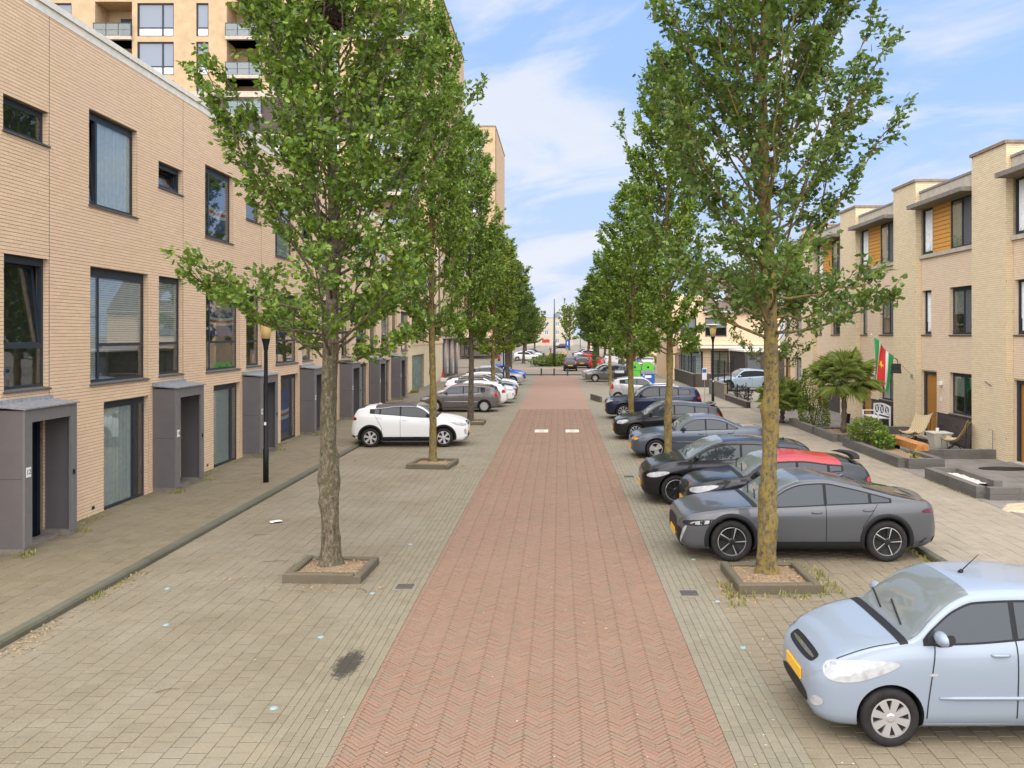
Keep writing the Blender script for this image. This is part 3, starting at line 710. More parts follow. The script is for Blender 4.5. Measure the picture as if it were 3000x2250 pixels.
    h_ = MB(); h_.tube([(-0.06, 0.60, 1.15), (-0.03, 0.60, 1.15), (-0.03, 0.72, 1.15)], 0.012, 6); h_.build('handle', 'grey_metal', dr)
    MB().box(0.0, 0.35, pw0+0.05, pw1-0.05, 0.05, 0.115).build('threshold', 'concrete_dark', root)
    plate = MB().box(pd+0.012, pd+0.016, pw0+0.03, pw0+0.17, 1.48, 1.66).build('number_plate', 'white_paint', p)
    tx = link('number', text_mesh(str(num), 0.13, 'black_metal'), plate, (pd+0.018, pw0+0.10, 1.57)); tx.rotation_euler = (R(90), 0, R(90))
    MB().box(pd+0.012, pd+0.03, pw1-0.13, pw1-0.08, 1.30, 1.40).build('door_bell', 'black_metal', p)
    for z_ in (1.45,): MB().box(0.03, pd-0.04, pw0-0.001, pw0+0.001, z_, z_+0.006).build('panel_seam', 'black_metal', p)
    MB().box(0.001, 0.008, 3.35, 3.47, 0.22, 0.29).build('air_vent', 'black_metal', root)
    return root
for k in range(7): left_house(k)

# block at the end of the left row with the garage door
y0, y1 = 15.2+7*LP, 74.4
root = tag(empty('corner_block', (LX, y0, 0)), 'peach brick block with a weathered green garage door at the row end', 'building')
F = lambda u_, v_, w_: (w_, u_, v_); ln = y1-y0
ops = [(1.4, 6.6, 0.05, 2.6), (1.2, 6.4, 4.9, 6.6), (8.2, 13.2, 4.9, 6.6), (1.2, 6.4, 7.8, 9.4), (8.2, 13.2, 7.8, 9.4)]
wm = MB(); wall_faces(wm, F, 0, ln, 0, LH, ops, 0.3); wm.box(-9, -0.3, 0.002, ln, LH-0.3, LH-0.15); wm.box(-9, -8.8, 0.002, ln, 0, LH-0.32); wm.box(-8.8, -.004, ln-0.15, ln, 0, LH-0.32)
wm.build('wall', 'mortar_yellow', root)
lay_bricks(root, F, brick_rects(0.004, ln, 0.02, 3.3, ops, 0.0705, 0.29, seed=41), 'brick_yellow')
lay_bricks(root, F, brick_rects(0.004, ln, 3.62, LH, ops, 0.0705, 0.29, seed=42), 'brick_peach')
MB().box(0.0, 0.06, 0.004, ln, 3.3, 3.62).build('band', 'brick_peach', root)
MB().box(-0.02, 0.75, 1.0, 6.8, 4.4, 4.75).build('balcony_slab', 'coping_white', root)
for o in ops[1:]: window(root, F, o, 0.2, mull=((o[0]*2+o[1])/3, (o[0]+2*o[1])/3), cover=[(0, 'curtain')])
gd = MB()
for i in range(26): gd.fbox(F, 1.4+i*0.2, 1.4+(i+1)*0.2-0.012, 0.08, 2.6, -0.2, -0.16 - (0.01 if i % 2 else 0))
gd.build('garage_door', 'garage_green', root)
MB().box(-0.4, 0.05, 0.004, ln, LH, LH+0.1).build('coping', 'coping_white', root)

# ------------------------------------------------------------------ right terrace with yellow piers
RX, RP, RH = 14.23, 6.7, 9.65
rlabel = ['yellow brick house cut off by the right edge of the photo', 'yellow brick house behind the two rattan chairs', 'yellow brick house with a flag on its pier and white bench in front',
          'yellow brick house behind the leafy front garden tree', 'yellow brick house at the far end of the right terrace']
def right_house(k):
    P = 19.7+k*RP
    root = empty('terraced_house', (RX, P, 0)); tag(root, rlabel[k], 'house', 'yellow brick terraced houses on the right')
    F = lambda u_, v_, w_: (-w_, u_, v_)
    near = (2.55, 4.30); far = (5.75, RP-0.05)
    ops = [(2.55, RP, 7.18, 8.95), (*near, 4.08, 5.78), (5.80, RP-0.08, 4.08, 5.78), (*near, 1.22, 2.70), (5.35, RP-0.05, 0.12, 2.66)]
    wm = MB(); wall_faces(wm, F, 2.2, RP, 0, 9.62, ops, 0.24); wm.box(8.8, 9, 0, RP, 0, RH); wm.box(0.3, 8.8, 0.1, RP, RH-0.3, RH-0.2)
    wm.box(0.3, 8.8, 0.02, 0.12, 0, RH-0.3)
    for z in (2.9, 6.2): wm.box(0.35, 8.8, 0.13, RP, z, z+0.12)
    wm.build('wall', 'mortar_yellow', root)
    rc = brick_rects(2.2, RP-0.004, 2.78, 9.0, ops, 0.068, 0.235, seed=60+k)+brick_rects(4.4, RP-0.004, 0.02, 2.78, ops, 0.068, 0.235, seed=70+k)+brick_rects(2.2, 4.4, 1.22, 2.78, ops, 0.068, 0.235, seed=75+k)
    lay_bricks(root, F, rc, 'brick_pink')
    dk = brick_rects(2.2, 5.30, 0.02, 1.16, [], 0.068, 0.235, seed=80+k); lay_bricks(root, lambda u_, v_, w_: (-w_-0.008, u_, v_), dk, 'brick_dark')
    MB().box(-0.009, 0.01, 2.2, 5.3, 0.0, 1.165).build('plinth', 'mortar_dark', root)
    for o in ops[1:5]:
        rv = MB(); lay_reveal(rv, F, o, 0.068, 0.24); rv.build('reveal_brick', 'brick_pink', root)['kind'] = 'stuff'
    # pier: a brick slab standing proud of the front and over the roof
    pt = 10.08; pf = -0.23
    MB().box(pf+0.004, 3.0, 0.004, 2.196, 0, pt).build('pier', 'mortar_yellow', root)
    pr = brick_rects(0.0, 2.2, 0.02, pt, [], 0.068, 0.235, seed=90+k)
    lay_bricks(root, lambda u_, v_, w_: (pf-w_+0.004, u_, v_), pr, 'brick_yellow', 300 if k == 1 else 0, lambda r_: (r_[2]-5)**2)
    sd_ = MB()
    for a, b, c, d, e in brick_rects(pf+0.004, 0.0, 0.02, RH, [], 0.068, 0.235, seed=95+k): _brick(sd_, lambda u_, v_, w_: (u_, 0.004-w_, v_), a, b, c, d, 0.005+e)
    for a, b, c, d, e in brick_rects(pf+0.004, 3.0, RH, pt, [], 0.068, 0.235, seed=97+k): _brick(sd_, lambda u_, v_, w_: (u_, 0.004-w_, v_), a, b, c, d, 0.005+e)
    sd_.build('pier_side_brick', 'brick_yellow', root)['kind'] = 'stuff'
    MB().box(pf-0.06, 3.05, -0.06, 2.26, pt, pt+0.10).build('pier_cap', 'cap_stone', root)
    # concrete fascia, canopy, sill band
    fa = MB(); fa.box(-0.06, 0.3, 2.205, RP-0.01, 9.12, 9.62); fa.build('fascia', 'concrete', root)
    MB().box(-0.10, 0.4, 2.205, RP-0.01, 9.62, 9.70).build('roof_edge', 'grey_metal', root)
    MB().box(-0.60, 0.2, 2.21, RP-0.02, 8.97, 9.118).build('canopy', 'concrete_dark', root)
    MB().box(-0.09, 0.10, 2.21, RP-0.01, 7.03, 7.17).build('sill_band', 'concrete', root)
    # top floor: window, orange boards, window
    window(root, F, (2.55, 4.30, 7.18, 8.95), 0.05, mull=(3.45,), sill=None, panelfill={0: 'panel_grey'}, cover=[(1, 'curtain_b')])
    nbd = 11; hb = 1.77/nbd
    bd = MB().fbox(F, 4.305, 5.745, 0, hb-0.018, -0.06, -0.03).mesh('board', 'siding')
    for q in range(nbd): link('board', bd, root, (0, 0, 7.185+q*hb))
    MB().fbox(F, 4.305, 5.745, 7.18, 8.95, -0.10, -0.065).build('board_backing', 'dark_recess', root)
    window(root, F, (5.75, RP-0.05, 7.18, 8.95), 0.05, sill=None, tilt={0}, cover=[(0, 'curtain')])
    window(root, F, ops[1], 0.12, mull=(3.45,), panelfill={0: 'panel_grey'}, head=0.06, sill='brick_dark', cover=[(1, 'half')])
    window(root, F, ops[2], 0.12, tilt={0} if k in (0, 1) else None, sill='brick_dark', cover=[(0, 'curtain')])
    window(root, F, ops[3], 0.12, mull=(3.40,), head=0.06, sill='brick_dark', cover=[(1, 'curtain' if k != 1 else 'half')])
    a, b, c, d = ops[4]
    dm = MB(); dm.fbox(F, a, a+0.16, c, d, -0.20, -0.08); dm.fbox(F, b-0.16, b, c, d, -0.20, -0.08); dm.fbox(F, a+.16, b-.16, d-0.12, d, -0.20, -0.08); fr_ = dm.build('door_frame', 'frame_navy', root)
    dm = MB(); dm.fbox(F, a+0.16, b-0.16, c, d-0.12, -0.20, -0.14)
    for zz_ in (0.30, 1.05, 1.75): dm.fbox(F, a+0.26, b-0.26, zz_, zz_+0.60, -0.14, -0.132)
    dr = dm.build('door', 'wood_door', root)
    MB().fbox(F, a+0.42, a+0.68, 1.0, 1.05, -0.131, -0.122).build('letter_slot', 'grey_metal', dr)
    MB().tube([F(a+0.24, 1.15, -0.13), F(a+0.24, 1.15, -0.09), F(a+0.34, 1.15, -0.09)], 0.013, 6).build('handle', 'grey_metal', dr)
    MB().box(-0.14, 0.10, a+0.02, b-0.02, 0.05, 0.13).build('threshold', 'concrete', root)
    MB().fbox(F, 4.86, 5.02, 2.2, 2.33, 0.006, 0.12).build('door_light', 'white_paint', root)
    MB().fbox(F, 4.92, 5.02, 1.6, 1.74, 0.006, 0.02).build('number_plate', 'white_paint', root)
    return root
for k in range(5): right_house(k)

# ------------------------------------------------------------------ apartment towers on the left
def tower(Y0, Y1, X0, X1, H, label, bays, side):
    root = tag(empty('apartment_tower', (X1, Y0, 0)), label, 'building')
    W = X1-X0; D = Y1-Y0; fh = 3.3; base = 4.3
    bodyx = MB(); bodyx.box(-W, -0.002, 2.2, D-.002, base, H-0.02); bodyx.box(-W, -6.0, 2.0, D, 0, base); bodyx.build('core', 'tower_brick', root)
    F = lambda u_, v_, w_: (u_, -w_, v_)
    zs = []
    z = H-1.2
    while z-fh > base: zs.append((z-fh, z)); z -= fh
    ops = []; items = []
    for kind, u0_, u1_ in bays:
        for i, (a, b) in enumerate(zs):
            if kind == 'win': o = (u0_, u1_, a+0.35, b-0.12); ops.append(o); items.append((kind, o, i))
            elif kind == 'slim': o = (u0_, u1_, a+0.35, b-0.12); ops.append(o); items.append((kind, o, i))
            elif kind == 'bal': o = (u0_, u1_, a+0.30, b); ops.append(o); items.append((kind, o, i))
    wm = MB(); wall_faces(wm, F, -W, 0, base, H, ops, 2.18); wm.build('wall', 'tower_brick', root)
    cp = MB().box(-W, 0.08, -0.08, D, H, H+0.18).build('coping', 'cap_stone', root)
    pan = {}
    for kind, o, i in items:
        if i > 6: continue
        a, b, c, d = o
        if kind in ('win', 'slim'):
            w_ = MB(); fr = 0.10; e = -0.12
            w_.fbox(F, a, b, c, c+fr, e-0.1, e); w_.fbox(F, a, b, d-fr, d, e-0.1, e); w_.fbox(F, a, a+fr, c+fr, d-fr, e-0.1, e); w_.fbox(F, b-fr, b, c+fr, d-fr, e-0.1, e)
            mu = a+(b-a)*0.68
            if kind == 'win': w_.fbox(F, mu-0.06, mu+0.06, c+fr, d-fr, e-0.1, e)
            w_.fbox(F, a+fr, b-fr, c+0.72, c+0.80, e-0.1, e+0.01)
            win = w_.build('window', 'frame_navy', root)
            for (x0, x1) in (((a+fr, mu-0.06), (mu+0.06, b-fr)) if kind == 'win' else ((a+fr, b-fr),)):
                MB().fbox(F, x0, x1, c+0.80, d-fr, e-0.08, e-0.06).build('pane', 'tower_glass', win)
                MB().fbox(F, x0, x1, c+fr, c+0.72, e-0.08, e-0.05).build('panel', 'panel_white', win)
        else:
            br = MB(); br.fbox(F, a-0.05, b+0.05, c-0.30, c-0.02, -2.1, 0.30); bl = br.build('balcony', 'concrete', root)
            rl = MB(); n = 3
            for q in range(n+1): xx = a+(b-a)*q/n; rl.fbox(F, xx-0.025, xx+0.025, c-0.02, c+1.05, 0.22, 0.27)
            rl.fbox(F, a-0.05, b+0.05, c+1.05, c+1.11, 0.21, 0.28); rl.fbox(F, a-.05, b+.05, c+.50, c+.53, .23, .26); rl.build('railing', 'green_metal', bl)
            for q in range(n): MB().fbox(F, a+(b-a)*q/n+0.03, a+(b-a)*(q+1)/n-0.03, c+0.02, c+1.05, 0.235, 0.25).build('pane', 'balcony_glass', bl)
            MB().fbox(F, b+0.06, b+0.45, c, d, -0.10, -0.02).build('panel', 'panel_grey', bl) if kind == 'bal' else None
            MB().fbox(F, a+(b-a)*0.35, b-0.2, c+0.1, c+2.3, -2.15, -2.08).build('balcony_door', 'dark_recess', bl)
    # the face along the street
    G = lambda u_, v_, w_: (w_, u_, v_)
    sops = []
    for (s0, s1) in side:
        for i, (a, b) in enumerate(zs): sops.append((s0, s1, a+0.9, b-0.25))
    wm = MB(); wall_faces(wm, G, 0, D, base, H, sops, 0.25); wm.build('side_wall', 'tower_brick', root)
    for i, o in enumerate(sops):
        a, b, c, d = o
        if c < 4: continue
        w_ = MB(); e = -0.10
        w_.fbox(G, a, b, c, c+.1, e-.1, e); w_.fbox(G, a, b, d-.1, d, e-.1, e)
        for q in range(4): xx = a+(b-a)*q/3; w_.fbox(G, max(a, xx-.06), min(b, xx+.06), c+.1, d-.1, e-.1, e)
        win = w_.build('window', 'frame_navy', root)
        MB().fbox(G, a, b, c+.1, d-.1, e-.08, e-.06).build('pane', 'tower_glass', win)
    MB().box(-0.01, 0.05, 0.1, 0.75, base, H-0.3).build('corner_strip', 'tower_brown', root)
    MB().fbox(F, -W, 0.0, base-0.8, base, -2.0, 0.02).build('plinth_beam', 'brick_peach', root)
    MB().box(-W, 0.0, 0.0, D, base-0.6, base-0.02).build('soffit', 'concrete', root)
    for i, y in enumerate((3.6, 7.0, 11.3, 15.8, 19.5)):
        if y < D: MB().lathe([(0.19, 0), (0.19, base-0.62)], 16, (-0.4, y, 0)).build('column', 'column_grey', root, smooth=True)
    for i in range(3): MB().box(-5.98, -5.9, 3+i*6, 7.6+i*6, 0.4, 3.2).build('shop_glass', 'tower_glass', root)
    return root
bays = [('win', -35.8, -31.2), ('bal', -29.2, -26.05), ('win', -25.6, -22.5), ('slim', -20.6, -19.55), ('bal', -18.0, -15.0), ('win', -14.4, -11.3), ('slim', -9.4, -8.4), ('bal', -6.7, -1.6)]
tower(71.7, 91.0, -10.3-38, -10.3, 33.6, 'tall yellow brick apartment tower rising behind the left terrace', bays, [(2.0, 5.2), (6.8, 10.0), (11.6, 14.8), (16.0, 18.4)])
tower(136, 159, -10.3-22, -10.3, 37.6, 'more distant yellow brick apartment tower farther down the left side', [('win', -18, -14), ('bal', -11, -7), ('win', -5.5, -2.0)], [(2.5, 6.5), (9, 13), (16, 20)])
tr_ = [o for o in bpy.data.objects if o.name.startswith('apartment_tower')][0]
# white bands and dark brick storey of the near tower
MB().box(-38, 0.02, -0.10, 0.0, 24.25, 24.75).build('band', 'concrete', tr_)
MB().box(-38, 0.02, -0.12, 0.0, 20.7, 21.1).build('band', 'concrete', tr_)
MB().box(-38, -0.02, -0.05, 0.0, 21.1, 24.25).build('dark_storey', 'brick_dark', tr_)
# ------------------------------------------------------------------ cars
def pchip(pts):
    x = np.array([p[0] for p in pts], float); y = np.array([p[1] for p in pts], float)
    h = np.diff(x); d = np.diff(y)/h; m = np.zeros_like(y)
    for i in range(1, len(x)-1):
        if d[i-1]*d[i] > 0:
            w1, w2 = 2*h[i]+h[i-1], h[i]+2*h[i-1]; m[i] = (w1+w2)/(w1/d[i-1]+w2/d[i])
    m[0], m[-1] = d[0], d[-1]
    def f(t_):
        t_ = np.clip(t_, x[0], x[-1]); i = np.clip(np.searchsorted(x, t_)-1, 0, len(h)-1); s_ = (t_-x[i])/h[i]
        return float((1+2*s_)*(1-s_)**2*y[i]+s_*(1-s_)**2*h[i]*m[i]+s_*s_*(3-2*s_)*y[i+1]+s_*s_*(s_-1)*h[i]*m[i+1])
    return f
class CarShape:
    def __init__(s, L, W, H, wb, fo, wr, top, belt, bottom, plan, tum=0.30):
        s.L, s.W, s.H, s.wb, s.fo, s.wr, s.tum = L, W, H, wb, fo, wr, tum
        s.ft, s.fb, s.fs, s.fp = pchip(top), pchip(belt), pchip(bottom), pchip(plan)
        s.cache = {}
    def dims(s, x):
        zt = s.ft(x); zs = s.fs(x); zb = min(s.fb(x), zt-0.025); zs = min(zs, zb-0.02); return zs, zb, zt, s.fp(x)
    def ring(s, x):
        k = round(x, 4)
        if k in s.cache: return s.cache[k]
        zs, zb, zt, w_ = s.dims(x); h = zt-zb; q = zb-zs
        lo = [(0, zs), (.55*w_, zs), (.86*w_, zs+.004), (.945*w_, zs+.05*min(1, q/.4)), (.975*w_, zs+.2*q), (.985*w_, zs+.36*q), (.997*w_, zs+.55*q), (1.0*w_, zs+.72*q), (.99*w_, zs+.86*q), (.965*w_, zs+.95*q), (.935*w_, zb)]
        wbt = .935*w_; c = min(.10, .6*h); wr_ = max(.2*w_, wbt-s.tum*(h-c))
        up = [(wbt+(wr_-wbt)*t_, zb+(h-c)*t_) for t_ in (.2, .4, .6, .8, .92)]
        rf = [(wr_*math.cos(a)**.62, zt-c+c*math.sin(a)**.8) for a in [math.pi/2*i/9 for i in range(10)]]
        s.cache[k] = lo+up+rf; return s.cache[k]
    def side(s, x, z):
        r_ = s.ring(x)[2:-6]; return float(np.interp(z, [p[1] for p in r_], [p[0] for p in r_]))
    def roof_pts(s, x, inset):
        zs, zb, zt, w_ = s.dims(x); rg = s.ring(x)[-10:]; wm_ = max(.1, rg[0][0]-inset)
        ys = [wm_*t_ for t_ in (1, .997, .985, .965, .935, .89, .8, .6, .35, .12, 0)]
        zz_ = [float(np.interp(y, [p[0] for p in rg[::-1]], [p[1] for p in rg[::-1]])) for y in ys]
        return [(y, z) for y, z in zip(ys, zz_)]
def car_body(C, name, paint_):
    L = C.L
    xs = np.concatenate([[0, .012, .03, .055, .085, .12, .16, .21, .27, .34], np.linspace(.42, L-.42, 46), L-np.array([.34, .27, .21, .16, .12, .085, .055, .03, .012, 0])])
    V = []; F_ = []; n = None
    for x in xs:
        r_ = C.ring(float(x)); full = [(y, z) for y, z in r_]+[(-y, z) for y, z in r_[1:-1][::-1]]
        n = len(full); V += [(float(x)-L/2, y, z) for y, z in full]
    for i in range(len(xs)-1):
        for j in range(n): F_.append((i*n+j, i*n+(j+1) % n, (i+1)*n+(j+1) % n, (i+1)*n+j))
    F_.append(tuple(range(n))); F_.append(tuple((len(xs)-1)*n+j for j in range(n))[::-1])
    me = bpy.data.meshes.new(name); me.from_pydata(V, [], F_); me.materials.append(MT[paint_]); me.materials.append(MT['plastic_black'])
    bm = bmesh.new(); bm.from_mesh(me); bmesh.ops.recalc_face_normals(bm, faces=bm.faces); bvh = BVHTree.FromBMesh(bm); bm.to_mesh(me); bm.free()
    me.polygons.foreach_set('use_smooth', [True]*len(me.polygons))
    # wheel housings
    cb = MB()
    for ax in (C.fo, C.fo+C.wb):
        for sgn in (1, -1):
            wx = C.fp(ax); y_a, y_b = sorted((sgn*(wx-.30), sgn*(wx+.2)))
            n2 = 40; R_ = C.wr*1.135
            cb.add([(ax-L/2+R_*math.cos(2*math.pi*j/n2), yy, C.wr+.012+R_*math.sin(2*math.pi*j/n2)) for yy in (y_a, y_b) for j in range(n2)],
                   [tuple(range(n2)), tuple(range(n2, 2*n2))[::-1]]+[(j, n2+j, n2+(j+1) % n2, (j+1) % n2) for j in range(n2)])
    cm = cb.mesh('cut', 'plastic_black')
    bm = bmesh.new(); bm.from_mesh(cm); bmesh.ops.recalc_face_normals(bm, faces=bm.faces); bm.to_mesh(cm); bm.free()
    o = bpy.data.objects.new('tmp', me); COL.objects.link(o); co = bpy.data.objects.new('tmpc', cm); COL.objects.link(co)
    md = o.modifiers.new('b', 'BOOLEAN'); md.operation = 'DIFFERENCE'; md.solver = 'EXACT'; md.object = co; md.material_mode = 'TRANSFER'
    ref = bpy.data.objects.new('tmpr', me); COL.objects.link(ref)
    dt = o.modifiers.new('d', 'DATA_TRANSFER'); dt.object = ref; dt.use_loop_data = True; dt.data_types_loops = {'CUSTOM_NORMAL'}; dt.loop_mapping = 'POLYINTERP_NEAREST'
    dg = bpy.context.evaluated_depsgraph_get(); dg.update()
    m2 = bpy.data.meshes.new_from_object(o.evaluated_get(dg)); m2.name = name
    bpy.data.objects.remove(o); bpy.data.objects.remove(co); bpy.data.objects.remove(ref)
    if len(m2.polygons) < 500: m2 = me
    if len(m2.materials) < 2: m2.materials.append(MT['plastic_black'])
    return m2, bvh
def grid_poly(poly, step):
    bm = bmesh.new(); bm.faces.new([bm.verts.new((a, b, 0)) for a, b in poly])
    us = [p[0] for p in poly]; vs = [p[1] for p in poly]
    for ax, lo, hi in ((0, min(us), max(us)), (1, min(vs), max(vs))):
        k = lo+step
        while k < hi-1e-4:
            no = (1, 0, 0) if ax == 0 else (0, 1, 0); co = (k, 0, 0) if ax == 0 else (0, k, 0)
            bmesh.ops.bisect_plane(bm, geom=bm.verts[:]+bm.edges[:]+bm.faces[:], plane_co=co, plane_no=no, dist=1e-5); k += step
    bm.verts.index_update(); out = [(v.co.x, v.co.y) for v in bm.verts], [tuple(v.index for v in f.verts) for f in bm.faces]; bm.free(); return out
def curve_poly(poly, n=5):
    """rounds a polygon's corners by cutting them (Chaikin)"""
    for _ in range(2):
        q = []
        for i, p in enumerate(poly):
            r_ = poly[(i+1) % len(poly)]; q += [(p[0]*.75+r_[0]*.25, p[1]*.75+r_[1]*.25), (p[0]*.25+r_[0]*.75, p[1]*.25+r_[1]*.75)]
        poly = q
    return poly
def decal(bvh, poly, mode, L, off=0.005, step=0.07, round_=True, mirror=False, mode_hw=.8, sgn=1):
    """a panel laid on the body. mode 'front'/'back': poly (y, z); 'side': poly (x, z) on +y; x counted from the nose"""
    if round_: poly = curve_poly(poly)
    mb = MB()
    for sg in ((1, -1) if mirror else (sgn,)):
        pts, fs = grid_poly(poly, step); out = []
        for a, b in pts:
            if mode == 'front': o_, d_ = Vector((-L, a*sg, b)), Vector((1, 0, 0))
            elif mode == 'back': o_, d_ = Vector((L, a*sg, b)), Vector((-1, 0, 0))
            elif mode == 'corner':            # seen from 45 degrees ahead; a runs from the centre (-) round to the side (+)
                q_ = .70710678; c_ = Vector((-L/2+a*q_, sg*(mode_hw+a*q_), b)); d_ = Vector((q_, -q_*sg, 0)); o_ = c_-d_*2
            elif mode == 'side': o_, d_ = Vector((a-L/2, 3*sg, b)), Vector((0, -sg, 0))
            hit = bvh.ray_cast(o_, d_)
            if hit[0] is None:
                nr = bvh.find_nearest(o_+d_*(L*0.5 if mode != 'side' else 2.1)); p, nn = nr[0], nr[1]
            else: p, nn = hit[0], hit[1]
            if nn.dot(d_) > 0: nn = -nn
            out.append(tuple(p+nn*off))
        mb.add(out, fs)
    return mb
def add_part(root, mb, name, mat, smooth=True):
    return mb.build(name, mat, root, smooth)
def make_wheel(r_, wd, style, tyre_ratio=0.66):
    ty = MB().lathe([(r_*.60, -wd*.5), (r_*.90, -wd*.5), (r_*.975, -wd*.40), (r_, -wd*.25), (r_, wd*.25), (r_*.975, wd*.40), (r_*.90, wd*.5), (r_*tyre_ratio, wd*.47), (r_*tyre_ratio*.97, wd*.30)], 40, axis='y')
    tm = ty.mesh('wheel', 'tyre', True)
    rr = r_*tyre_ratio; rm = MB(); mats = ['rim_black', 'rim_silver']
    rm.lathe([(rr*.96, wd*.05), (rr*.2, wd*.05)], 30, axis='y', mi=0)
    n, mi_, wid, ring = {'five': (5, 0, .30, .05), 'hub8': (8, 1, .40, .10), 'multi': (10, 1, .16, .06), 'ten': (14, 1, .30, .16), 'black': (6, 0, .22, .05), 'disc': (3, 1, .9, .10), 'flower': (6, 1, .26, .07)}[style]
    y1 = wd*.44
    # outer ring
    k = 40; a_ = [(rr*math.cos(2*math.pi*j/k), y1-.002, rr*math.sin(2*math.pi*j/k)) for j in range(k)]; rb = rr*(1-ring)
    b_ = [(rb*math.cos(2*math.pi*j/k), y1, rb*math.sin(2*math.pi*j/k)) for j in range(k)]; c_ = [(x, wd*.06, z) for x, y, z in b_]
    rm.add(a_+b_+c_, [(j, (j+1) % k, k+(j+1) % k, k+j) for j in range(k)]+[(k+j, k+(j+1) % k, 2*k+(j+1) % k, 2*k+j) for j in range(k)], 1)
    for i in range(n):
        an = 2*math.pi*i/n+.3; ca, sa = math.cos(an), math.sin(an)
        w0, w1 = rr*wid*.30, rr*wid*.5
        if style == 'flower': w0, w1 = rr*.10, rr*.20
        def P(rad, t_, y): return (rad*ca-t_*sa, y, rad*sa+t_*ca)
        sw = rr*.18 if style == 'five' else 0
        p = [P(rr*.12, -w0, y1*.95), P(rr*.12, w0, y1*.95), P(rb, w1+sw, y1), P(rb, -w1+sw, y1)]
        q = [(x, wd*.08, z) for x, y, z in p]
        rm.add(p+q, [(0, 1, 2, 3), (0, 3, 7, 4), (1, 5, 6, 2)], mi_)
        if style == 'five':
            p = [P(rr*.2, w0*.9, y1+.004), P(rr*.2, w0*1.35, y1+.004), P(rb, w1+sw+.004, y1+.006), P(rb, w1+sw-.022, y1+.006)]
            rm.add(p, [(0, 1, 2, 3)], 1)
    rm.lathe([(rr*.24, wd*.06), (rr*.24, y1*.96), (rr*.16, y1*1.04)], 20, axis='y', mi=mi_)
    return tm, rm.mesh('rim', mats)
def make_car(name, spec, paint_, label, group, roofpaint=None):
    L, W, H = spec['L'], spec['W'], spec['H']; hw = W/2
    wb, fo, wr = spec['wb'], spec['fo'], spec['wr']
    st = spec['style']; cowl, rf0, rf1, tail = spec['cowl'], spec['rf0'], spec['rf1'], spec['tail']
    ch = spec.get('ch', H*.69); nz = spec.get('nz', H*.47); bz = spec.get('bz', H*.43)
    if st == 'hatch' or st == 'suv':
        top = [(0, nz), (.035, nz+.09), (.11, nz+.15), (.28, nz+(ch-nz)*.62), (cowl*.62, nz+(ch-nz)*.86), (cowl, ch), (cowl+(rf0-cowl)*.35, ch+(H-ch)*.44), (cowl+(rf0-cowl)*.7, ch+(H-ch)*.80), (rf0, H*.985), ((rf0+rf1)/2, H), (rf1, H*.965), (L-.30, H*.90), (L-.16, H*.78 if st == 'hatch' else H*.80), (L-.06, H*.60), (L, H*.44)]
    elif st == 'sedan':
        top = [(0, nz), (.035, nz+.08), (.12, nz+.13), (.3, nz+(ch-nz)*.6), (cowl*.6, nz+(ch-nz)*.85), (cowl, ch), (cowl+(rf0-cowl)*.35, ch+(H-ch)*.44), (cowl+(rf0-cowl)*.7, ch+(H-ch)*.8), (rf0, H*.985), ((rf0+rf1)/2, H), (rf1, H*.955), (rf1+(tail-rf1)*.5, H*.84), (tail, H*.735), (L-.12, H*.705), (L-.05, H*.62), (L, H*.44)]
    else:  # fastback
        top = [(0, nz), (.035, nz+.09), (.12, nz+.15), (.3, nz+(ch-nz)*.6), (cowl*.6, nz+(ch-nz)*.86), (cowl, ch), (cowl+(rf0-cowl)*.35, ch+(H-ch)*.44), (cowl+(rf0-cowl)*.7, ch+(H-ch)*.8), (rf0, H*.985), ((rf0+rf1)/2, H), (rf1, H*.955), (rf1+(tail-rf1)*.5, H*.845), (tail, H*.725), (L-.12, H*.70), (L-.05, H*.60), (L, H*.46)]
    gc = spec.get('gc', .19)
    bottom = [(0, gc+.17), (.06, gc+.05), (.3, gc), (L-.5, gc+.02), (L-.15, gc+.08), (L, gc+.2)]
    bk = spec.get('rise', .07)
    belt = [(0, nz-.02), (.11, nz+.10), (.3, nz+(ch-nz)*.42), (cowl, ch-.07), (cowl+.6, ch-.05), (L*.65, ch-.03+bk*.5), (L-.35, ch-.02+bk), (L-.1, ch-.06), (L, H*.42)]
    plan = [(0, hw*.60), (.03, hw*.70), (.09, hw*.80), (.2, hw*.885), (.42, hw*.95), (.8, hw*.99), (1.3, hw), (L-1.0, hw), (L-.5, hw*.965), (L-.2, hw*.90), (L-.06, hw*.80), (L, hw*.70)]
    C = CarShape(L, W, H, wb, fo, wr, top, belt, bottom, plan, spec.get('tum', .30))
    root = empty(name)
    bme, bvh = car_body(C, 'body', paint_)
    link('body', bme, root)
    # side glass follows the roof line and the belt
    xr = spec['xr']; xa = cowl+.10; lowx = lambda x: C.dims(x)[1]+.025; pill = spec.get('pill', .085)
    def upx(x): return C.ft(x)-.10-pill*.35
    xs = [x for x in np.linspace(xa, xr, 46) if upx(x) > lowx(x)+.03]
    posts = spec['posts']            # B pillar (and quarter) positions
    edges = [xs[0]]+[e for p in posts for e in (p-.028, p+.028)]+[xs[-1]]
    for i in range(0, len(edges), 2):
        seg = [x for x in xs if edges[i] < x < edges[i+1]]; seg = [edges[i]]+seg+[edges[i+1]]
        for sg in (1, -1):
            mb = MB(); V = []; nlev = 6
            for x in seg:
                a, b = lowx(x), max(upx(x), lowx(x)+.012)
                for q in range(nlev):
                    z = a+(b-a)*q/(nlev-1); V.append((x-L/2, sg*(C.side(x, z)+.005), z))
            mb.add(V, [(k*nlev+q, (k+1)*nlev+q, (k+1)*nlev+q+1, k*nlev+q+1) for k in range(len(seg)-1) for q in range(nlev-1)])
            add_part(root, mb, 'side_window', 'car_glass')
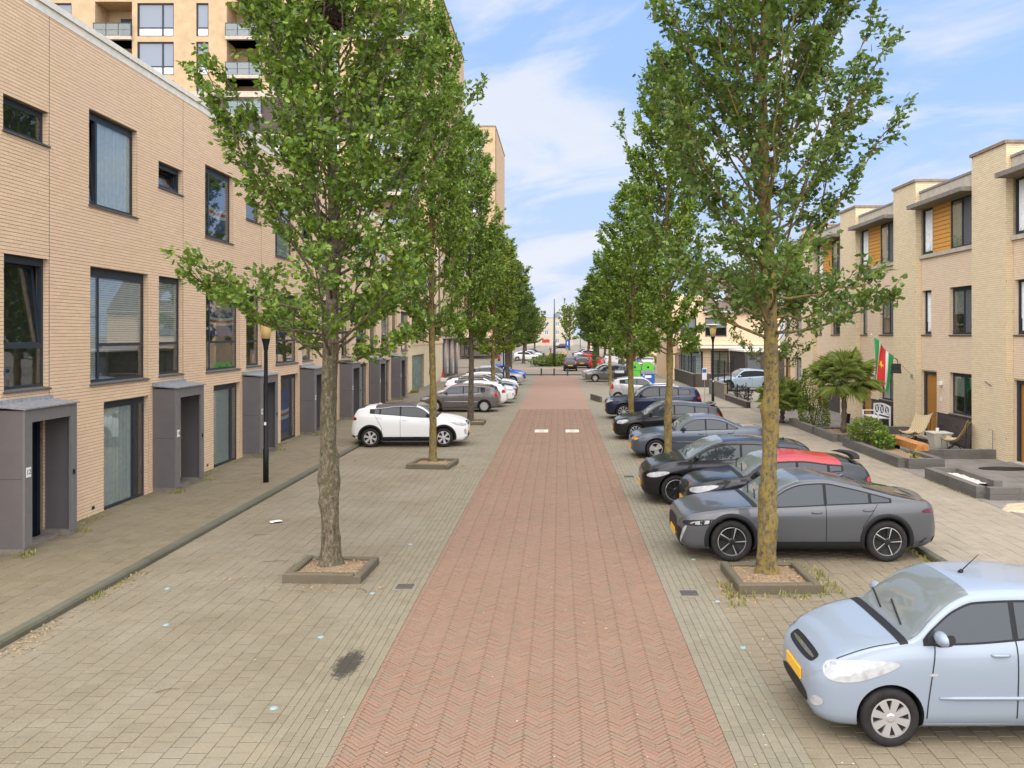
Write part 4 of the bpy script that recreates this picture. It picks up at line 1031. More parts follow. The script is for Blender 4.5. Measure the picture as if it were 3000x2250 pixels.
    # window surround strip (rubber and pillar trim) under the glass
    for sg in (1, -1):
        mb = MB(); V = []; seg = [xs[0]-.05]+list(xs)+[xs[-1]+.04]
        for x in seg:
            a, b = lowx(x)-.02, max(upx(x)+.022, lowx(x)+.0)
            for q in range(5): z = a+(b-a)*q/4; V.append((x-L/2, sg*(C.side(x, z)+.0025), z))
        mb.add(V, [(k*5+q, (k+1)*5+q, (k+1)*5+q+1, k*5+q+1) for k in range(len(seg)-1) for q in range(4)])
        add_part(root, mb, 'window_trim', 'plastic_black')
    # windscreen and rear glass lie on the roof skin
    def screen(x0, x1, nm, mat, inset=.045):
        mb = MB(); xs_ = np.linspace(x0, x1, 14); V = []
        for x in xs_:
            rp = C.roof_pts(float(x), inset); full = rp+[(-y, z) for y, z in rp[::-1][1:]]; m_ = len(full)
            dx = .02; sl = (C.ft(x+dx)-C.ft(x-dx))/(2*dx); nl = math.hypot(1, sl)
            V += [(float(x)-L/2-sl/nl*.006, y, z+.006/nl) for y, z in full]
        mb.add(V, [(i*m_+j, i*m_+j+1, (i+1)*m_+j+1, (i+1)*m_+j) for i in range(13) for j in range(m_-1)])
        add_part(root, mb, nm, mat)
    screen(cowl+.0, rf0-.03, 'windscreen', 'car_screen')
    screen(cowl-.09, cowl-.005, 'cowl', 'plastic_black', .0)
    if spec['rg']: screen(spec['rg'][0], spec['rg'][1], 'rear_window', 'car_glass', .07)
    if roofpaint: screen(rf0-.02, rf1+.32, 'roof_panel', roofpaint, .0)
    for sg in (1, -1):                       # bonnet shut lines
        mb = MB(); V = []
        for x in np.linspace(.24, cowl-.10, 26):
            rg = C.ring(float(x))[-10:]; p, q = Vector((0, rg[2][0], rg[2][1])), Vector((0, rg[3][0], rg[3][1])); d_ = (q-p).normalized(); n_ = Vector((0, -d_.z, d_.y)); n_ = n_ if n_.z > 0 else -n_
            for e in (0, .011): r_ = p+d_*e+n_*.005; V.append((float(x)-L/2, sg*r_.y, r_.z))
        mb.add(V, [(2*i, 2*i+1, 2*i+3, 2*i+2) for i in range(25)]); add_part(root, mb, 'bonnet_line', 'plastic_black')
    # wipers
    for y in (-.30, .25):
        mb = MB(); p = []
        for q in range(6):
            yy = y+.5*q/5-.1; x = cowl+.05+.02*q; rg = C.ring(x)[-10:]; z = float(np.interp(abs(yy), [k[0] for k in rg[::-1]], [k[1] for k in rg[::-1]]))
            p.append((x-L/2, yy, z+.022))
        mb.tube(p, .009, 5)
        add_part(root, mb, 'wiper', 'plastic_black')
    # shut lines
    def line(pts, nm='shut_line', wd=.0055, mat='plastic_black'):
        for sg in (1, -1):
            mb = MB(); V = []
            for (x, z) in pts: V += [(x-wd-L/2, sg*(C.side(x-wd, z)+.0045), z), (x+wd-L/2, sg*(C.side(x+wd, z)+.0045), z)]
            mb.add(V, [(2*i, 2*i+1, 2*i+3, 2*i+2) for i in range(len(pts)-1)])
            add_part(root, mb, nm, mat)
    def vline(x0, x1, z0, z1, n=24): return [(x0+(x1-x0)*(i/(n-1))**1.5, z0+(z1-z0)*i/(n-1)) for i in range(n)]
    zsill = gc+.12
    xb = posts[0]; line(vline(xb, xb, zsill, lowx(xb)))
    x_f = fo+wr*1.22; line(vline(x_f, min(x_f+.10, cowl+.25), zsill, lowx(cowl+.2)-.01))
    x_r = fo+wb-wr*1.15
    if not spec.get('two_door'): line([(x_r-.02+.42*max(0, t_-.35), zsill+.12+(lowx(x_r)-zsill-.14)*t_) for t_ in np.linspace(0, 1, 24)])
    mb = MB(); V = []   # lower sill strip in body paint, or black cladding
    clad = spec.get('clad')
    zt_ = gc+(.17 if clad else .075)
    for sg in (1, -1):
        mb = MB(); V = []; sx = np.linspace(fo+wr*1.13, fo+wb-wr*1.13, 16)
        for x in sx:
            for q in range(4): z = gc+.01+(zt_-gc-.01)*q/3; V.append((x-L/2, sg*(C.side(x, z)+(.014 if clad else .004)), z))
        mb.add(V, [(i*4+q, (i+1)*4+q, (i+1)*4+q+1, i*4+q+1) for i in range(15) for q in range(3)])
        add_part(root, mb, 'sill', 'plastic_black' if clad else spec.get('sillmat', paint_))
    if clad:                                 # dark arch mouldings
        for ax in (fo, fo+wb):
            for sg in (1, -1):
                mb = MB(); V = []; n2 = 26
                for j in range(n2):
                    an = math.pi*(-.08+1.16*j/(n2-1))
                    for rr_ in (wr*1.125, wr*1.135+.012, wr*1.135+.065, wr*1.135+.075):
                        x, z = ax+rr_*math.cos(an), wr+.012+rr_*math.sin(an)
                        x = min(max(x, .02), L-.02); mid = (wr*1.13+.005 < rr_ < wr*1.135+.07)
                        V.append((x-L/2, sg*(C.side(x, max(z, gc+.01))+(.016 if mid else .0)), z))
                mb.add(V, [(i*4+q, (i+1)*4+q, (i+1)*4+q+1, i*4+q+1) for i in range(n2-1) for q in range(3)])
                add_part(root, mb, 'arch_moulding', 'plastic_black')
        MBx = decal(bvh, [(-hw*.93, gc+.03), (hw*.93, gc+.03), (hw*.9, gc+.22), (-hw*.9, gc+.22)], 'back', L, .012, .12, False); add_part(root, MBx, 'rear_valance', 'plastic_black')
        MBx = decal(bvh, [(-hw*.80, gc+.05), (hw*.80, gc+.05), (hw*.78, gc+.14), (-hw*.78, gc+.14)], 'front', L, .010, .12, False); add_part(root, MBx, 'front_valance', 'plastic_black')
    # handles
    for hx in (posts[0]-.16, x_r-.02+.10):
        if spec.get('two_door') and hx > posts[0]: continue
        z = lowx(hx)-.13
        for sg in (1, -1):
            y = sg*(C.side(hx, z)+.012)
            mb = MB().tube([(hx-.10-L/2, y-sg*.016, z), (hx-.07-L/2, y, z), (hx+.05-L/2, y, z), (hx+.085-L/2, y-sg*.016, z)], [.012, .017, .017, .012], 6)
            add_part(root, mb, 'door_handle', spec.get('handle', paint_))
    # rubbing strip
    if spec.get('strip'):
        for sg in (1, -1):
            mb = MB(); p = [(x-L/2, sg*(C.side(x, spec['strip'])+.006), spec['strip']) for x in np.linspace(x_f+.12, x_r+.05, 10)]; mb.tube(p, [.012]+[.02]*8+[.014], 6)
            add_part(root, mb, 'rubbing_strip', spec.get('stripmat', paint_))
    # mirrors
    for sg in (1, -1):
        x = cowl+.30; z = lowx(x)+.075; y = C.side(x, z)
        mb = MB(); rr_ = [(.10, 0), (.0, 0)]
        V = []; n2 = 10
        prof = [(0.0, .25), (.03, .8), (.09, 1.0), (.16, .95), (.21, .6), (.225, .2)]
        for (dy, sc) in prof:
            for j in range(n2):
                an = 2*math.pi*j/n2; V.append((x-L/2-.02+.075*sc*math.cos(an)*(1.0 if math.cos(an) < 0 else .35), sg*(y+.03+dy), z+.01+.07*sc*math.sin(an)))
        mb.add(V, [(i*n2+j, i*n2+(j+1) % n2, (i+1)*n2+(j+1) % n2, (i+1)*n2+j) for i in range(len(prof)-1) for j in range(n2)]+[tuple(range(n2)), tuple((len(prof)-1)*n2+j for j in range(n2))])
        mb.tube([(x-L/2, sg*(y-.02), z-.05), (x-L/2, sg*(y+.07), z-.03)], .025, 6)
        add_part(root, mb, 'mirror', spec.get('mirror', paint_))
    # wheels
    tm, rm = make_wheel(wr, spec.get('tw', .2), spec['rim'], spec.get('tr', .66))
    for ax in (fo, fo+wb):
        for sg in (1, -1):
            yw = sg*(C.fp(ax)-spec.get('tw', .2)/2-.012)
            w_ = link('wheel', tm, root, (ax-L/2, yw, wr), 0 if sg > 0 else math.pi); link('rim', rm, w_)
    # lights, grille, bumper openings, plates
    for nm, poly, mat in spec.get('headlight', []):
        for sg in (1, -1):
            if nm.startswith('c:'): add_part(root, decal(bvh, poly, 'corner', L, .006, .045, mode_hw=hw, sgn=sg), nm[2:], mat); continue
            p = [(a*sg, b) for a, b in poly]; add_part(root, decal(bvh, p, 'front', L, .006, .05), nm, mat)
    for nm, poly, mat in spec.get('front', []): add_part(root, decal(bvh, poly, 'front', L, .005, .06, True), nm, mat)
    for nm, poly, mat in spec.get('sideparts', []):
        for sg in (1, -1):
            mb = decal(bvh, poly, 'side', L, .005, .05); mb.v = [(x, y*sg, z) for x, y, z in mb.v]; add_part(root, mb, nm, mat)
    for nm, poly, mat in spec.get('back', []):
        for sg in (1, -1): add_part(root, decal(bvh, [(a*sg, b) for a, b in poly], 'back', L, .006, .05), nm, mat)
    for nm, poly, mat in spec.get('backmid', []): add_part(root, decal(bvh, poly, 'back', L, .005, .08), nm, mat)
    for fr_ in (True, False):
        z = spec.get('fplate', .40) if fr_ else spec.get('rplate', .62); o_ = Vector((-L if fr_ else L, 0, z)); hit = bvh.ray_cast(o_, Vector((1 if fr_ else -1, 0, 0)))
        if hit[0]:
            x = hit[0].x; pl = MB(); sgn = -1 if fr_ else 1
            pl.box(min(x+sgn*.004, x+sgn*.022), max(x+sgn*.004, x+sgn*.022), -.26, .26, z-.055, z+.055); add_part(root, pl, 'number_plate', 'plate_yellow', False)
    if spec.get('badge'):
        z = spec['badge']; hit = bvh.ray_cast(Vector((-L, 0, z)), Vector((1, 0, 0)))
        if hit[0]:
            mb = MB(); n2 = 20; x = hit[0].x-.012
            ring_ = [(x, s_*math.cos(2*math.pi*j/n2)*.062, z+s_*math.sin(2*math.pi*j/n2)*.045) for s_ in (1.0, .72) for j in range(n2)]
            mb.add(ring_, [(j, (j+1) % n2, n2+(j+1) % n2, n2+j) for j in range(n2)])
            mb.add([(x, -.03, z-.03), (x, -.015, z-.03), (x, .0, z+.03), (x, -.012, z+.03)], [(0, 1, 2, 3)]); mb.add([(x, .012, z-.03), (x, .03, z-.03), (x, .014, z+.03), (x, .002, z+.03)], [(0, 1, 2, 3)])
            add_part(root, mb, 'badge', 'chrome', False)
    if spec.get('antenna'):
        x = spec['antenna']; z = C.ft(x); mb = MB(); mb.tube([(x-L/2, 0, z-.005), (x-L/2+.03, 0, z+.03)], [.03, .018], 8); mb.tube([(x-L/2+.02, 0, z+.02), (x-L/2+.20, 0, z+.19)], [.007, .004], 5); add_part(root, mb, 'antenna', 'plastic_black')
    if spec.get('fin'):
        x = spec['fin']; z = C.ft(x); mb = MB().prism([(x-.10-L/2, z-.01), (x+.07-L/2, z-.01), (x+.06-L/2, z+.055)], -.015, .015, lambda a_, b_, h: (a_, h, b_)); add_part(root, mb, 'antenna', paint_)
    if spec.get('spoiler'):
        x, z = spec['spoiler']; mb = MB(); n2 = 13; V = []
        for j in range(n2):
            yy = -hw*.74+hw*1.48*j/(n2-1); e = (yy/(hw*.74))**2
            V += [(x-.16-L/2+.10*e*-1, yy, z-.01-.02*e), (x+.06-L/2-.12*e, yy, z+.035-.03*e), (x+.05-L/2-.12*e, yy, z+.01-.03*e)]
        mb.add(V, [(3*i+q, 3*i+3+q, 3*i+3+(q+1) % 3, 3*i+(q+1) % 3) for i in range(n2-1) for q in range(3)]); add_part(root, mb, 'spoiler', spec.get('spoilmat', paint_))
    if spec.get('rails'):
        for sg in (1, -1):
            p = []
            for x in np.linspace(rf0+.02, rf1+.05, 9): rg = C.ring(float(x))[-10]; p.append((x-L/2, sg*(rg[0]-.03), C.ft(x)-.02))
            p[0] = (p[0][0], p[0][1], p[0][2]-.04); p[-1] = (p[-1][0], p[-1][1], p[-1][2]-.04); add_part(root, MB().tube(p, .016, 6), 'roof_rail', 'chrome')
    tag(root, label, 'car', group); root['L'] = L
    return root
def quads(y0, y1, z0, z1): return [(y0, z0), (y1, z0), (y1, z1), (y0, z1)]
G_R = 'cars parked nose to the road on the right'; G_L = 'cars parked across the bays on the left'; G_F = 'cars beyond the crossing'
def place(o, x, y, rz=0.0, z=0.0): o.location = (x, y, z); o.rotation_euler = (0, 0, rz); return o
def recolor(o, frm, to):
    """gives a copied car its own paint (material slots linked to the object)"""
    for ch in o.children:
        for i, sl_ in enumerate(ch.material_slots):
            if sl_.material and sl_.material.name == frm: sl_.link = 'OBJECT'; sl_.material = MT[to]
    return o
SP = {}
SP['city'] = dict(L=3.565, W=1.60, H=1.53, wb=2.38, fo=.735, wr=.290, style='hatch', cowl=.93, rf0=1.62, rf1=2.75, tail=3.4, ch=1.055, nz=.60, gc=.17, rise=.09, xr=2.98, posts=(1.98, 2.72), rg=(3.14, 3.40), rim='hub8', tr=.68, tw=.17, strip=.50, badge=.735, antenna=1.78, fplate=.53, handle='paint_ice_blue',
    headlight=[('c:headlight', [(-.06, .70), (.02, .635), (.22, .63), (.44, .72), (.60, .83), (.48, .86), (.20, .845), (-.06, .80)], 'lamp_clear'), ('c:lamp_bowl', [(.10, .70), (.22, .70), (.24, .80), (.12, .80)], 'chrome'), ('fog_light', [(.50, .34), (.62, .34), (.66, .44), (.55, .45)], 'lamp_clear')],
    front=[('grille', [(-.38, .69), (.38, .69), (.42, .755), (.36, .785), (-.36, .785), (-.42, .755)], 'plastic_black'), ('lower_grille', [(-.40, .27), (.40, .27), (.50, .44), (-.50, .44)], 'plastic_black'), ('grille_bar', [(-.36, .725), (.36, .725), (.36, .75), (-.36, .75)], 'chrome')],
    sideparts=[('indicator', [(1.10, .715), (1.19, .72), (1.19, .75), (1.10, .745)], 'lamp_clear'), ('mirror_base', [(1.12, .985), (1.40, .985), (1.38, 1.13)], 'plastic_black')],
    back=[('tail_light', [(.50, .82), (.70, .80), (.66, 1.10), (.56, 1.10)], 'lamp_red')])
SP['fastback'] = dict(L=4.69, W=1.86, H=1.49, wb=2.79, fo=.93, wr=.368, style='fastback', cowl=1.40, rf0=2.22, rf1=3.0, tail=4.38, ch=1.02, nz=.66, gc=.20, rise=.06, xr=4.05, posts=(2.62, 3.42), rg=(3.35, 4.30), rim='five', tr=.70, tw=.21, clad=True, mirror='plastic_black', fin=3.15, spoiler=(4.50, 1.075), fplate=.42, pill=.06,
    headlight=[('c:headlight_surround', [(-.10, .64), (.30, .64), (.62, .78), (.10, .74), (-.10, .72)], 'plastic_black'), ('c:headlight', [(.02, .665), (.28, .66), (.55, .765), (.12, .725)], 'lamp_clear'), ('light_claw', [(.62, .30), (.66, .30), (.80, .62), (.76, .64)], 'lamp_clear'), ('side_intake', [(.46, .34), (.66, .30), (.74, .58), (.50, .60)], 'plastic_black')],
    front=[('grille', [(-.46, .42), (.46, .42), (.54, .60), (.44, .70), (-.44, .70), (-.54, .60)], 'plastic_black')],
    back=[('tail_light', [(.40, .86), (.82, .86), (.84, .94), (.40, .92)], 'lamp_dark_red')],
    sideparts=[('tail_light', [(4.32, .88), (4.62, .86), (4.62, .94), (4.40, .95)], 'lamp_dark_red')])
SP['tallhatch'] = dict(L=4.26, W=1.81, H=1.56, wb=2.77, fo=.80, wr=.355, style='hatch', cowl=1.02, rf0=1.98, rf1=3.2, tail=4.1, ch=1.10, nz=.66, gc=.19, rise=.05, xr=3.72, posts=(2.36, 3.22), rg=(3.76, 4.08), rim='black', tr=.72, tw=.215, fin=3.5, handle='paint_black', fplate=.42, badge=.80,
    headlight=[('c:headlight', [(-.06, .70), (0, .655), (.24, .66), (.48, .78), (.36, .81), (.05, .765)], 'lamp_clear')],
    front=[('lower_grille', [(-.62, .28), (.62, .28), (.66, .42), (-.66, .42)], 'plastic_black')],
    back=[('tail_light', [(.42, .88), (.82, .88), (.80, 1.02), (.46, 1.00)], 'lamp_dark_red')])
SP['crossover'] = dict(L=4.22, W=1.80, H=1.575, wb=2.64, fo=.86, wr=.345, style='suv', cowl=1.17, rf0=1.86, rf1=3.0, tail=4.0, ch=1.12, nz=.72, gc=.21, rise=.12, xr=3.48, posts=(2.42, 3.15), rg=(3.72, 3.98), rim='flower', tr=.68, tw=.21, clad=True, mirror='plastic_black', fin=3.25, fplate=.50, badge=.82,
    headlight=[('c:headlight', [(-.16, .80), (-.10, .755), (.16, .76), (.46, .90), (.36, .93), (-.08, .86)], 'lamp_clear'), ('fog_light', [(.64, .44), (.74, .46), (.76, .64), (.68, .66)], 'lamp_clear')],
    front=[('grille', [(-.34, .74), (.34, .74), (.38, .88), (-.38, .88)], 'plastic_black'), ('lower_grille', [(-.56, .32), (.56, .32), (.60, .56), (-.60, .56)], 'plastic_black')],
    back=[('tail_light', [(.44, .98), (.80, .96), (.82, 1.10), (.48, 1.06)], 'lamp_red')],
    sideparts=[('tail_light', [(3.98, .98), (4.16, .96), (4.14, 1.10), (4.02, 1.09)], 'lamp_dark_red')])
SP['sedan'] = dict(L=4.47, W=1.74, H=1.41, wb=2.725, fo=.76, wr=.32, style='sedan', cowl=1.42, rf0=2.08, rf1=2.95, tail=3.72, ch=.97, nz=.58, gc=.16, rise=.02, xr=3.46, posts=(2.40, 3.10), rg=(3.02, 3.62), rim='disc', tr=.68, tw=.21, strip=.56, fplate=.36,
    headlight=[('headlight', [(.30, .69), (.32, .60), (.56, .60), (.58, .70)], 'lamp_clear'), ('indicator', [(.59, .60), (.74, .62), (.76, .69), (.60, .70)], 'lamp_amber')],
    front=[('grille', [(.02, .60), (.24, .61), (.22, .71), (.04, .71)], 'plastic_black'), ('grille', [(-.02, .60), (-.24, .61), (-.22, .71), (-.04, .71)], 'plastic_black'), ('lower_grille', [(-.5, .24), (.5, .24), (.48, .36), (-.48, .36)], 'plastic_black')],
    back=[('tail_light', [(.44, .74), (.78, .74), (.78, .90), (.48, .90)], 'lamp_red')], sideparts=[('tail_light', [(4.26, .76), (4.42, .76), (4.40, .90), (4.28, .91)], 'lamp_red')])
SP['hatch'] = dict(L=4.2, W=1.76, H=1.47, wb=2.58, fo=.86, wr=.315, style='hatch', cowl=1.18, rf0=1.92, rf1=3.15, tail=4.0, ch=1.0, nz=.60, gc=.17, rise=.07, xr=3.44, posts=(2.34, 3.12), rg=(3.72, 4.02), rim='ten', tr=.68, tw=.2, strip=.55, stripmat='paint_silver', fplate=.40, badge=.70,
    headlight=[('c:headlight', [(-.06, .70), (0, .635), (.20, .63), (.40, .74), (.34, .80), (.02, .77)], 'lamp_clear')],
    front=[('grille', [(-.40, .66), (.40, .66), (.42, .74), (-.42, .74)], 'plastic_black'), ('lower_grille', [(-.55, .26), (.55, .26), (.58, .40), (-.58, .40)], 'plastic_black')],
    back=[('tail_light', [(.46, .82), (.74, .80), (.76, 1.00), (.52, 1.02)], 'lamp_red')], sideparts=[('tail_light', [(3.93, .82), (4.12, .80), (4.08, 1.0), (3.98, 1.03)], 'lamp_red')])
SP['suv'] = dict(L=4.66, W=1.89, H=1.64, wb=2.87, fo=.86, wr=.365, style='suv', cowl=1.42, rf0=2.12, rf1=3.6, tail=4.4, ch=1.14, nz=.76, gc=.21, rise=.06, xr=4.02, posts=(2.58, 3.48), rg=(4.12, 4.42), rim='multi', tr=.70, tw=.235, rails=True, handle='paint_navy', fplate=.46, badge=.84,
    headlight=[('headlight', [(.50, .90), (.50, .80), (.74, .78), (.84, .86), (.84, .94), (.66, .93)], 'lamp_clear')],
    front=[('grille', [(-.44, .72), (.44, .72), (.48, .92), (-.48, .92)], 'plastic_black'), ('lower_grille', [(-.66, .32), (.66, .32), (.70, .46), (-.70, .46)], 'plastic_black')],
    back=[('tail_light', [(.40, .98), (.84, .96), (.86, 1.10), (.42, 1.08)], 'lamp_red')], sideparts=[('tail_light', [(4.38, .98), (4.60, .96), (4.58, 1.10), (4.42, 1.10)], 'lamp_red')])

# --- the right-hand bays, near to far
place(make_car('parked_car', SP['city'], 'paint_ice_blue', 'pale ice blue small hatchback with silver hubcaps, closest to the camera', G_R), 2.545+3.565/2, 9.10)
place(make_car('parked_car', SP['fastback'], 'paint_grey', 'dark grey fastback car with black arch mouldings and two-tone wheels', G_R), 2.17+4.69/2, 16.02)
s_ = dict(SP['crossover'], L=3.98, wb=2.52, fo=.80, H=1.52, rim='black', spoiler=(3.72, 1.47), spoilmat='plastic_black', xr=3.22, posts=(2.3, 2.95), rf1=2.9, rg=(3.5, 3.74), antenna=1.95, fin=None)
s_['sideparts'] = [('tail_light', [(3.74, .98), (3.92, .96), (3.90, 1.10), (3.78, 1.09)], 'lamp_red')]
place(make_car('parked_car', s_, 'paint_black_pearl', 'black crossover with a bright red roof between grey and black cars', G_R, 'paint_red'), 2.70+3.98/2, 18.50)
place(make_car('parked_car', SP['tallhatch'], 'paint_black', 'glossy black tall hatchback with all-black wheels', G_R), 2.02+4.26/2, 21.0, R(-1.5))
place(make_car('parked_car', SP['sedan'], 'paint_steel', 'blue-grey saloon with amber indicators and wide disc wheels', G_R), 2.40+4.47/2, 28.45, R(1))
s_ = dict(SP['hatch'], L=4.32, W=1.77, H=1.46, rim='multi', strip=None, xr=3.62, spoiler=(4.0, 1.39), tr=.72, handle='paint_black')
place(make_car('parked_car', s_, 'paint_black', 'black hatchback with silver multi-spoke wheels in front of the lamp post', G_R), 2.12+4.32/2, 33.3, R(-1))
place(make_car('parked_car', SP['suv'], 'paint_navy', 'dark navy estate car with chrome roof rails', G_R), 2.25+4.66/2, 41.3, R(-1))
s_ = dict(SP['city'], rim='ten', strip=None, antenna=None, handle='paint_silver', L=3.6)
s_['sideparts'] = s_['sideparts']+[('tail_light', [(3.36, .80), (3.52, .80), (3.46, 1.12), (3.40, 1.12)], 'lamp_red')]
pic = place(make_car('parked_car', s_, 'paint_silver', 'silver small hatchback parked tail to the road before the bins', G_R), 3.05+1.8, 51.4, math.pi)
s_ = dict(SP['hatch'], L=4.05, W=1.75, H=1.46, wb=2.55, fo=.84, xr=3.32, rg=(3.58, 3.88), rim='hub8', strip=None)
s_['sideparts'] = []
polo = place(make_car('parked_car', s_, 'paint_taupe', 'grey-brown hatchback parked beside the dark waste container', G_R), 2.25+2.02, 73.2)
o = recolor(copy_tree(polo), 'paint_taupe', 'paint_silver'); place(o, 2.05+2.02, 76.6); o['label'] = 'silver hatchback mostly hidden behind the grey-brown one at the far right bays'
o = recolor(copy_tree(polo), 'paint_taupe', 'paint_white'); place(o, 4.6+2.02, 79.4); o['label'] = 'white hatchback set back at the end of the right bays'
# --- the left-hand bays
cap = place(make_car('parked_car', dict(SP['crossover'], handle='paint_white'), 'paint_white', 'white crossover with black roof and flower-pattern wheels beside the second left tree', G_L, 'paint_black'), -5.47, 31.35, math.pi+R(2))
golf = place(make_car('parked_car', SP['hatch'], 'paint_taupe', 'grey-brown hatchback with silver strip parked nose to the left houses', G_L), -5.25, 45.0, R(-1.5))
o = recolor(copy_tree(golf), 'paint_taupe', 'paint_white'); place(o, -5.05, 47.8, R(-1)); o['label'] = 'white hatchback right behind the grey-brown one on the left'
for ch in [c for c in o.children if c.name.startswith('rubbing')]: bpy.data.objects.remove(ch)
o = copy_tree(cap); place(o, -4.75, 50.4, math.pi); o['label'] = 'white crossover with black grille facing the road near the left lamp post'
est = place(make_car('parked_car', dict(SP['suv'], H=1.52, ch=1.02, nz=.64, gc=.17, L=4.6, fplate=.38, badge=.72, headlight=[('headlight', [(.50, .78), (.50, .68), (.74, .66), (.84, .74), (.84, .82), (.66, .81)], 'lamp_clear')], front=[('grille', [(-.44, .56), (.44, .56), (.48, .76), (-.48, .76)], 'plastic_black')], handle='paint_black'), 'paint_black_pearl', 'dark estate car with chrome roof rails facing the road on the left', G_L), -4.95, 53.6, math.pi)
for (x, y, pt, lab, src, frm, rz) in (
        (-4.9, 56.3, 'paint_silver', 'silver hatchback facing the road, in the middle of the left row', golf, 'paint_taupe', math.pi),
        (-4.9, 59.0, 'paint_white', 'white hatchback facing the road beyond the silver one on the left', polo, 'paint_taupe', math.pi),
        (-5.2, 68.4, 'paint_silver', 'silver estate car next to the blue car on the left', est, 'paint_black_pearl', math.pi),
        (-4.95, 73.9, 'paint_blue', 'bright blue hatchback at the far end of the left bays', polo, 'paint_taupe', math.pi)):
    o = recolor(copy_tree(src), frm, pt); place(o, x, y, rz); o['label'] = lab
# --- beyond the crossing
for (x, y, pt, lab, src, frm, rz) in (
        (1.25, 95.4, 'paint_black', 'small black car driving away across the junction', pic, 'paint_silver', -math.pi/2),
        (2.75, 103.5, 'paint_grey', 'dark grey tall car waiting ahead of the small black one', cap, 'paint_white', -math.pi/2),
        (4.3, 99.0, 'paint_red', 'red car half hidden by the ivy-clad trunk', polo, 'paint_taupe', -math.pi/2),
        (-0.05, 143, 'paint_yellow', 'yellow car coming down the street behind the hedge', polo, 'paint_taupe', math.pi/2),
        (-5.1, 131, 'paint_white', 'white car nearest the crossing on the left of the far street', polo, 'paint_taupe', math.pi),
        (-4.9, 136, 'paint_silver', 'silver car second from the crossing on the far street left', golf, 'paint_taupe', math.pi),
        (-4.9, 141, 'paint_white', 'white car third from the crossing on the far street left', golf, 'paint_taupe', math.pi),
        (-4.9, 147, 'paint_silver', 'silver car fourth from the crossing on the far street left', polo, 'paint_taupe', math.pi),
        (-4.8, 155, 'paint_navy', 'dark blue car farthest back on the far street left', golf, 'paint_taupe', math.pi),
        (-8.4, 129, 'paint_red', 'red car behind the white one left of the far street', polo, 'paint_taupe', -math.pi/2),
        (4.3, 128, 'paint_red', 'red car nearest the crossing on the far street right', polo, 'paint_taupe', -math.pi/2),
        (4.6, 146, 'paint_white', 'white car behind the red one on the far street right', golf, 'paint_taupe', 0),
        (4.5, 153, 'paint_black', 'black car in the far right parking row', golf, 'paint_taupe', 0),
        (4.5, 160, 'paint_silver', 'silver car in the far right parking row', golf, 'paint_taupe', 0),
        (0.6, 236, 'paint_navy', 'dark blue car crossing the very end of the street', est, 'paint_black_pearl', 0),
        (10.2, 99, 'paint_silver', 'silver car seen from behind beside the green bins', golf, 'paint_taupe', -math.pi/2),
        (8.4, 118, 'paint_white', 'white car by the hedge behind the crossing on the right', polo, 'paint_taupe', -math.pi/2),
        (6.6, 108, 'paint_white', 'white car behind the silver hatchback beyond the right bays', cap, 'paint_white', -math.pi/2)):
    o = copy_tree(src)
    if frm != pt: recolor(o, frm, pt)
    place(o, x, y, rz, -0.02); o['label'] = lab; o['group'] = G_F
van = copy_tree(est); recolor(van, 'paint_black_pearl', 'paint_pale_blue'); place(van, 13.2, 60.3, R(8), 0.09); van['label'] = 'pale blue car behind the mesh fence in the courtyard'; van['group'] = 'cars in the courtyard'
# ------------------------------------------------------------------ trees and plants
LEAF = np.array([(0, 0, 0), (.22, .26, .03), (.52, .18, .0), (.50, .36, -.02), (.80, .10, -.04), (1, 0, -.10), (.80, -.10, -.04), (.50, -.36, -.02), (.52, -.18, 0), (.22, -.26, .03)], np.float32)
LEAF_F = np.array([(0, 1, 2), (0, 2, 4), (2, 3, 4), (0, 4, 5), (0, 5, 6), (0, 6, 8), (6, 7, 8), (0, 8, 9)])
LEAF_S = np.array([(0, 0, 0), (.45, .32, .02), (1, 0, -.08), (.45, -.32, .02)], np.float32)
LEAF_SF = np.array([(0, 1, 2), (0, 2, 3)])
def leaves(P, D, size, rng, simple=False, droop=.25, up=.5):
    """P positions, D preferred directions -> vertex and face arrays of single leaves"""
    n = len(P); T, TF = (LEAF_S, LEAF_SF) if simple else (LEAF, LEAF_F)
    d = D+rng.normal(0, .65, (n, 3)); d[:, 2] -= droop; d /= np.linalg.norm(d, axis=1)[:, None]+1e-9
    nn = rng.normal(0, .8, (n, 3)); nn[:, 2] += up+.3; nn -= (nn*d).sum(1)[:, None]*d; nn /= np.linalg.norm(nn, axis=1)[:, None]+1e-9
    s_ = np.cross(nn, d); sz = size*rng.uniform(.65, 1.25, n)
    V = P[:, None, :]+(T[None, :, 0, None]*d[:, None, :]+T[None, :, 1, None]*s_[:, None, :]+T[None, :, 2, None]*nn[:, None, :])*sz[:, None, None]
    F_ = TF[None]+(np.arange(n)*len(T))[:, None, None]
    return V.reshape(-1, 3), F_.reshape(-1, 3)
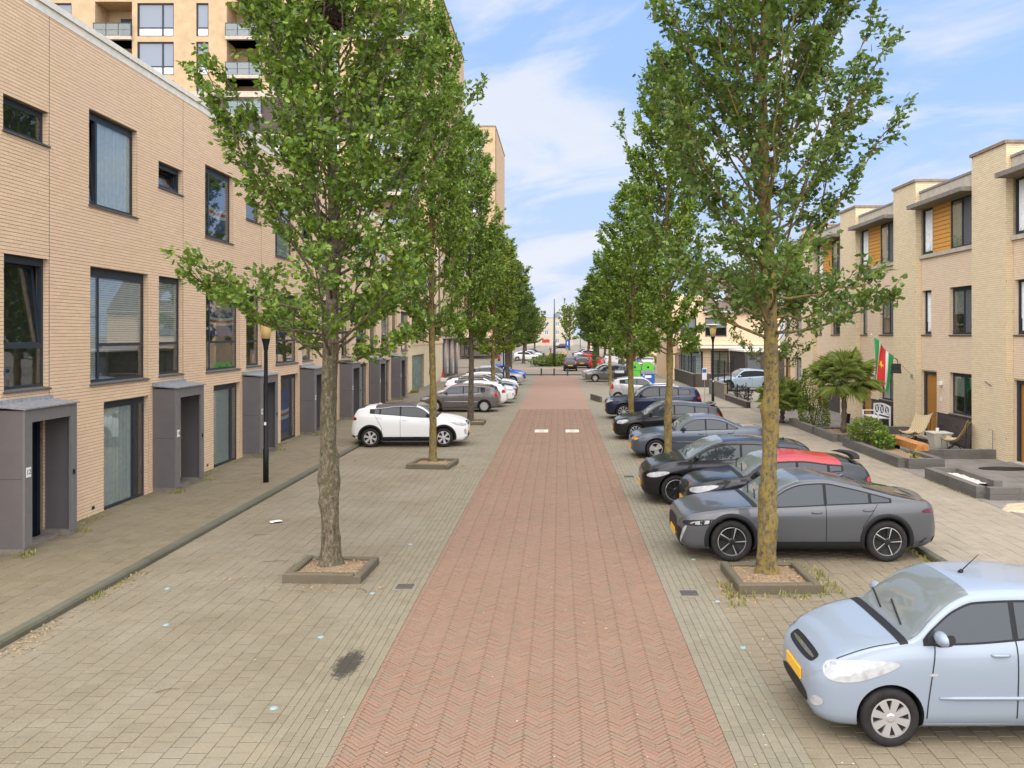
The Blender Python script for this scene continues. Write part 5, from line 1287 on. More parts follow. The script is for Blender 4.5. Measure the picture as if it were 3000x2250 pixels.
def tree_mesh(seed, H, z0, rad, nbr, leaf, per, simple, tr, barkm, leafm, lean=0.0, sparse_low=True, knobs=6, env=None, twigs=9):
    """columnar street tree: returns trunk mesh (with limbs) and crown mesh of single leaves"""
    rng = np.random.default_rng(seed); rnd = random.Random(seed)
    env = env or pchip([(0, .55), (.06, .95), (.18, 1.0), (.45, .95), (.7, .72), (.88, .42), (1, .10)])
    mb = MB()
    def ax(z): return np.array([lean*z+.06*math.sin(z*.8+seed)*min(1, z/3), .05*math.sin(z*.6+seed*2)*min(1, z/3), z])
    zs = np.concatenate([[-.02, .06, .14, .24], np.arange(.34, z0+2.2, .11), np.arange(z0+2.3, H-.4, .4), [H-.3]])
    n = 18; V = []
    kn = [(rnd.uniform(.5, z0+1.5), rnd.uniform(0, 6.28), rnd.uniform(.18, .42)) for _ in range(knobs)]
    for z in zs:
        r_ = tr*(1-.78*(max(z, 0)/H)**.9)*(1+.75*math.exp(-max(z, 0)/.16)) if z < H-.5 else .015
        c = ax(z)
        for j in range(n):
            an = 2*math.pi*j/n; b = 1+.06*math.sin(an*3+z*2.1)+.05*math.sin(an*2-z*5.3+seed)+.05*math.sin(z*3.1+seed)+.035*rng.normal()
            for (kz, ka, ks) in kn: b += ks*math.exp(-((z-kz)/.14)**2-((math.remainder(an-ka, 6.283))/.55)**2)
            V.append((c[0]+r_*b*math.cos(an), c[1]+r_*b*math.sin(an), z))
    mb.add(V, [(i*n+j, i*n+(j+1) % n, (i+1)*n+(j+1) % n, (i+1)*n+j) for i in range(len(zs)-1) for j in range(n)]+[tuple((len(zs)-1)*n+j for j in range(n))])
    P = []; D = []
    for i in range(nbr):
        t_ = (i+rnd.random())/nbr; z = z0-.15+(H-z0-.1)*t_**1.08
        az = i*2.39996+rnd.uniform(-.4, .4); e = env(t_)*rad
        reach = e*rnd.uniform(.72, 1.16); rise = reach*(rnd.uniform(1.0, 2.1) if t_ > .12 else rnd.uniform(.1, .8))
        if t_ > .85: rise += rnd.uniform(0, .4)
        o = Vector(ax(z)); dv = Vector((math.cos(az), math.sin(az), 0)); pts = [o]; m_ = 7
        for q in range(1, m_+1):
            f = q/m_; pts.append(o+dv*reach*f**.85+Vector((0, 0, rise*f**1.25-.03*math.sin(f*5)))+Vector([rnd.uniform(-.06, .06) for _ in range(3)]))
        r0 = tr*.16*(1-.6*t_)
        mb.tube(pts, [r0*(1-.85*q/m_)+.004 for q in range(m_+1)], 6)
        ntw = max(3, int(twigs*(.35+.65*reach/rad)))
        for w_ in range(ntw):
            f = .22+.78*(w_+rnd.random())/ntw; k = min(m_-1, int(f*m_)); b = pts[k].lerp(pts[k+1], f*m_-k)
            a2 = az+rnd.choice((-1, 1))*rnd.uniform(.3, 1.5); ln = rnd.uniform(.30, .70)*(1.1-.35*f)
            td = Vector((math.cos(a2)*.8, math.sin(a2)*.8, rnd.uniform(.1, 1.1))).normalized()
            tp = [b, b+td*ln*.5+Vector((0, 0, rnd.uniform(-.03, .05))), b+td*ln]
            mb.tube(tp, [.008, .006, .003], 4, cap=False)
            nl = rnd.randint(int(per*.6), int(per*1.3))
            for q in range(nl):
                f2 = .15+.9*rnd.random(); pp = tp[0].lerp(tp[2], min(1, f2)); P.append((pp.x+rnd.gauss(0, .05), pp.y+rnd.gauss(0, .05), pp.z+rnd.gauss(0, .05))); D.append(tuple(td))
        for q in range(int(per*.7)):
            P.append(tuple(pts[-1]+Vector([rnd.gauss(0, .09) for _ in range(3)]))); D.append((dv.x*.5, dv.y*.5, .6))
    V, F_ = leaves(np.array(P, np.float32), np.array(D, np.float32), leaf, rng, simple)
    return mb.mesh('trunk', barkm, True), npmesh('crown', V, F_, leafm)
def add_tree(meshes, x, y, label, rz=0, sc=(1, 1, 1), name='street_tree', group='columnar street trees', z=0.0, leafm=None):
    o = empty(name, (x, y, z), rz); o.scale = sc
    link('trunk', meshes[0], o); c = link('crown', meshes[1], o)
    if leafm: c.material_slots[0].link = 'OBJECT'; c.material_slots[0].material = MT[leafm]
    return tag(o, label, 'tree', group)
mA = tree_mesh(3, 13.4, 3.7, 2.25, 118, .112, 32, False, .165, 'bark_brown', 'leaf', knobs=12, twigs=15, env=pchip([(0, .75), (.05, 1.0), (.16, .98), (.4, .78), (.7, .66), (.88, .42), (1, .10)]))
mB = tree_mesh(11, 13.4, 4.1, 2.05, 108, .112, 30, False, .155, 'bark_lichen', 'leaf_dark', knobs=12, twigs=14, env=pchip([(0, .8), (.06, 1.0), (.2, .95), (.45, .85), (.7, .72), (.88, .45), (1, .10)]))
mC = tree_mesh(21, 13.4, 3.7, 1.60, 84, .145, 27, True, .155, 'bark_lichen', 'leaf', knobs=6, twigs=14)
mD = tree_mesh(31, 13.4, 3.6, 1.55, 84, .15, 28, True, .165, 'bark_dark', 'leaf', knobs=4, twigs=14)
mE = tree_mesh(41, 12.6, 3.4, 1.75, 66, .21, 24, True, .15, 'bark_lichen', 'leaf_yellowish', knobs=3, twigs=12)
add_tree(mA, -3.95, 14.55, 'plane-leaved tree with a dark scaly trunk and a nest, nearest on the left')
add_tree(mB, 3.47, 14.05, 'tree with a thick orange-lichened trunk beside the grey fastback car', R(40))
add_tree(mC, -3.95, 26.3, 'tree with a straight yellow-green trunk in front of the white crossover', R(80), (.78, .78, 1.05))
add_tree(mC, 3.42, 26.4, 'tree with a mossy yellow trunk beside the blue-grey saloon', R(200), (.84, .84, .95))
add_tree(mD, -4.05, 38.5, 'dark-trunked tree standing before the grey-brown hatchback', R(10), (.84, .84, 1.0))
add_tree(mC, 3.33, 38.8, 'slender leaning tree in front of the navy estate car', R(310), (.95, .95, .80))
add_tree(mE, -4.0, 51.5, 'yellow-green tree with a mossy trunk among the white cars on the left', R(50), (.95, .95, .82))
add_tree(mD, -4.0, 65.5, 'dark green tree next to the left lamp post', R(150), (1.05, 1.05, .80), leafm='leaf_dark')
add_tree(mD, -4.6, 79.5, 'thin-trunked tree at the far end of the left bays', R(240), (1.15, 1.15, .80), leafm='leaf_dark')
add_tree(mE, 4.1, 67.6, 'pale-trunked tree beside the dark waste container', R(100), (1.0, 1.0, .84), leafm='leaf')
add_tree(mD, 5.8, 71.5, 'tree standing between the waste container and the green bins', R(20), (1.0, 1.0, .78))
add_tree(mD, 3.9, 92.5, 'tree with an ivy-clad trunk at the right corner of the crossing', R(330), (1.15, 1.15, .78), leafm='leaf_dark')
V, F_ = leaves(np.array([(3.9+.22*math.cos(a), 92.5+.22*math.sin(a), z) for a, z in zip(RNG.uniform(0, 6.28, 700), RNG.uniform(0, 3.6, 700))], np.float32), np.zeros((700, 3), np.float32), .2, RNG, True)
ivy = [o for o in bpy.data.objects if o.get('label', '').startswith('tree with an ivy')][0]
iv = link('ivy', npmesh('ivy', V, F_, 'leaf_dark'), ivy); iv.matrix_parent_inverse = (Matrix.Translation((3.9, 92.5, 0)) @ Matrix.Rotation(R(330), 4, 'Z') @ Matrix.Diagonal((1.15, 1.15, .78, 1))).inverted()
# the far street's trees
far_l = [(-5.0, 118, .8, 'mid green tree first on the left beyond the crossing'), (-5.2, 133, .72, 'green tree over the parked cars on the left of the far street'), (-6.0, 152, .75, 'green tree deep in the far street on the left'),
         (5.2, 112, .82, 'dark tree first on the right beyond the crossing'), (6.6, 122, .85, 'second tree on the right beyond the crossing'), (4.6, 134, .86, 'tall tree third on the right beyond the crossing'), (5.4, 152, .88, 'fourth tree on the right of the far street'),
         (7.8, 104, .75, 'tree by the beige far houses on the right'), (9.8, 110, .72, 'tree in front of the beige far houses')]
for i, (x, y, s_, lab) in enumerate(far_l):
    add_tree(mE if i in (1, 2) else mD, x, y, lab, R(70*i), (1.25, 1.25, s_), group='trees along the far street', leafm='leaf_yellowish' if i in (1, 2) else 'leaf_dark')
mW = tree_mesh(51, 10, 2.4, 3.2, 46, .34, 16, True, .22, 'bark_dark', 'leaf_yellowish', twigs=12, env=pchip([(0, .6), (.15, 1), (.5, 1), (.8, .7), (1, .2)]))
for (x, y, s_, lab) in ((-6, 205, .85, 'round pale green tree closing the view on the left'), (2.6, 215, 1.0, 'airy pale tree closing the view in the middle'), (7, 195, .95, 'round green tree closing the view on the right'), (-14, 225, 1.0, 'broad tree at the street end on the far left'), (14, 230, 1.1, 'broad tree at the street end on the far right')):
    add_tree(mW, x, y, lab, x, (1, 1, s_), group='trees closing the view')
# garden tree by the right terrace
mG = tree_mesh(61, 8.0, 2.6, 1.9, 42, .14, 18, True, .15, 'bark_lichen', 'leaf_dark', knobs=3, twigs=11, env=pchip([(0, .8), (.12, 1.0), (.45, 1), (.75, .75), (1, .25)]))
add_tree(mG, 9.75, 38.2, 'dark leafy garden tree between the bushy fan palm and the right terrace', 0, name='garden_tree', group='garden trees')
# nest in the near left tree
nm = MB(); rnd = random.Random(5)
for i in range(420):
    a, b, c = rnd.uniform(0, 6.28), rnd.gauss(0, .16), rnd.uniform(.10, .36); p = Vector((c*math.cos(a), c*math.sin(a), b)); d = Vector((-math.sin(a), math.cos(a), rnd.uniform(-.5, .5)))*rnd.uniform(.12, .3)
    nm.tube([p-d, p+Vector((0, 0, .02)), p+d], .006, 3, cap=False)
tag(nm.build('bird_nest', 'nest_twig', None, loc=(-3.92, 14.4, 9.55)), 'big twig nest high in the near left tree', 'nest')

# tree planters: kerbed squares with bare soil
def planter(x, y, sx, sy, rz, label):
    r_ = empty('tree_planter', (x, y, 0), rz); tag(r_, label, 'planter', 'kerbed tree planters'); t_ = .13; h = .15
    for (a, b, c, d) in ((-sx/2, sx/2-t_, -sy/2, -sy/2+t_), (sx/2-t_, sx/2, -sy/2, sy/2-t_), (-sx/2+t_, sx/2, sy/2-t_, sy/2), (-sx/2, -sx/2+t_, -sy/2+t_, sy/2)):
        dz = random.uniform(-.02, .012); mb = MB()
        q = .02
        mb.add([(a, c, -.03), (b, c, -.03), (b, d, -.03), (a, d, -.03), (a, c, h-q+dz), (b, c, h-q+dz), (b, d, h-q+dz), (a, d, h-q+dz), (a+q, c+q, h+dz), (b-q, c+q, h+dz), (b-q, d-q, h+dz), (a+q, d-q, h+dz)],
               [(0, 1, 5, 4), (1, 2, 6, 5), (2, 3, 7, 6), (3, 0, 4, 7), (4, 5, 9, 8), (5, 6, 10, 9), (6, 7, 11, 10), (7, 4, 8, 11), (8, 9, 10, 11)])
        mb.build('kerb_stone', 'planter_kerb', r_)
    n = 16; V = []; F_ = []
    for i in range(n+1):
        for j in range(n+1):
            u_, v_ = (i/n-.5)*(sx-2*t_+.02), (j/n-.5)*(sy-2*t_+.02); V.append((u_, v_, .085+.05*math.exp(-(u_*u_+v_*v_)/.08)+random.uniform(-.012, .012)))
    F_ = [(i*(n+1)+j, (i+1)*(n+1)+j, (i+1)*(n+1)+j+1, i*(n+1)+j+1) for i in range(n) for j in range(n)]
    link('soil', npmesh('soil', V, F_, 'soil', True), r_)
    P = np.column_stack([RNG.uniform(-sx/2+t_, sx/2-t_, 130), RNG.uniform(-sy/2+t_, sy/2-t_, 130), RNG.uniform(.09, .115, 130)])
    V, F_ = leaves(P.astype(np.float32), RNG.normal(0, 1, (130, 3)).astype(np.float32)*[1, 1, .05], .055, RNG, True, 0, 2.5)
    link('dead_leaf', npmesh('dead_leaf', V, F_, 'litter_leaf'), r_)['kind'] = 'stuff'
planter(-3.88, 14.42, 1.30, 1.22, R(-2), 'low kerbed planter around the dark scaly trunk on the left')
planter(3.47, 13.95, 1.32, 1.40, R(1), 'low kerbed planter around the orange-lichened trunk on the right')
planter(-3.92, 26.15, 1.32, 1.30, R(-7), 'tilted kerbed planter in front of the white crossover')
planter(3.42, 26.4, 1.30, 1.30, 0, 'kerbed planter peeking out by the blue-grey saloon')
for (x, y, lab) in ((-4.05, 38.5, 'kerbed planter before the grey-brown hatchback'), (3.33, 38.8, 'kerbed planter in front of the navy estate car')): planter(x, y, 1.3, 1.3, 0, lab)

# weeds, tufts, litter
def tuft(n, spread, h, seed):
    rng = np.random.default_rng(seed); mb = MB()
    for i in range(n):
        x, y = rng.normal(0, spread, 2); a = rng.uniform(0, 6.28); hh = h*rng.uniform(.4, 1.1); b = rng.uniform(.1, .6)*hh; w_ = .05+.05*rng.random()
        d = (math.cos(a), math.sin(a)); s_ = (-d[1]*w_, d[0]*w_)
        mb.add([(x-s_[0], y-s_[1], 0), (x+s_[0], y+s_[1], 0), (x+d[0]*b*.4+s_[0]*.7, y+d[1]*b*.4+s_[1]*.7, hh*.65), (x+d[0]*b*.4-s_[0]*.7, y+d[1]*b*.4-s_[1]*.7, hh*.65), (x+d[0]*b, y+d[1]*b, hh)], [(0, 1, 2, 3), (3, 2, 4)])
    return mb
ws = MB()
def scatter(cx, cy, z, n, sx, sy, h, seed):
    mb = tuft(n, 1, 1, seed); rng = np.random.default_rng(seed)
    for k in range(0, len(mb.v), 5):
        b = mb.v[k]; ox, oy = cx+rng.uniform(-sx, sx), cy+rng.uniform(-sy, sy); hs_ = h*rng.uniform(.4, 1.2)
        ws.add([(ox+(v[0]-b[0])*h*1.2, oy+(v[1]-b[1])*h*1.2, z+v[2]*hs_) for v in mb.v[k:k+5]], [(0, 1, 2, 3), (3, 2, 4)])
for i in range(7):                                   # along the left house fronts
    y = 15.2+i*LP; scatter(-10.1, y+2.7, PZ, 330, .2, 1.0, .06, 100+i); scatter(-10.15, y+5.2, PZ, 200, .14, .8, .05, 120+i); scatter(-9.65, y+1.85, PZ, 60, .2, .18, .09, 140+i); scatter(-9.65, y, PZ, 60, .15, .2, .12, 160+i)
scatter(-9.9, 57.6, PZ, 260, .2, .5, .25, 180)
for (x, y, n_, sx, sy, h) in ((-7.2, 14.0, 150, .08, .5, .05), (-7.2, 13.1, 90, .1, .2, .07), (2.7, 13.3, 120, .14, .7, .10), (4.3, 14.0, 150, .2, .8, .12), (3.4, 13.1, 60, .8, .06, .12), (3.95, 14.6, 25, .2, .1, .2), (-4.55, 14.7, 90, .2, .4, .06), (6.62, 15.4, 90, .06, .5, .10), (6.62, 13.2, 120, .06, .9, .06), (-3.2, 25.8, 100, .3, .4, .05), (-5.0, 25.9, 90, .4, .3, .05), (10.1, 21.5, 160, .06, 1.6, .06), (10.1, 26.5, 120, .06, 1.2, .05)):
    scatter(x, y, 0.0 if abs(x) < 7 else (PZ if x > 7 else 0), n_, sx, sy, h, int(abs(x*100+y*7)))
o = ws.build('weeds', 'weed'); tag(o, 'straggly weeds and grass growing in joints by walls, kerbs and planters', 'weeds', kind='stuff')
P = np.concatenate([np.column_stack([RNG.normal(cx, sx, n_), RNG.normal(cy, sy, n_), np.full(n_, .006)]) for cx, cy, sx, sy, n_ in ((-7.1, 11.4, .12, .5, 160), (-7.1, 13.9, .08, .5, 90), (-3.7, 13.5, .5, .14, 70), (-4.9, 14.2, .5, .5, 60), (2.75, 13.2, .16, .35, 170), (3.2, 13.0, .4, .12, 80), (-4, 20, 2.2, 8, 110), (4, 12, 1.6, 2, 60), (-3, 25.6, .6, .5, 90), (-4.6, 38, .9, .6, 80))])
V, F_ = leaves(P.astype(np.float32), (RNG.normal(0, 1, P.shape)*[1, 1, .02]).astype(np.float32), .05, RNG, True, 0, 3.5)
tag(link('fallen_leaves', npmesh('fallen_leaves', V, F_, 'litter_leaf')), 'dry brown leaves scattered over the paving', 'leaves', kind='stuff')
nsp = 260; xy = np.column_stack([RNG.uniform(-10, 9.5, nsp), 8+RNG.uniform(0, 1, nsp)**1.6*26]); sp_ = MB()   # droppings and gum
for x, y in xy:
    z = .0022 if -7.2 < x < 6.6 else (PZ+.0025); r_ = random.uniform(.004, .013); sp_.add([(x+r_*random.uniform(.6, 1.2)*math.cos(a), y+r_*random.uniform(.6, 1.2)*math.sin(a), z+.0018) for a in (0, 1.05, 2.1, 3.14, 4.2, 5.2)], [tuple(range(6))])
tag(sp_.build('pale_spots', 'stone_light'), 'pale gum and dropping spots dotted over the paving', 'spots', kind='stuff')
for i, (x, y, l, a) in enumerate(((-5.3, 15.1, .5, .1), (-4.6, 12.95, .35, -.5), (-6.2, 17.1, .42, .15), (-3.05, 13.35, .3, 2.4), (-4.6, 9.6, .25, .4))):
    p = [Vector((x, y, .012)), Vector((x+math.cos(a)*l*.5, y+math.sin(a)*l*.5+.02, .022)), Vector((x+math.cos(a)*l, y+math.sin(a)*l, .012))]
    tag(MB().tube(p, [.005, .004, .002], 5).build('twig', 'twig'), ['long thin twig lying left of the dark-trunked planter', 'curved twig below the left planter', 'twig on the bays near the left kerb', 'small twig by the left drain grate', 'short twig near the lowest blue stud'][i], 'twig', 'fallen twigs')
pp = MB(); n = 6
for i in range(n):
    for j in range(n): pass
V = [(-.13+.26*i/5, -.09+.18*j/5, .012+.03*random.random()) for i in range(6) for j in range(6)]
tag(link('paper', npmesh('paper', V, [(i*6+j, (i+1)*6+j, (i+1)*6+j+1, i*6+j+1) for i in range(5) for j in range(5)], 'paper'), None, (-6.15, 18.3, 0), .4), 'crumpled white paper lying on the left bays', 'litter')

# hedge, palms, shrubs in the right gardens
def bush(name, label, x, y, z, sx, sy, h, n_, size, mat, cat='shrub', seed=1, columnar=False, simple=True, stemn=9):
    rng = np.random.default_rng(seed); root = empty(name, (x, y, z)); tag(root, label, cat)
    u_ = rng.normal(0, 1, (n_, 3)); u_ /= np.linalg.norm(u_, axis=1)[:, None]; rr_ = rng.uniform(.55, 1.0, n_)**.6
    lump = 1+.14*np.sin(u_[:, 0]*7+seed)*np.cos(u_[:, 1]*6)+.10*np.sin(u_[:, 2]*9)
    if columnar:
        zz_ = rng.uniform(0, 1, n_); an = rng.uniform(0, 6.28, n_); w_ = (1-.35*zz_**3)*(1+.10*np.sin(an*3+zz_*9)+.07*np.sin(zz_*17+an))*np.sqrt(rng.uniform(.55, 1, n_))
        P = np.column_stack([sx*w_*np.cos(an), sy*w_*np.sin(an), .05+h*zz_]); D = np.column_stack([np.cos(an), np.sin(an), np.full(n_, .4)])
    else:
        P = u_*rr_[:, None]*lump[:, None]*[sx, sy, h/2]+[0, 0, h/2]; P[:, 2] = np.abs(P[:, 2]); D = u_
    V, F_ = leaves(P.astype(np.float32), D.astype(np.float32), size, rng, simple)
    link('foliage', npmesh('foliage', V, F_, mat), root)
    st = MB()
    for i in range(stemn):
        a = rng.uniform(0, 6.28); st.tube([(0, 0, 0), (sx*.3*math.cos(a), sy*.3*math.sin(a), h*.4), (sx*.6*math.cos(a), sy*.6*math.sin(a), h*.8)], [.02, .013, .005], 5, cap=False)
    st.build('stem', 'bark_dark', root); return root
def fan_palm(label, x, y, z, trunk_h, nfr, rad, seed, group=None, low=False):
    rnd = random.Random(seed); root = tag(empty('fan_palm', (x, y, z)), label, 'palm', group)
    tk = MB(); zs_ = np.linspace(-.02, trunk_h, 16); tk.tube([(.03*math.sin(q*2), .02*math.cos(q), q) for q in zs_], [.10+.02*math.sin(q*30)+.03*math.exp(-q/.1) for q in zs_], 10); tk.build('trunk', 'palm_trunk', root, True)
    me = {}
    for i in range(nfr):
        az = i*2.39996; el = rnd.uniform(-.5, 1.35) if not low else rnd.uniform(.0, 1.45); L_ = rad*rnd.uniform(.42, .62); mb = MB()
        d = Vector((math.cos(az)*math.cos(el), math.sin(az)*math.cos(el), math.sin(el))); o = Vector((0, 0, trunk_h-.02)); hub = o+d*L_+Vector((0, 0, -.06))
        mb.tube([o, o+d*L_*.5+Vector((0, 0, .02)), hub], [.014, .011, .009], 5)
        side_ = d.cross(Vector((0, 0, 1))).normalized(); upv = side_.cross(d).normalized(); nseg = 26; R_ = rad*rnd.uniform(.46, .60)
        for s_ in range(nseg):
            a = -2.1+4.2*s_/(nseg-1); dd = (d*math.cos(a)+side_*math.sin(a)).normalized(); ww = .022; tn = (side_*math.cos(a)-d*math.sin(a))
            e1 = hub+dd*R_*.55+upv*.03; ln = R_*(1-.18*abs(a)/2.1)*rnd.uniform(.9, 1.06); e2 = hub+dd*ln+Vector((0, 0, -.16*R_*rnd.uniform(.6, 1.8)))
            mb.add([tuple(hub), tuple(e1+tn*ww), tuple(e2), tuple(e1-tn*ww)], [(0, 1, 2), (0, 2, 3)])
        mb.build('frond', 'palm_leaf', root)
    return root
bush('hedge_column', 'rounded column of clipped green hedge between the two palms', 10.85, 36.0, .0, .62, .62, 2.55, 5200, .085, 'hedge_leaf', 'hedge', 3, True)
fan_palm('fan palm on a slim trunk in front of the white bench', 10.9, 32.3, .38, 2.0, 44, 1.4, 5, 'fan palms')
p2 = fan_palm('bushy low fan palm beside the hedge column', 10.05, 38.0, .09, .85, 40, 1.45, 9, 'fan palms', True)
bush('leafy_shrub', 'bright green spreading shrub in the dark block planter', 10.75, 29.4, .36, .62, .75, .78, 2600, .085, 'hedge_leaf', 'shrub', 8)
bush('leafy_shrub', 'low broad-leaved plant next to the wooden beam seat', 10.85, 28.2, .34, .32, .4, .42, 380, .15, 'leaf', 'plant', 12)
bush('small_plant', 'tiny pale plant in the corner of the block planter', 10.8, 25.6, .30, .10, .10, .24, 60, .09, 'weed', 'plant', 14)
bush('street_hedge', 'low clipped hedge on the island beyond the bollards', -1.5, 108.2, 0, 2.3, 1.2, 1.25, 3000, .22, 'hedge_leaf', 'hedge', 16, stemn=4)
bush('street_hedge', 'second low hedge clump behind the first on the island', -.2, 111.0, 0, 1.6, 1.0, 1.5, 1600, .22, 'hedge_leaf', 'hedge', 17, stemn=4)
bush('street_hedge', 'yellow-green hedge behind the silver car by the bins', 9.8, 112, .05, 4.0, 1.0, 1.6, 2200, .25, 'leaf_yellowish', 'hedge', 18, stemn=4)
bush('red_shrub', 'dark red shrub behind the courtyard railing', 10.9, 50.0, .09, .55, .55, .95, 700, .10, 'bag_leather', 'shrub', 19)
# ------------------------------------------------------------------ street furniture
def lamp(x, y, z, label):
    r_ = tag(empty('street_lamp', (x, y, z)), label, 'street lamp', 'post-top street lamps')
    p = MB(); p.lathe([(.075, 0), (.075, .9), (.055, .93), (.05, 3.55), (.062, 3.6), (.068, 3.68), (.11, 3.86), (.115, 3.88)], 16); p.build('post', 'black_metal', r_, True)
    MB().lathe([(.108, 3.88), (.155, 4.15), (.20, 4.44)], 20).build('lantern', 'lamp_glass', r_, True)
    MB().lathe([(.20, 4.44), (.42, 4.455), (.43, 4.47), (.30, 4.51), (.06, 4.54)], 28).build('cap', 'lamp_cap', r_, True)
    MB().box(-.03, .03, -.062, -.058, 1.55, 1.63).build('sticker', 'white_paint', r_)
lamp(-7.92, 22.75, PZ, 'black post-top street lamp on the left pavement, lantern among leaves')
lamp(-4.13, 62.5, 0, 'black post-top street lamp between the left parked cars')
lamp(7.9, 43.3, PZ, 'black post-top street lamp on the right pavement before the fence')
lamp(4.2, 168, 0, 'distant street lamp in the far street')
sg = tag(empty('notice_board', (7.45, 43.25, 0)), 'small white notice with blue top beside the right lamp post', 'sign'); 
MB().box(.0, .02, -.02, .02, PZ, 2.35).build('post', 'grey_metal', sg); MB().box(-.12, .12, -.045, -.03, 1.75, 2.35).build('board', 'white_paint', sg); MB().box(-.10, .10, -.049, -.046, 2.12, 2.3).build('print', 'sign_blue', sg)
tp = tag(empty('tall_post', (-.62, 107.5, 0)), 'tall dark green post with a box rising from the hedge island', 'post')
MB().lathe([(.16, 0), (.16, 3.2), (.13, 3.25), (.11, 6.6), (.07, 6.7), (.05, 8.6)], 14).build('shaft', 'green_metal', tp, True); MB().box(.1, .65, -.1, .1, 6.2, 6.8).build('box', 'grey_metal', tp)
b0 = MB().prism([(-.075, -.075), (.075, -.075), (.075, .075), (-.075, .075)], 0, .70); bm_ = b0.add([(-.075, -.075, .70), (.075, -.075, .70), (.075, .075, .70), (-.075, .075, .70), (-.05, -.05, .73), (.05, -.05, .73), (.05, .05, .73), (-.05, .05, .73)], [(0, 1, 5, 4), (1, 2, 6, 5), (2, 3, 7, 6), (3, 0, 4, 7), (4, 5, 6, 7)]).mesh('bollard', 'green_metal')
for x, lab in ((-1.76, 'left of the three bollards closing the road end'), (-.5, 'middle one of the three bollards closing the road end'), (.82, 'right of the three bollards closing the road end')):
    tag(link('bollard', bm_, None, (x, 83.2, 0)), lab, 'bollard', 'bollards at the road end')
bm2 = MB().lathe([(.075, 0), (.075, .75), (.05, .80)], 12).mesh('bollard', ['grey_metal'])
tag(link('bollard', bm2, None, (-3.4, 105.5, 0)), 'pale round bollard on the grass left of the hedge island', 'bollard'); 
# flat studs of glass let into the bays
sm = MB().lathe([(.05, -.01), (.05, .003), (.03, .014), (.008, .018)], 16).mesh('glass_stud', 'stud_blue', True)
studs = [(-5.53, 11.86, 'blue glass stud near the left kerb'), (-3.22, 11.38, 'blue glass stud left of the oil stain'), (-3.12, 9.22, 'blue glass stud at the bottom of the left bays'), (-6.3, 13.55, 'blue glass stud by the kerb weeds'), (-2.95, 13.3, 'blue glass stud right of the left planter'),
         (2.40, 11.0, 'blue glass stud on the bays before the ice blue car'), (2.42, 12.9, 'blue glass stud below the right planter'), (-2.9, 16.4, 'blue glass stud beyond the left planter'), (2.44, 15.3, 'blue glass stud by the grey fastback nose'), (2.42, 17.9, 'blue glass stud by the black hatchback wheel')]
for (x, y, lab) in studs: tag(link('glass_stud', sm, None, (x, y, .001)), lab, 'road stud', 'glass studs in the bays')
def drain(x, y, label, rz=0):
    d = tag(empty('drain_grate', (x, y, 0), rz), label, 'drain', 'drain grates')
    MB().box(-.17, .17, -.17, .17, -.02, .0035).build('frame', 'concrete_dark', d)
    for i in range(6): MB().box(-.135, .135, -.125+i*.045, -.105+i*.045, .004, .012).build('bar', 'iron', d)
drain(-2.5, 13.65, 'iron drain grate at the left road edge below the planter'); drain(2.05, 13.3, 'iron drain grate at the right road edge below the planter'); drain(2.0, 24.2, 'iron drain grate in the right gutter by the black hatchback')
for x, lab in ((-.75, 'left of two white painted plates set in the red road'), (.55, 'right of two white painted plates set in the red road')):
    r_ = tag(empty('road_plate', (x, 35.6, .0)), lab, 'road plate', 'pale plates in the road'); MB().box(-.28, .28, -.5, .5, -.02, .006).build('plate', 'stone_light', r_); MB().box(-.12, .12, -.3, .3, .0065, .011).build('lid', 'concrete', r_)
# oil stain: a thin film with a shape of its own
st = MB().add([(-.3, -.75, 0), (.3, -.75, 0), (.3, .75, 0), (-.3, .75, 0)], [(0, 1, 2, 3)])
tag(st.build('oil_stain', 'oil_film', None, loc=(-2.62, 10.45, .0045)), 'dark oil stain on the left bays near the road edge', 'stain')

# underground waste container, recycling bins
c = tag(empty('waste_container', (4.85, 68.0, 0)), 'dark waste container with a silver drum hatch', 'container')
MB().box(-.42, .42, -.35, .35, 0, .95).build('body', 'black_metal', c); MB().prism([(.30*math.cos(a*math.pi/10), .98+.24*math.sin(a*math.pi/10)) for a in range(20)], -.36, .36, lambda a_, b_, h: (h, a_, b_)).build('drum', 'grey_metal', c); MB().box(-.46, .46, -.40, .40, -.01, .05).build('base', 'concrete', c)
link('mark', text_mesh('92', .22, 'white_paint'), c, (0, -.352, .45)).rotation_euler = (R(90), 0, 0)
for x, lab in ((6.3, 'left of two bright green bottle banks'), (7.4, 'right bright green bottle bank behind the blue bin')):
    g = tag(empty('bottle_bank', (x, 70.6, 0)), lab, 'recycling bin', 'green bottle banks')
    q = [(-.52, 0), (.52, 0), (.52, 1.35), (.42, 1.62), (.22, 1.76), (-.22, 1.76), (-.42, 1.62), (-.52, 1.35)]
    MB().prism(q, -.5, .5, lambda a_, b_, h: (a_, h, b_)).build('shell', 'green_bin', g); MB().box(-.53, .53, -.505, -.49, 1.05, 1.08).build('seam', 'green_metal', g); MB().lathe([(.09, -.515), (.09, -.50)], 14, (0, 0, 1.35), axis='y').build('opening', 'plastic_black', g)
b = tag(empty('paper_bin', (6.95, 66.3, 0)), 'blue paper bin with a grey lid in front of the green ones', 'recycling bin')
MB().box(-.52, .52, -.45, .45, 0, 1.0).build('body', 'blue_bin', b); MB().prism([(-.48, 1.0), (.48, 1.0), (.48, 1.12), (-.30, 1.28), (-.48, 1.28)], -.55, .55, lambda a_, b_, h: (h, a_, b_)).build('lid', 'grey_metal', b); MB().box(-.25, .25, -.46, -.452, .68, .88).build('sticker', 'white_paint', b); MB().box(-.4, -.3, -.46, -.452, .86, .95).build('sticker', 'white_paint', b)
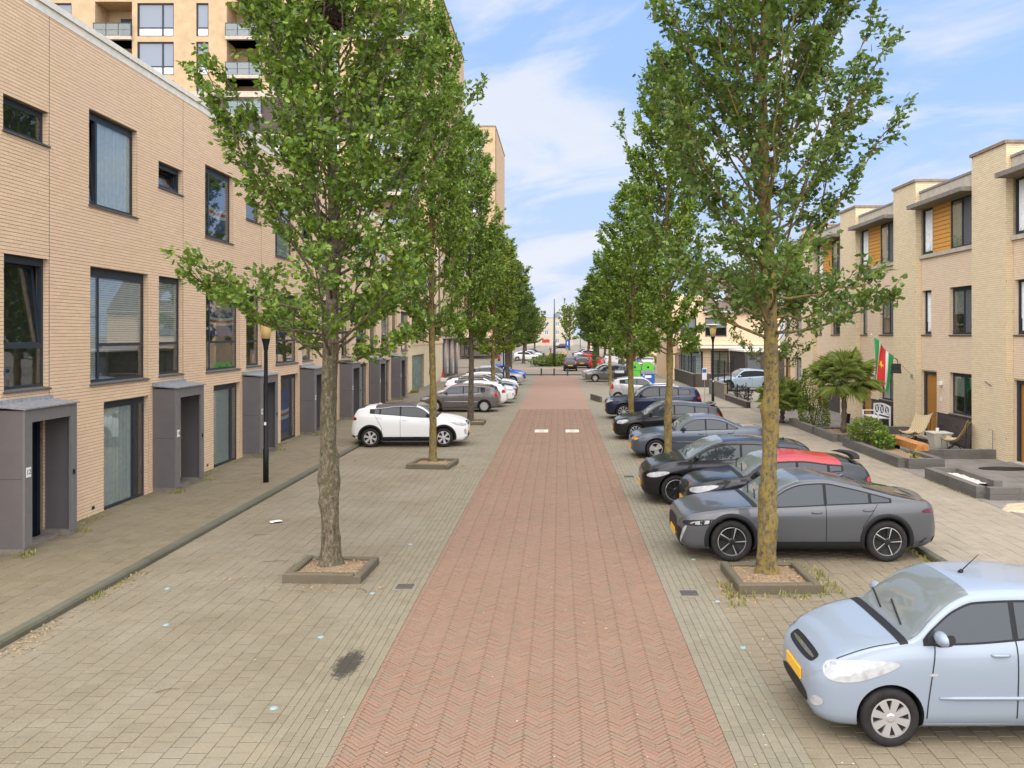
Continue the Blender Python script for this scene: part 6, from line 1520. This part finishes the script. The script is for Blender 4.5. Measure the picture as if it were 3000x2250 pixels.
t_ = MB().box(0, .12, 0, 2.4, 0, .35).build('timber_edge', 'kerb_stone', None, loc=(2.45, 50.5, 0)); t_.rotation_euler = (0, 0, R(12)); tag(t_, 'timber edging of the container platform by the silver hatchback', 'edging')
# signs far off
def sign(x, y, h, w_, hh, mat, label, z=0):
    r_ = tag(empty('street_sign', (x, y, z)), label, 'sign', 'distant street signs'); MB().lathe([(.04, 0), (.04, h)], 8).build('post', 'grey_metal', r_); MB().box(-w_/2, w_/2, -.07, -.05, h-hh, h).build('board', mat, r_); return r_
s1 = sign(1.75, 178, 2.9, .9, 1.5, 'sign_blue', 'blue pedestrian sign on a post in the far street')
MB().prism([(-.08, 1.75), (.08, 1.75), (.12, 2.3), (.05, 2.62), (-.05, 2.62), (-.12, 2.3)], -.078, -.072, lambda a_, b_, h: (a_, h, b_)).build('figure', 'white_paint', s1)
sign(-3.0, 190, 2.9, 1.7, .75, 'sign_red', 'small red board closing the far street')
sign(-8.1, 78.0, 2.7, .42, .62, 'sign_blue', 'blue parking sign by the tower columns', PZ)
cn = tag(empty('traffic_cone', (-10.05, 72.6, PZ)), 'red cone leaning against the block corner by the columns', 'cone'); MB().lathe([(.16, 0), (.12, .3), (.06, .7), (.02, 1.0)], 12).build('cone', 'sign_red', cn, True)
tag(MB().box(-.45, .45, -.2, .2, 0, .28).build('white_box', 'white_paint', None, loc=(-9.6, 71.6, PZ)), 'white box standing before the red cone', 'box')

# ------------------------------------------------------------------ right gardens: block planters and furniture
def blocks(name, label, segs, z0=PZ-.03, h=.31, t_=.22):
    """low walls of stacked dark concrete blocks; segs are (x0,y0,x1,y1)"""
    r_ = tag(empty(name), label, 'planter', 'dark concrete block garden walls')
    for (xa, ya, xb, yb) in segs:
        ln = math.hypot(xb-xa, yb-ya); n = max(1, round(ln/.75)); a = math.atan2(yb-ya, xb-xa)
        for lv in range(2):
            for i in range(n):
                L_ = ln/n; o = MB().box(.002, L_-.004, -t_/2, t_/2, 0, h/2-.004)
                b = o.build('block', 'concrete_block', r_, loc=(xa+math.cos(a)*L_*i, ya+math.sin(a)*L_*i, z0+lv*h/2+.02)); b.rotation_euler = (0, 0, a)
    return r_
W1 = blocks('garden_wall', 'dark block planter with shrub and beam seat on the terrace edge', [(10.26, 25.22, 10.26, 30.2), (10.37, 25.11, 11.45, 25.11), (11.34, 25.22, 11.34, 27.0), (11.45, 27.1, 14.0, 27.1), (10.37, 30.2, 11.3, 30.2)])
W2 = blocks('garden_wall', 'dark block planter holding the slim-trunked fan palm', [(10.26, 31.3, 10.26, 33.6), (10.37, 31.19, 12.0, 31.19), (10.37, 33.6, 12.0, 33.6), (11.9, 31.3, 11.9, 33.5)])
W3 = blocks('garden_wall', 'dark block wall along the pavement before the hedge column', [(10.26, 33.8, 10.26, 37.2), (12.2, 33.8, 14.0, 33.8)])
W4 = blocks('garden_wall', 'dark block planter with white gravel at the right edge', [(10.26, 20.5, 10.26, 23.4), (10.37, 20.39, 14.0, 20.39), (10.37, 23.4, 11.2, 23.4), (11.1, 21.3, 11.1, 23.3)])
def fill(parent, x0, x1, y0, y1, z, mat, nm):
    n = 14; V = [(x0+(x1-x0)*i/n, y0+(y1-y0)*j/n, z+random.uniform(-.015, .02)) for i in range(n+1) for j in range(n+1)]
    link(nm, npmesh(nm, V, [(i*(n+1)+j, (i+1)*(n+1)+j, (i+1)*(n+1)+j+1, i*(n+1)+j+1) for i in range(n) for j in range(n)], mat, True), parent)
fill(W1, 10.36, 11.24, 25.2, 30.1, .27, 'soil', 'soil'); fill(W2, 10.36, 11.8, 31.28, 33.5, .32, 'soil', 'soil'); fill(W4, 10.36, 11.0, 21.6, 23.3, .26, 'gravel_white', 'gravel')
sn = 26; V = []
for i in range(sn+1):
    for j in range(sn+1):
        u_, v_ = i/sn*2-1, j/sn*2-1; r2 = u_*u_+v_*v_; V.append((12.0+1.85*u_+.1*math.sin(v_*5), 19.25+.95*v_+.1*math.sin(u_*4), PZ-.01+max(0, .42*math.exp(-2.0*r2)-.05)*(1+.3*math.sin(u_*9)*math.sin(v_*7))+random.uniform(0, .02)*(r2 < 1)))
tag(link('sand_pile', npmesh('sand_pile', V, [(i*(sn+1)+j, (i+1)*(sn+1)+j, (i+1)*(sn+1)+j+1, i*(sn+1)+j+1) for i in range(sn) for j in range(sn)], 'sand', True)), 'heap of sand on the pavement at the right edge', 'sand', kind=None)
bs = tag(empty('beam_seat', (11.62, 28.3, PZ)), 'thick wooden beam used as a seat on the terrace', 'seat')
MB().box(-.2, .2, -1.35, 1.2, .26, .48).build('beam', 'wood_beam', bs)
for y in (-1.0, .9): MB().box(-.15, .15, y-.1, y+.1, 0, .26).build('support', 'black_metal', bs)
def butterfly(x, y, rz, label):
    r_ = tag(empty('rattan_chair', (x, y, PZ), rz), label, 'chair', 'rattan butterfly chairs')
    # seat: a hanging sling, local +x is the front
    n = 12; V = []
    prof = pchip([(0, .40), (.25, .33), (.5, .36), (.72, .62), (1, 1.02)])
    for i in range(n+1):
        s_ = i/n; xx = .42-.85*s_; w_ = .33+.05*abs(s_-.45)*2
        for j in range(n+1):
            t2 = j/n*2-1; V.append((xx-.05*t2*t2*(s_ > .5), w_*t2, prof(s_)+.10*t2*t2*(1-.2*s_)+(.06*abs(t2)**3 if s_ > .9 else 0)))
    F_ = [(i*(n+1)+j, (i+1)*(n+1)+j, (i+1)*(n+1)+j+1, i*(n+1)+j+1) for i in range(n) for j in range(n)]
    V2 = V+[(a, b, c-.025) for a, b, c in V]; k = len(V); F2 = F_+[tuple(q+k for q in f[::-1]) for f in F_]
    for i in range(n): F2 += [(i*(n+1), (i+1)*(n+1), (i+1)*(n+1)+k, i*(n+1)+k), (i*(n+1)+n, i*(n+1)+n+k, (i+1)*(n+1)+n+k, (i+1)*(n+1)+n)]
    F2 += [(j, j+k, j+1+k, j+1) for j in range(n)]+[(n*(n+1)+j, n*(n+1)+j+1, n*(n+1)+j+1+k, n*(n+1)+j+k) for j in range(n)]
    link('sling', npmesh('sling', V2, F2, 'rattan_weave', True), r_)
    for sy in (1, -1):
        fr = MB().tube([(.40, .30*sy, .46), (.36, .30*sy, 0), (.05, .12*sy, .28), (-.36, -.28*sy, 0), (-.40, -.30*sy, .10)], .011, 6)
        fr.tube([(-.36, .30*sy, 0), (-.43, .34*sy, 1.06)], .011, 6); fr.tube([(-.36, .30*sy, 0), (0, 0, .25), (.36, -.30*sy, 0)], .011, 6); fr.build('frame', 'black_metal', r_)
t = NT('rattan_weave'); cx_ = t.coord('Object'); ck = t.n('ShaderNodeTexChecker'); ck.inputs['Scale'].default_value = 22; t.l(cx_, ck.inputs['Vector']); ck.inputs[1].default_value = (.56, .44, .26, 1); ck.inputs[2].default_value = (.36, .27, .15, 1); t.set(Base_Color=ck.outputs[0], Roughness=.7)
MT = MATS
butterfly(13.05, 30.9, R(205), 'rattan butterfly chair by the wooden door'); butterfly(13.55, 28.75, R(140), 'rattan butterfly chair nearer the camera beside the pier')
tb = tag(empty('side_table', (13.45, 29.85, PZ)), 'pale tapered side table between the rattan chairs', 'table')
V = [(-.22, -.22, 0), (.22, -.22, 0), (.22, .22, 0), (-.22, .22, 0), (-.33, -.33, .50), (.33, -.33, .50), (.33, .33, .50), (-.33, .33, .50)]
MB().add(V, [(0, 1, 5, 4), (1, 2, 6, 5), (2, 3, 7, 6), (3, 0, 4, 7), (0, 3, 2, 1), (4, 5, 6, 7)]).build('pedestal', 'table_stone', tb); MB().box(-.36, .36, -.36, .36, .50, .54).build('top', 'table_stone', tb)
tag(MB().lathe([(.045, 0), (.06, .14), (.055, .14), (.042, .02)], 14).build('cup', 'white_paint', None, loc=(13.4, 29.85, PZ+.54)), 'white cup standing on the side table', 'cup')
# white garden bench with lattice back, facing the street
bn = tag(empty('garden_bench', (13.72, 36.5, PZ)), 'white painted garden bench with a lattice back', 'bench')
for y in (-.88, .88):
    for x in (-.24, .26): MB().box(x-.03, x+.03, y-.03, y+.03, 0, .62 if x < 0 else .95).build('leg', 'white_paint', bn)
    MB().box(-.30, .25, y-.035, y+.035, .62, .66).build('armrest', 'white_paint', bn)
for i in range(5): MB().box(-.26+i*.10, -.17+i*.10, -.85, .85, .42, .45).build('slat', 'white_paint', bn)
n = 12; V = []; mb = MB()
for i in range(n): 
    y = -.85+1.7*i/n; y2 = -.85+1.7*(i+1)/n; a = .92+.10*math.cos((y)/.85*1.3); b = .92+.10*math.cos(y2/.85*1.3)
    mb.add([(.24, y, a-.07), (.28, y, a-.07), (.28, y, a), (.24, y, a), (.24, y2, b-.07), (.28, y2, b-.07), (.28, y2, b), (.24, y2, b)], [(0, 1, 5, 4), (1, 2, 6, 5), (2, 3, 7, 6), (3, 0, 4, 7)])
mb.build('top_rail', 'white_paint', bn); MB().box(.24, .28, -.85, .85, .52, .57).build('lower_rail', 'white_paint', bn)
for k in range(3):
    c_ = -.56+.56*k
    for sg_ in (1, -1): MB().tube([(.26, c_-.2*sg_, .57), (.26, c_+.2*sg_, .93)], .016, 4).build('lattice_bar', 'white_paint', bn)
    for dy in (-.26, .26): MB().box(.245, .275, c_+dy-.02, c_+dy+.02, .57, .92).build('lattice_post', 'white_paint', bn)
tag(MB().lathe([(.15, 0), (.20, .42), (.17, .42), (.13, .05)], 16).build('plant_pot', 'plastic_black', None, loc=(12.9, 37.9, PZ)), 'black pot at the far end of the white bench', 'pot')
tag(MB().box(-.6, .6, -.9, .9, 0, .04).build('pale_slab', 'stone_light', None, loc=(12.7, 35.0, PZ+.004)), 'pale slab paving behind the slim fan palm', 'slab')
for (x, y, rx, ry, lab) in ((13.2, 25.0, .75, .35, 'dark oval doormat before the nearest right door'), (13.6, 31.9, .3, .5, 'dark doormat before the wooden door by the chairs')):
    m_ = MB(); m_.add([(rx*math.cos(a*.3491), ry*math.sin(a*.3491), .0) for a in range(18)]+[(rx*math.cos(a*.3491), ry*math.sin(a*.3491), .014) for a in range(18)], [tuple(range(18, 36))]+[(i, (i+1) % 18, 18+(i+1) % 18, 18+i) for i in range(18)]); tag(m_.build('doormat', 'plastic_black', None, loc=(x, y, PZ+.006)), lab, 'doormat', 'doormats')
wt = tag(empty('water_tap', (13.97, 27.1, 0)), 'outdoor water tap on the near yellow pier', 'tap'); MB().tube([(0.02, 0, .3), (0.0, 0, .3), (-.03, 0, .32), (-.03, 0, 1.0), (-.15, 0, 1.04), (-.17, 0, .97)], .014, 6).build('pipe', 'grey_metal', wt)
hl = tag(empty('flag_holder', (13.97, 27.3, 2.42)), 'empty metal flag holder on the near yellow pier', 'flag holder'); MB().tube([(0.03, 0, 0), (-.02, 0, .02), (-.18, .0, .14)], .022, 8).build('socket', 'grey_metal', hl)
# flag on its pole, with a school bag hung from it
fl = tag(empty('house_flag', (13.99, 33.4, 2.45)), 'green white and red flag with a yellow star on a slanting pole', 'flag')
tip = Vector((-2.0, -1.05, 1.62)); MB().tube([(0, 0, 0), tip], [.016, .012], 8).build('pole', 'stone_light', fl); MB().box(-.06, .03, -.05, .05, -.08, .06).build('bracket', 'grey_metal', fl); MB().lathe([(.03, -.03), (.04, 0), (.02, .04)], 10, tuple(tip)).build('finial', 'off_white', fl)
pd_ = tip.normalized(); s0, s1 = 1.35, 2.62; drop = 1.62
bands = [(0, .2, 'flag_green'), (.2, .3, 'flag_white'), (.3, .7, 'flag_red'), (.7, .8, 'flag_white'), (.8, 1, 'flag_green')]
def fp(u_, v_): # u across the bands (along the pole), v down
    b = pd_*(s1-(s1-s0)*u_); pinch = 1-.25*v_
    mid = pd_*((s0+s1)/2); b = mid+(b-mid)*pinch
    return b+Vector((-.10*v_+.05*math.sin(u_*7+v_*2), -.05*math.sin(u_*9+v_*3), -drop*v_*(1-.10*math.sin(u_*3))))
for a, b, mt in bands:
    mb = MB(); nu, nv = 5, 16; V = [tuple(fp(a+(b-a)*i/nu, j/nv)) for i in range(nu+1) for j in range(nv+1)]
    mb.add(V, [(i*(nv+1)+j, (i+1)*(nv+1)+j, (i+1)*(nv+1)+j+1, i*(nv+1)+j+1) for i in range(nu) for j in range(nv)]); mb.build('flag_band', mt, fl, True)
for sd2 in (.012, -.012):
    V = [tuple(fp(.5+(.15 if q % 2 == 0 else .06)*math.cos(q*math.pi/5)*1.0, .46+(.15 if q % 2 == 0 else .06)*math.sin(q*math.pi/5)*.8)+Vector((0, sd2, 0))) for q in range(10)]+[tuple(fp(.5, .46)+Vector((0, sd2, 0)))]
    MB().add(V, [(q, (q+1) % 10, 10) for q in range(10)]).build('star', 'flag_yellow', fl)
bp = pd_*1.22+Vector((13.99, 33.4, 2.45)); bag = tag(empty('school_bag', tuple(bp)), 'dark satchel hanging from the flag pole', 'bag')
q = MB(); q.add([(-.24, -.09, -.60), (.24, -.09, -.60), (.24, .09, -.60), (-.24, .09, -.60), (-.20, -.06, -.22), (.20, -.06, -.22), (.20, .06, -.22), (-.20, .06, -.22)], [(0, 1, 5, 4), (1, 2, 6, 5), (2, 3, 7, 6), (3, 0, 4, 7), (0, 3, 2, 1), (4, 5, 6, 7)]); q.build('body', 'bag_leather', bag); MB().tube([(-.12, 0, -.23), (-.11, 0, -.06), (0, 0, 0.0), (.11, 0, -.06), (.12, 0, -.23)], .013, 6).build('handle', 'bag_leather', bag); MB().box(-.21, .21, -.098, -.08, -.40, -.22).build('flap', 'bag_leather', bag)

# ------------------------------------------------------------------ far right: courtyard walls, fence, house, garage
def brick_wall(name, label, x0, y0, x1, y1, h, t_=.2, mat='brick_dark', mort='mortar_dark', z=PZ-.03):
    ln = math.hypot(x1-x0, y1-y0); a = math.atan2(y1-y0, x1-x0); r_ = tag(empty(name, (x0, y0, z), a), label, 'wall', 'courtyard brick walls'); MB().box(0, ln, 0, t_, 0, h).build('core', mort, r_)
    for sg_, off in ((-1, 0), (1, t_)):
        lay_bricks(r_, lambda u_, v_, w_, sg_=sg_, off=off: (u_, off+sg_*w_, v_), brick_rects(0, ln, .01, h, [], .068, .22, seed=int(x0*7+y0)), mat)
    MB().box(-.02, ln+.02, -.03, t_+.03, h, h+.06).build('coping', 'concrete_dark', r_); return r_
def mesh_fence(label, x0, y0, x1, y1, h, z0, mat='black_metal', step=.11):
    ln = math.hypot(x1-x0, y1-y0); a = math.atan2(y1-y0, x1-x0); r_ = tag(empty('mesh_fence', (x0, y0, z0), a), label, 'fence', 'dark mesh fences'); np_ = max(2, round(ln/2.4)+1)
    for i in range(np_): MB().box(ln*i/(np_-1)-.03, ln*i/(np_-1)+.03, -.03, .03, 0, h+.05).build('post', mat, r_)
    g = MB(); x = .05
    while x < ln: g.box(x-.004, x+.004, -.004, .004, .05, h); x += step
    z = .08
    while z < h: g.box(0, ln, -.008, .008, z-.006, z+.006); z += .2
    g.build('mesh', mat, r_)['kind'] = 'stuff'
brick_wall('brick_wall', 'dark brick low wall along the pavement under the tall mesh fence', 10.1, 73.8, 10.1, 63.8, 1.0)
brick_wall('brick_wall', 'dark brick low wall running back from the pavement corner', 10.32, 63.8, 13.2, 63.8, 1.0)
mesh_fence('tall dark mesh fence on the pavement wall', 10.2, 73.8, 10.2, 63.9, 1.35, 1.03); mesh_fence('tall dark mesh fence on the wall running back', 10.3, 63.9, 13.2, 63.9, 1.35, 1.03)
brick_wall('brick_wall', 'yellow-brown low wall at the courtyard entrance near the lamp', 10.1, 56.8, 10.1, 51.5, .95, mat='concrete_block', mort='mortar_yellow'); mesh_fence('dark mesh fence at the courtyard entrance', 10.3, 56.7, 10.3, 50.5, 1.5, .9)
brick_wall('brick_wall', 'lowest dark wall under the railing by the palm', 10.1, 51.3, 10.15, 45.6, .35)
mesh_fence('low dark railing by the bushy palm', 10.22, 51.2, 10.27, 45.8, .75, .42, step=.13)
# house facing the camera
h_ = tag(empty('corner_house', (9.9, 75.0, 0)), 'orange brick house with a tiled roof facing the camera behind the fence', 'house'); F = lambda u_, v_, w_: (u_, -w_, v_)
ops = [(.9, 2.3, 3.95, 5.55), (3.1, 5.0, 3.95, 5.55), (.9, 2.9, .2, 2.55), (3.6, 5.2, .5, 2.6)]
wm = MB(); wall_faces(wm, F, 0, 9.5, 0, 6.15, ops, .2); wm.box(0, .2, .01, 9, 0, 6.15); wm.box(0.2, 9.5, 8.8, 9, 0, 6.15); wm.box(9.3, 9.5, .01, 8.8, 0, 6.1); wm.build('wall', 'mortar_yellow', h_)
lay_bricks(h_, F, brick_rects(.0, 9.5, .02, 6.15, ops, .07, .23, seed=77), 'brick_peach')
MB().box(-.2, .02, -.01, 9, 0.0, 8.6).build('gable_wall', 'brick_peach', h_); MB().box(-.01, 2.9, -.02, 5, 6.15, 7.6).build('upper_wall', 'brick_peach', h_)
window(h_, F, ops[0], .1, mull=(1.6,), cover=[(0, 'half'), (1, 'half')]); window(h_, F, ops[1], .1, mull=(4.05,), cover=[(0, 'half'), (1, 'half')]); window(h_, F, ops[2], .1, mull=(1.9,), fr=.14, sill=None, cover=[(0, 'curtain'), (1, 'curtain')]); window(h_, F, ops[3], .1, mull=(4.4,), cover=[(0, 'curtain_b'), (1, 'curtain_b')])
MB().box(.6, 9.5, -.9, .0, 2.85, 3.05).build('porch_slab', 'coping_white', h_); MB().box(-.1, 9.5, -.12, .0, 3.15, 3.45).build('band', 'brick_peach', h_)
rm_ = MB(); sl_ = .95
for r_i in range(15):
    for c_i in range(23):
        x = 3.0+c_i*.28; y = -.35+r_i*.26; z = 6.1+r_i*.26*sl_
        rm_.add([(x, y, z), (x+.27, y, z+.03), (x+.27, y+.30, z+.30*sl_+.03), (x, y+.30, z+.30*sl_), (x, y, z-.05), (x+.27, y, z-.05)], [(0, 1, 2, 3), (0, 1, 5, 4)])
ro = MB(); ro.prism([(-.3, 6.0), (3.6, 6.0+3.9*sl_-.06), (8.9, 6.1)], 3.0, 9.5, lambda a_, b_, h: (h, a_, b_)).build('roof', 'roof_tile', h_); rt = rm_.build('roof_tile', 'roof_tile', h_); rt['kind'] = 'stuff'
MB().tube([(2.95, -.42, 6.05), (9.5, -.42, 6.05)], .07, 8).build('gutter', 'grey_metal', h_); sk = MB().add([(4.0, .55, 7.08), (5.1, .55, 7.08), (5.1, 1.5, 7.98), (4.0, 1.5, 7.98)], [(0, 1, 2, 3)]).build('roof_window', 'tower_glass', h_)
for y in (0,): MB().tube([(2.6, -.02, 2.45), (2.6, -.16, 2.45), (2.6, -.16, 2.3)], .05, 8).build('wall_lamp', 'lamp_glass', h_)
gr = tag(empty('brick_garage', (14.6, 66.2, 0)), 'dark brick garage box behind the courtyard car', 'garage'); MB().box(0, 4.6, .0, 6, 0, 2.7).build('core', 'mortar_dark', gr); lay_bricks(gr, F, brick_rects(0, 4.6, .02, 2.7, [(.2, 1.2, .1, 2.3)], .068, .22, seed=88), 'brick_dark'); MB().box(.2, 1.2, -.03, -.002, .1, 2.3).build('door', 'panel_grey', gr); MB().box(-.1, 4.7, -.1, 6, 2.7, 2.85).build('roof', 'coping_white', gr)
# far houses
def far_house(x0, x1, y, h, label, side=1, floors=3, mat='brick_peach'):
    r_ = tag(empty('far_house', (x0, y, 0)), label, 'building', 'far buildings'); W = x1-x0; F2 = lambda u_, v_, w_: (u_, -w_, v_); ops_ = []; n = max(1, int(W/3.2))
    for f_ in range(floors):
        for i in range(n): c_ = W*(i+.5)/n; ops_.append((c_-.7, c_+.7, .9+f_*3, 2.5+f_*3))
    wm = MB(); wall_faces(wm, F2, 0, W, 0, h, ops_, .2); wm.box(0, W, .25, 12, 0, h-.02); wm.box(-.15, W+.15, -.15, 12.1, h, h+.2); wm.build('wall', mat, r_)
    for o_ in ops_:
        wi = MB(); wi.fbox(F2, o_[0], o_[1], o_[2], o_[2]+.1, -.18, -.08); wi.fbox(F2, o_[0], o_[1], o_[3]-.1, o_[3], -.18, -.08)
        for xx in (o_[0], (o_[0]+o_[1])/2-.05, o_[1]-.1): wi.fbox(F2, xx, xx+.1, o_[2]+.1, o_[3]-.1, -.18, -.08)
        w2 = wi.build('window', 'white_paint', r_); MB().fbox(F2, o_[0], o_[1], o_[2]+.1, o_[3]-.1, -.17, -.14).build('pane', 'tower_glass', w2)
far_house(10.5, 19, 122, 9.3, 'beige three-storey house behind the trees right of the crossing'); far_house(19.5, 33, 126, 9.6, 'wider beige house behind the trees on the far right')
far_house(-14, 5, 300, 10.0, 'pale far building closing the view down the street', mat='concrete'); far_house(-26, -13, 165, 9.0, 'far block left of the far street', mat='concrete'); far_house(12, 24, 160, 9.5, 'far row of beige houses along the far street', mat='brick_peach')
far_house(9, 30, 255, 12, 'far building on the right behind the trees', mat='brick_peach')
# grey fence of posts left of the far street
fe = tag(empty('post_fence', (-7.4, 108, 0), R(90)), 'grey post fence left of the far street', 'fence')
for i in range(14): MB().lathe([(.18, 0), (.18, 3.4)], 8, (i*1.4, 0, 0)).build('post', 'column_grey', fe)
# two people far off
def person(x, y, rz, top, label, h=1.72):
    r_ = tag(empty('person', (x, y, 0), rz), label, 'person')
    J = {'pel': (0, 0, .92), 'chest': (0, .01, 1.28), 'neck': (0, .02, 1.47), 'kL': (.10, .08, .5), 'fL': (.10, .12, .08), 'tL': (.10, .26, .03), 'kR': (-.10, -.02, .5), 'fR': (-.10, -.16, .09), 'tR': (-.10, -.04, .03), 'sL': (.19, .0, 1.40), 'eL': (.25, -.04, 1.12), 'hL': (.25, .08, .88), 'sR': (-.19, 0, 1.40), 'eR': (-.25, .02, 1.12), 'hR': (-.25, .16, .92)}
    mb = MB()
    def limb(a, b, r0, r1): mb.tube([J[a], tuple((Vector(J[a])+Vector(J[b]))/2), J[b]], [r0, (r0+r1)/2, r1], 10)
    bm = bmesh.new(); names = list(J); vs = {k: bm.verts.new(v) for k, v in J.items()}
    for a, b in (('pel', 'chest'), ('chest', 'neck'), ('pel', 'kL'), ('kL', 'fL'), ('fL', 'tL'), ('pel', 'kR'), ('kR', 'fR'), ('fR', 'tR'), ('chest', 'sL'), ('sL', 'eL'), ('eL', 'hL'), ('chest', 'sR'), ('sR', 'eR'), ('eR', 'hR')): bm.edges.new((vs[a], vs[b]))
    me = bpy.data.meshes.new('body'); bm.to_mesh(me); bm.free(); o = link('body', me, r_); md = o.modifiers.new('s', 'SKIN'); o.modifiers.new('u', 'SUBSURF').levels = 1
    rad = {'pel': (.16, .13), 'chest': (.17, .12), 'neck': (.07, .07), 'kL': (.075, .08), 'kR': (.075, .08), 'fL': (.05, .06), 'fR': (.05, .06), 'tL': (.045, .04), 'tR': (.045, .04), 'sL': (.075, .07), 'sR': (.075, .07), 'eL': (.05, .05), 'eR': (.05, .05), 'hL': (.04, .035), 'hR': (.04, .035)}
    for i, k in enumerate(names): me.skin_vertices[0].data[i].radius = rad[k]; me.skin_vertices[0].data[i].use_root = (k == 'pel')
    dg = bpy.context.evaluated_depsgraph_get(); dg.update(); m2 = bpy.data.meshes.new_from_object(o.evaluated_get(dg)); bpy.data.objects.remove(o)
    m2.materials.clear()
    for m_ in (top, 'cloth_dark', 'skin'): m2.materials.append(MT[m_])
    for p in m2.polygons: p.material_index = 1 if p.center.z < .86 and abs(p.center.x) < .21 else (2 if p.center.z > 1.46 or (abs(p.center.x) > .2 and p.center.z < .97) else 0); p.use_smooth = True
    link('body', m2, r_); MB().lathe([(.03, -.13), (.07, -.09), (.085, 0), (.075, .07), (.03, .115)], 14, (0, .03, 1.60)).build('head', 'skin', r_, True); MB().lathe([(.09, -.03), (.095, .04), (.07, .10), (.02, .125)], 14, (0, .015, 1.61)).build('hair', 'hair_grey', r_, True)
person(9.1, 96, R(160), 'cloth_blue', 'person in a blue top standing behind the green bins'); person(-1.7, 165, R(10), 'cloth_blue', 'person in blue walking away down the far street')
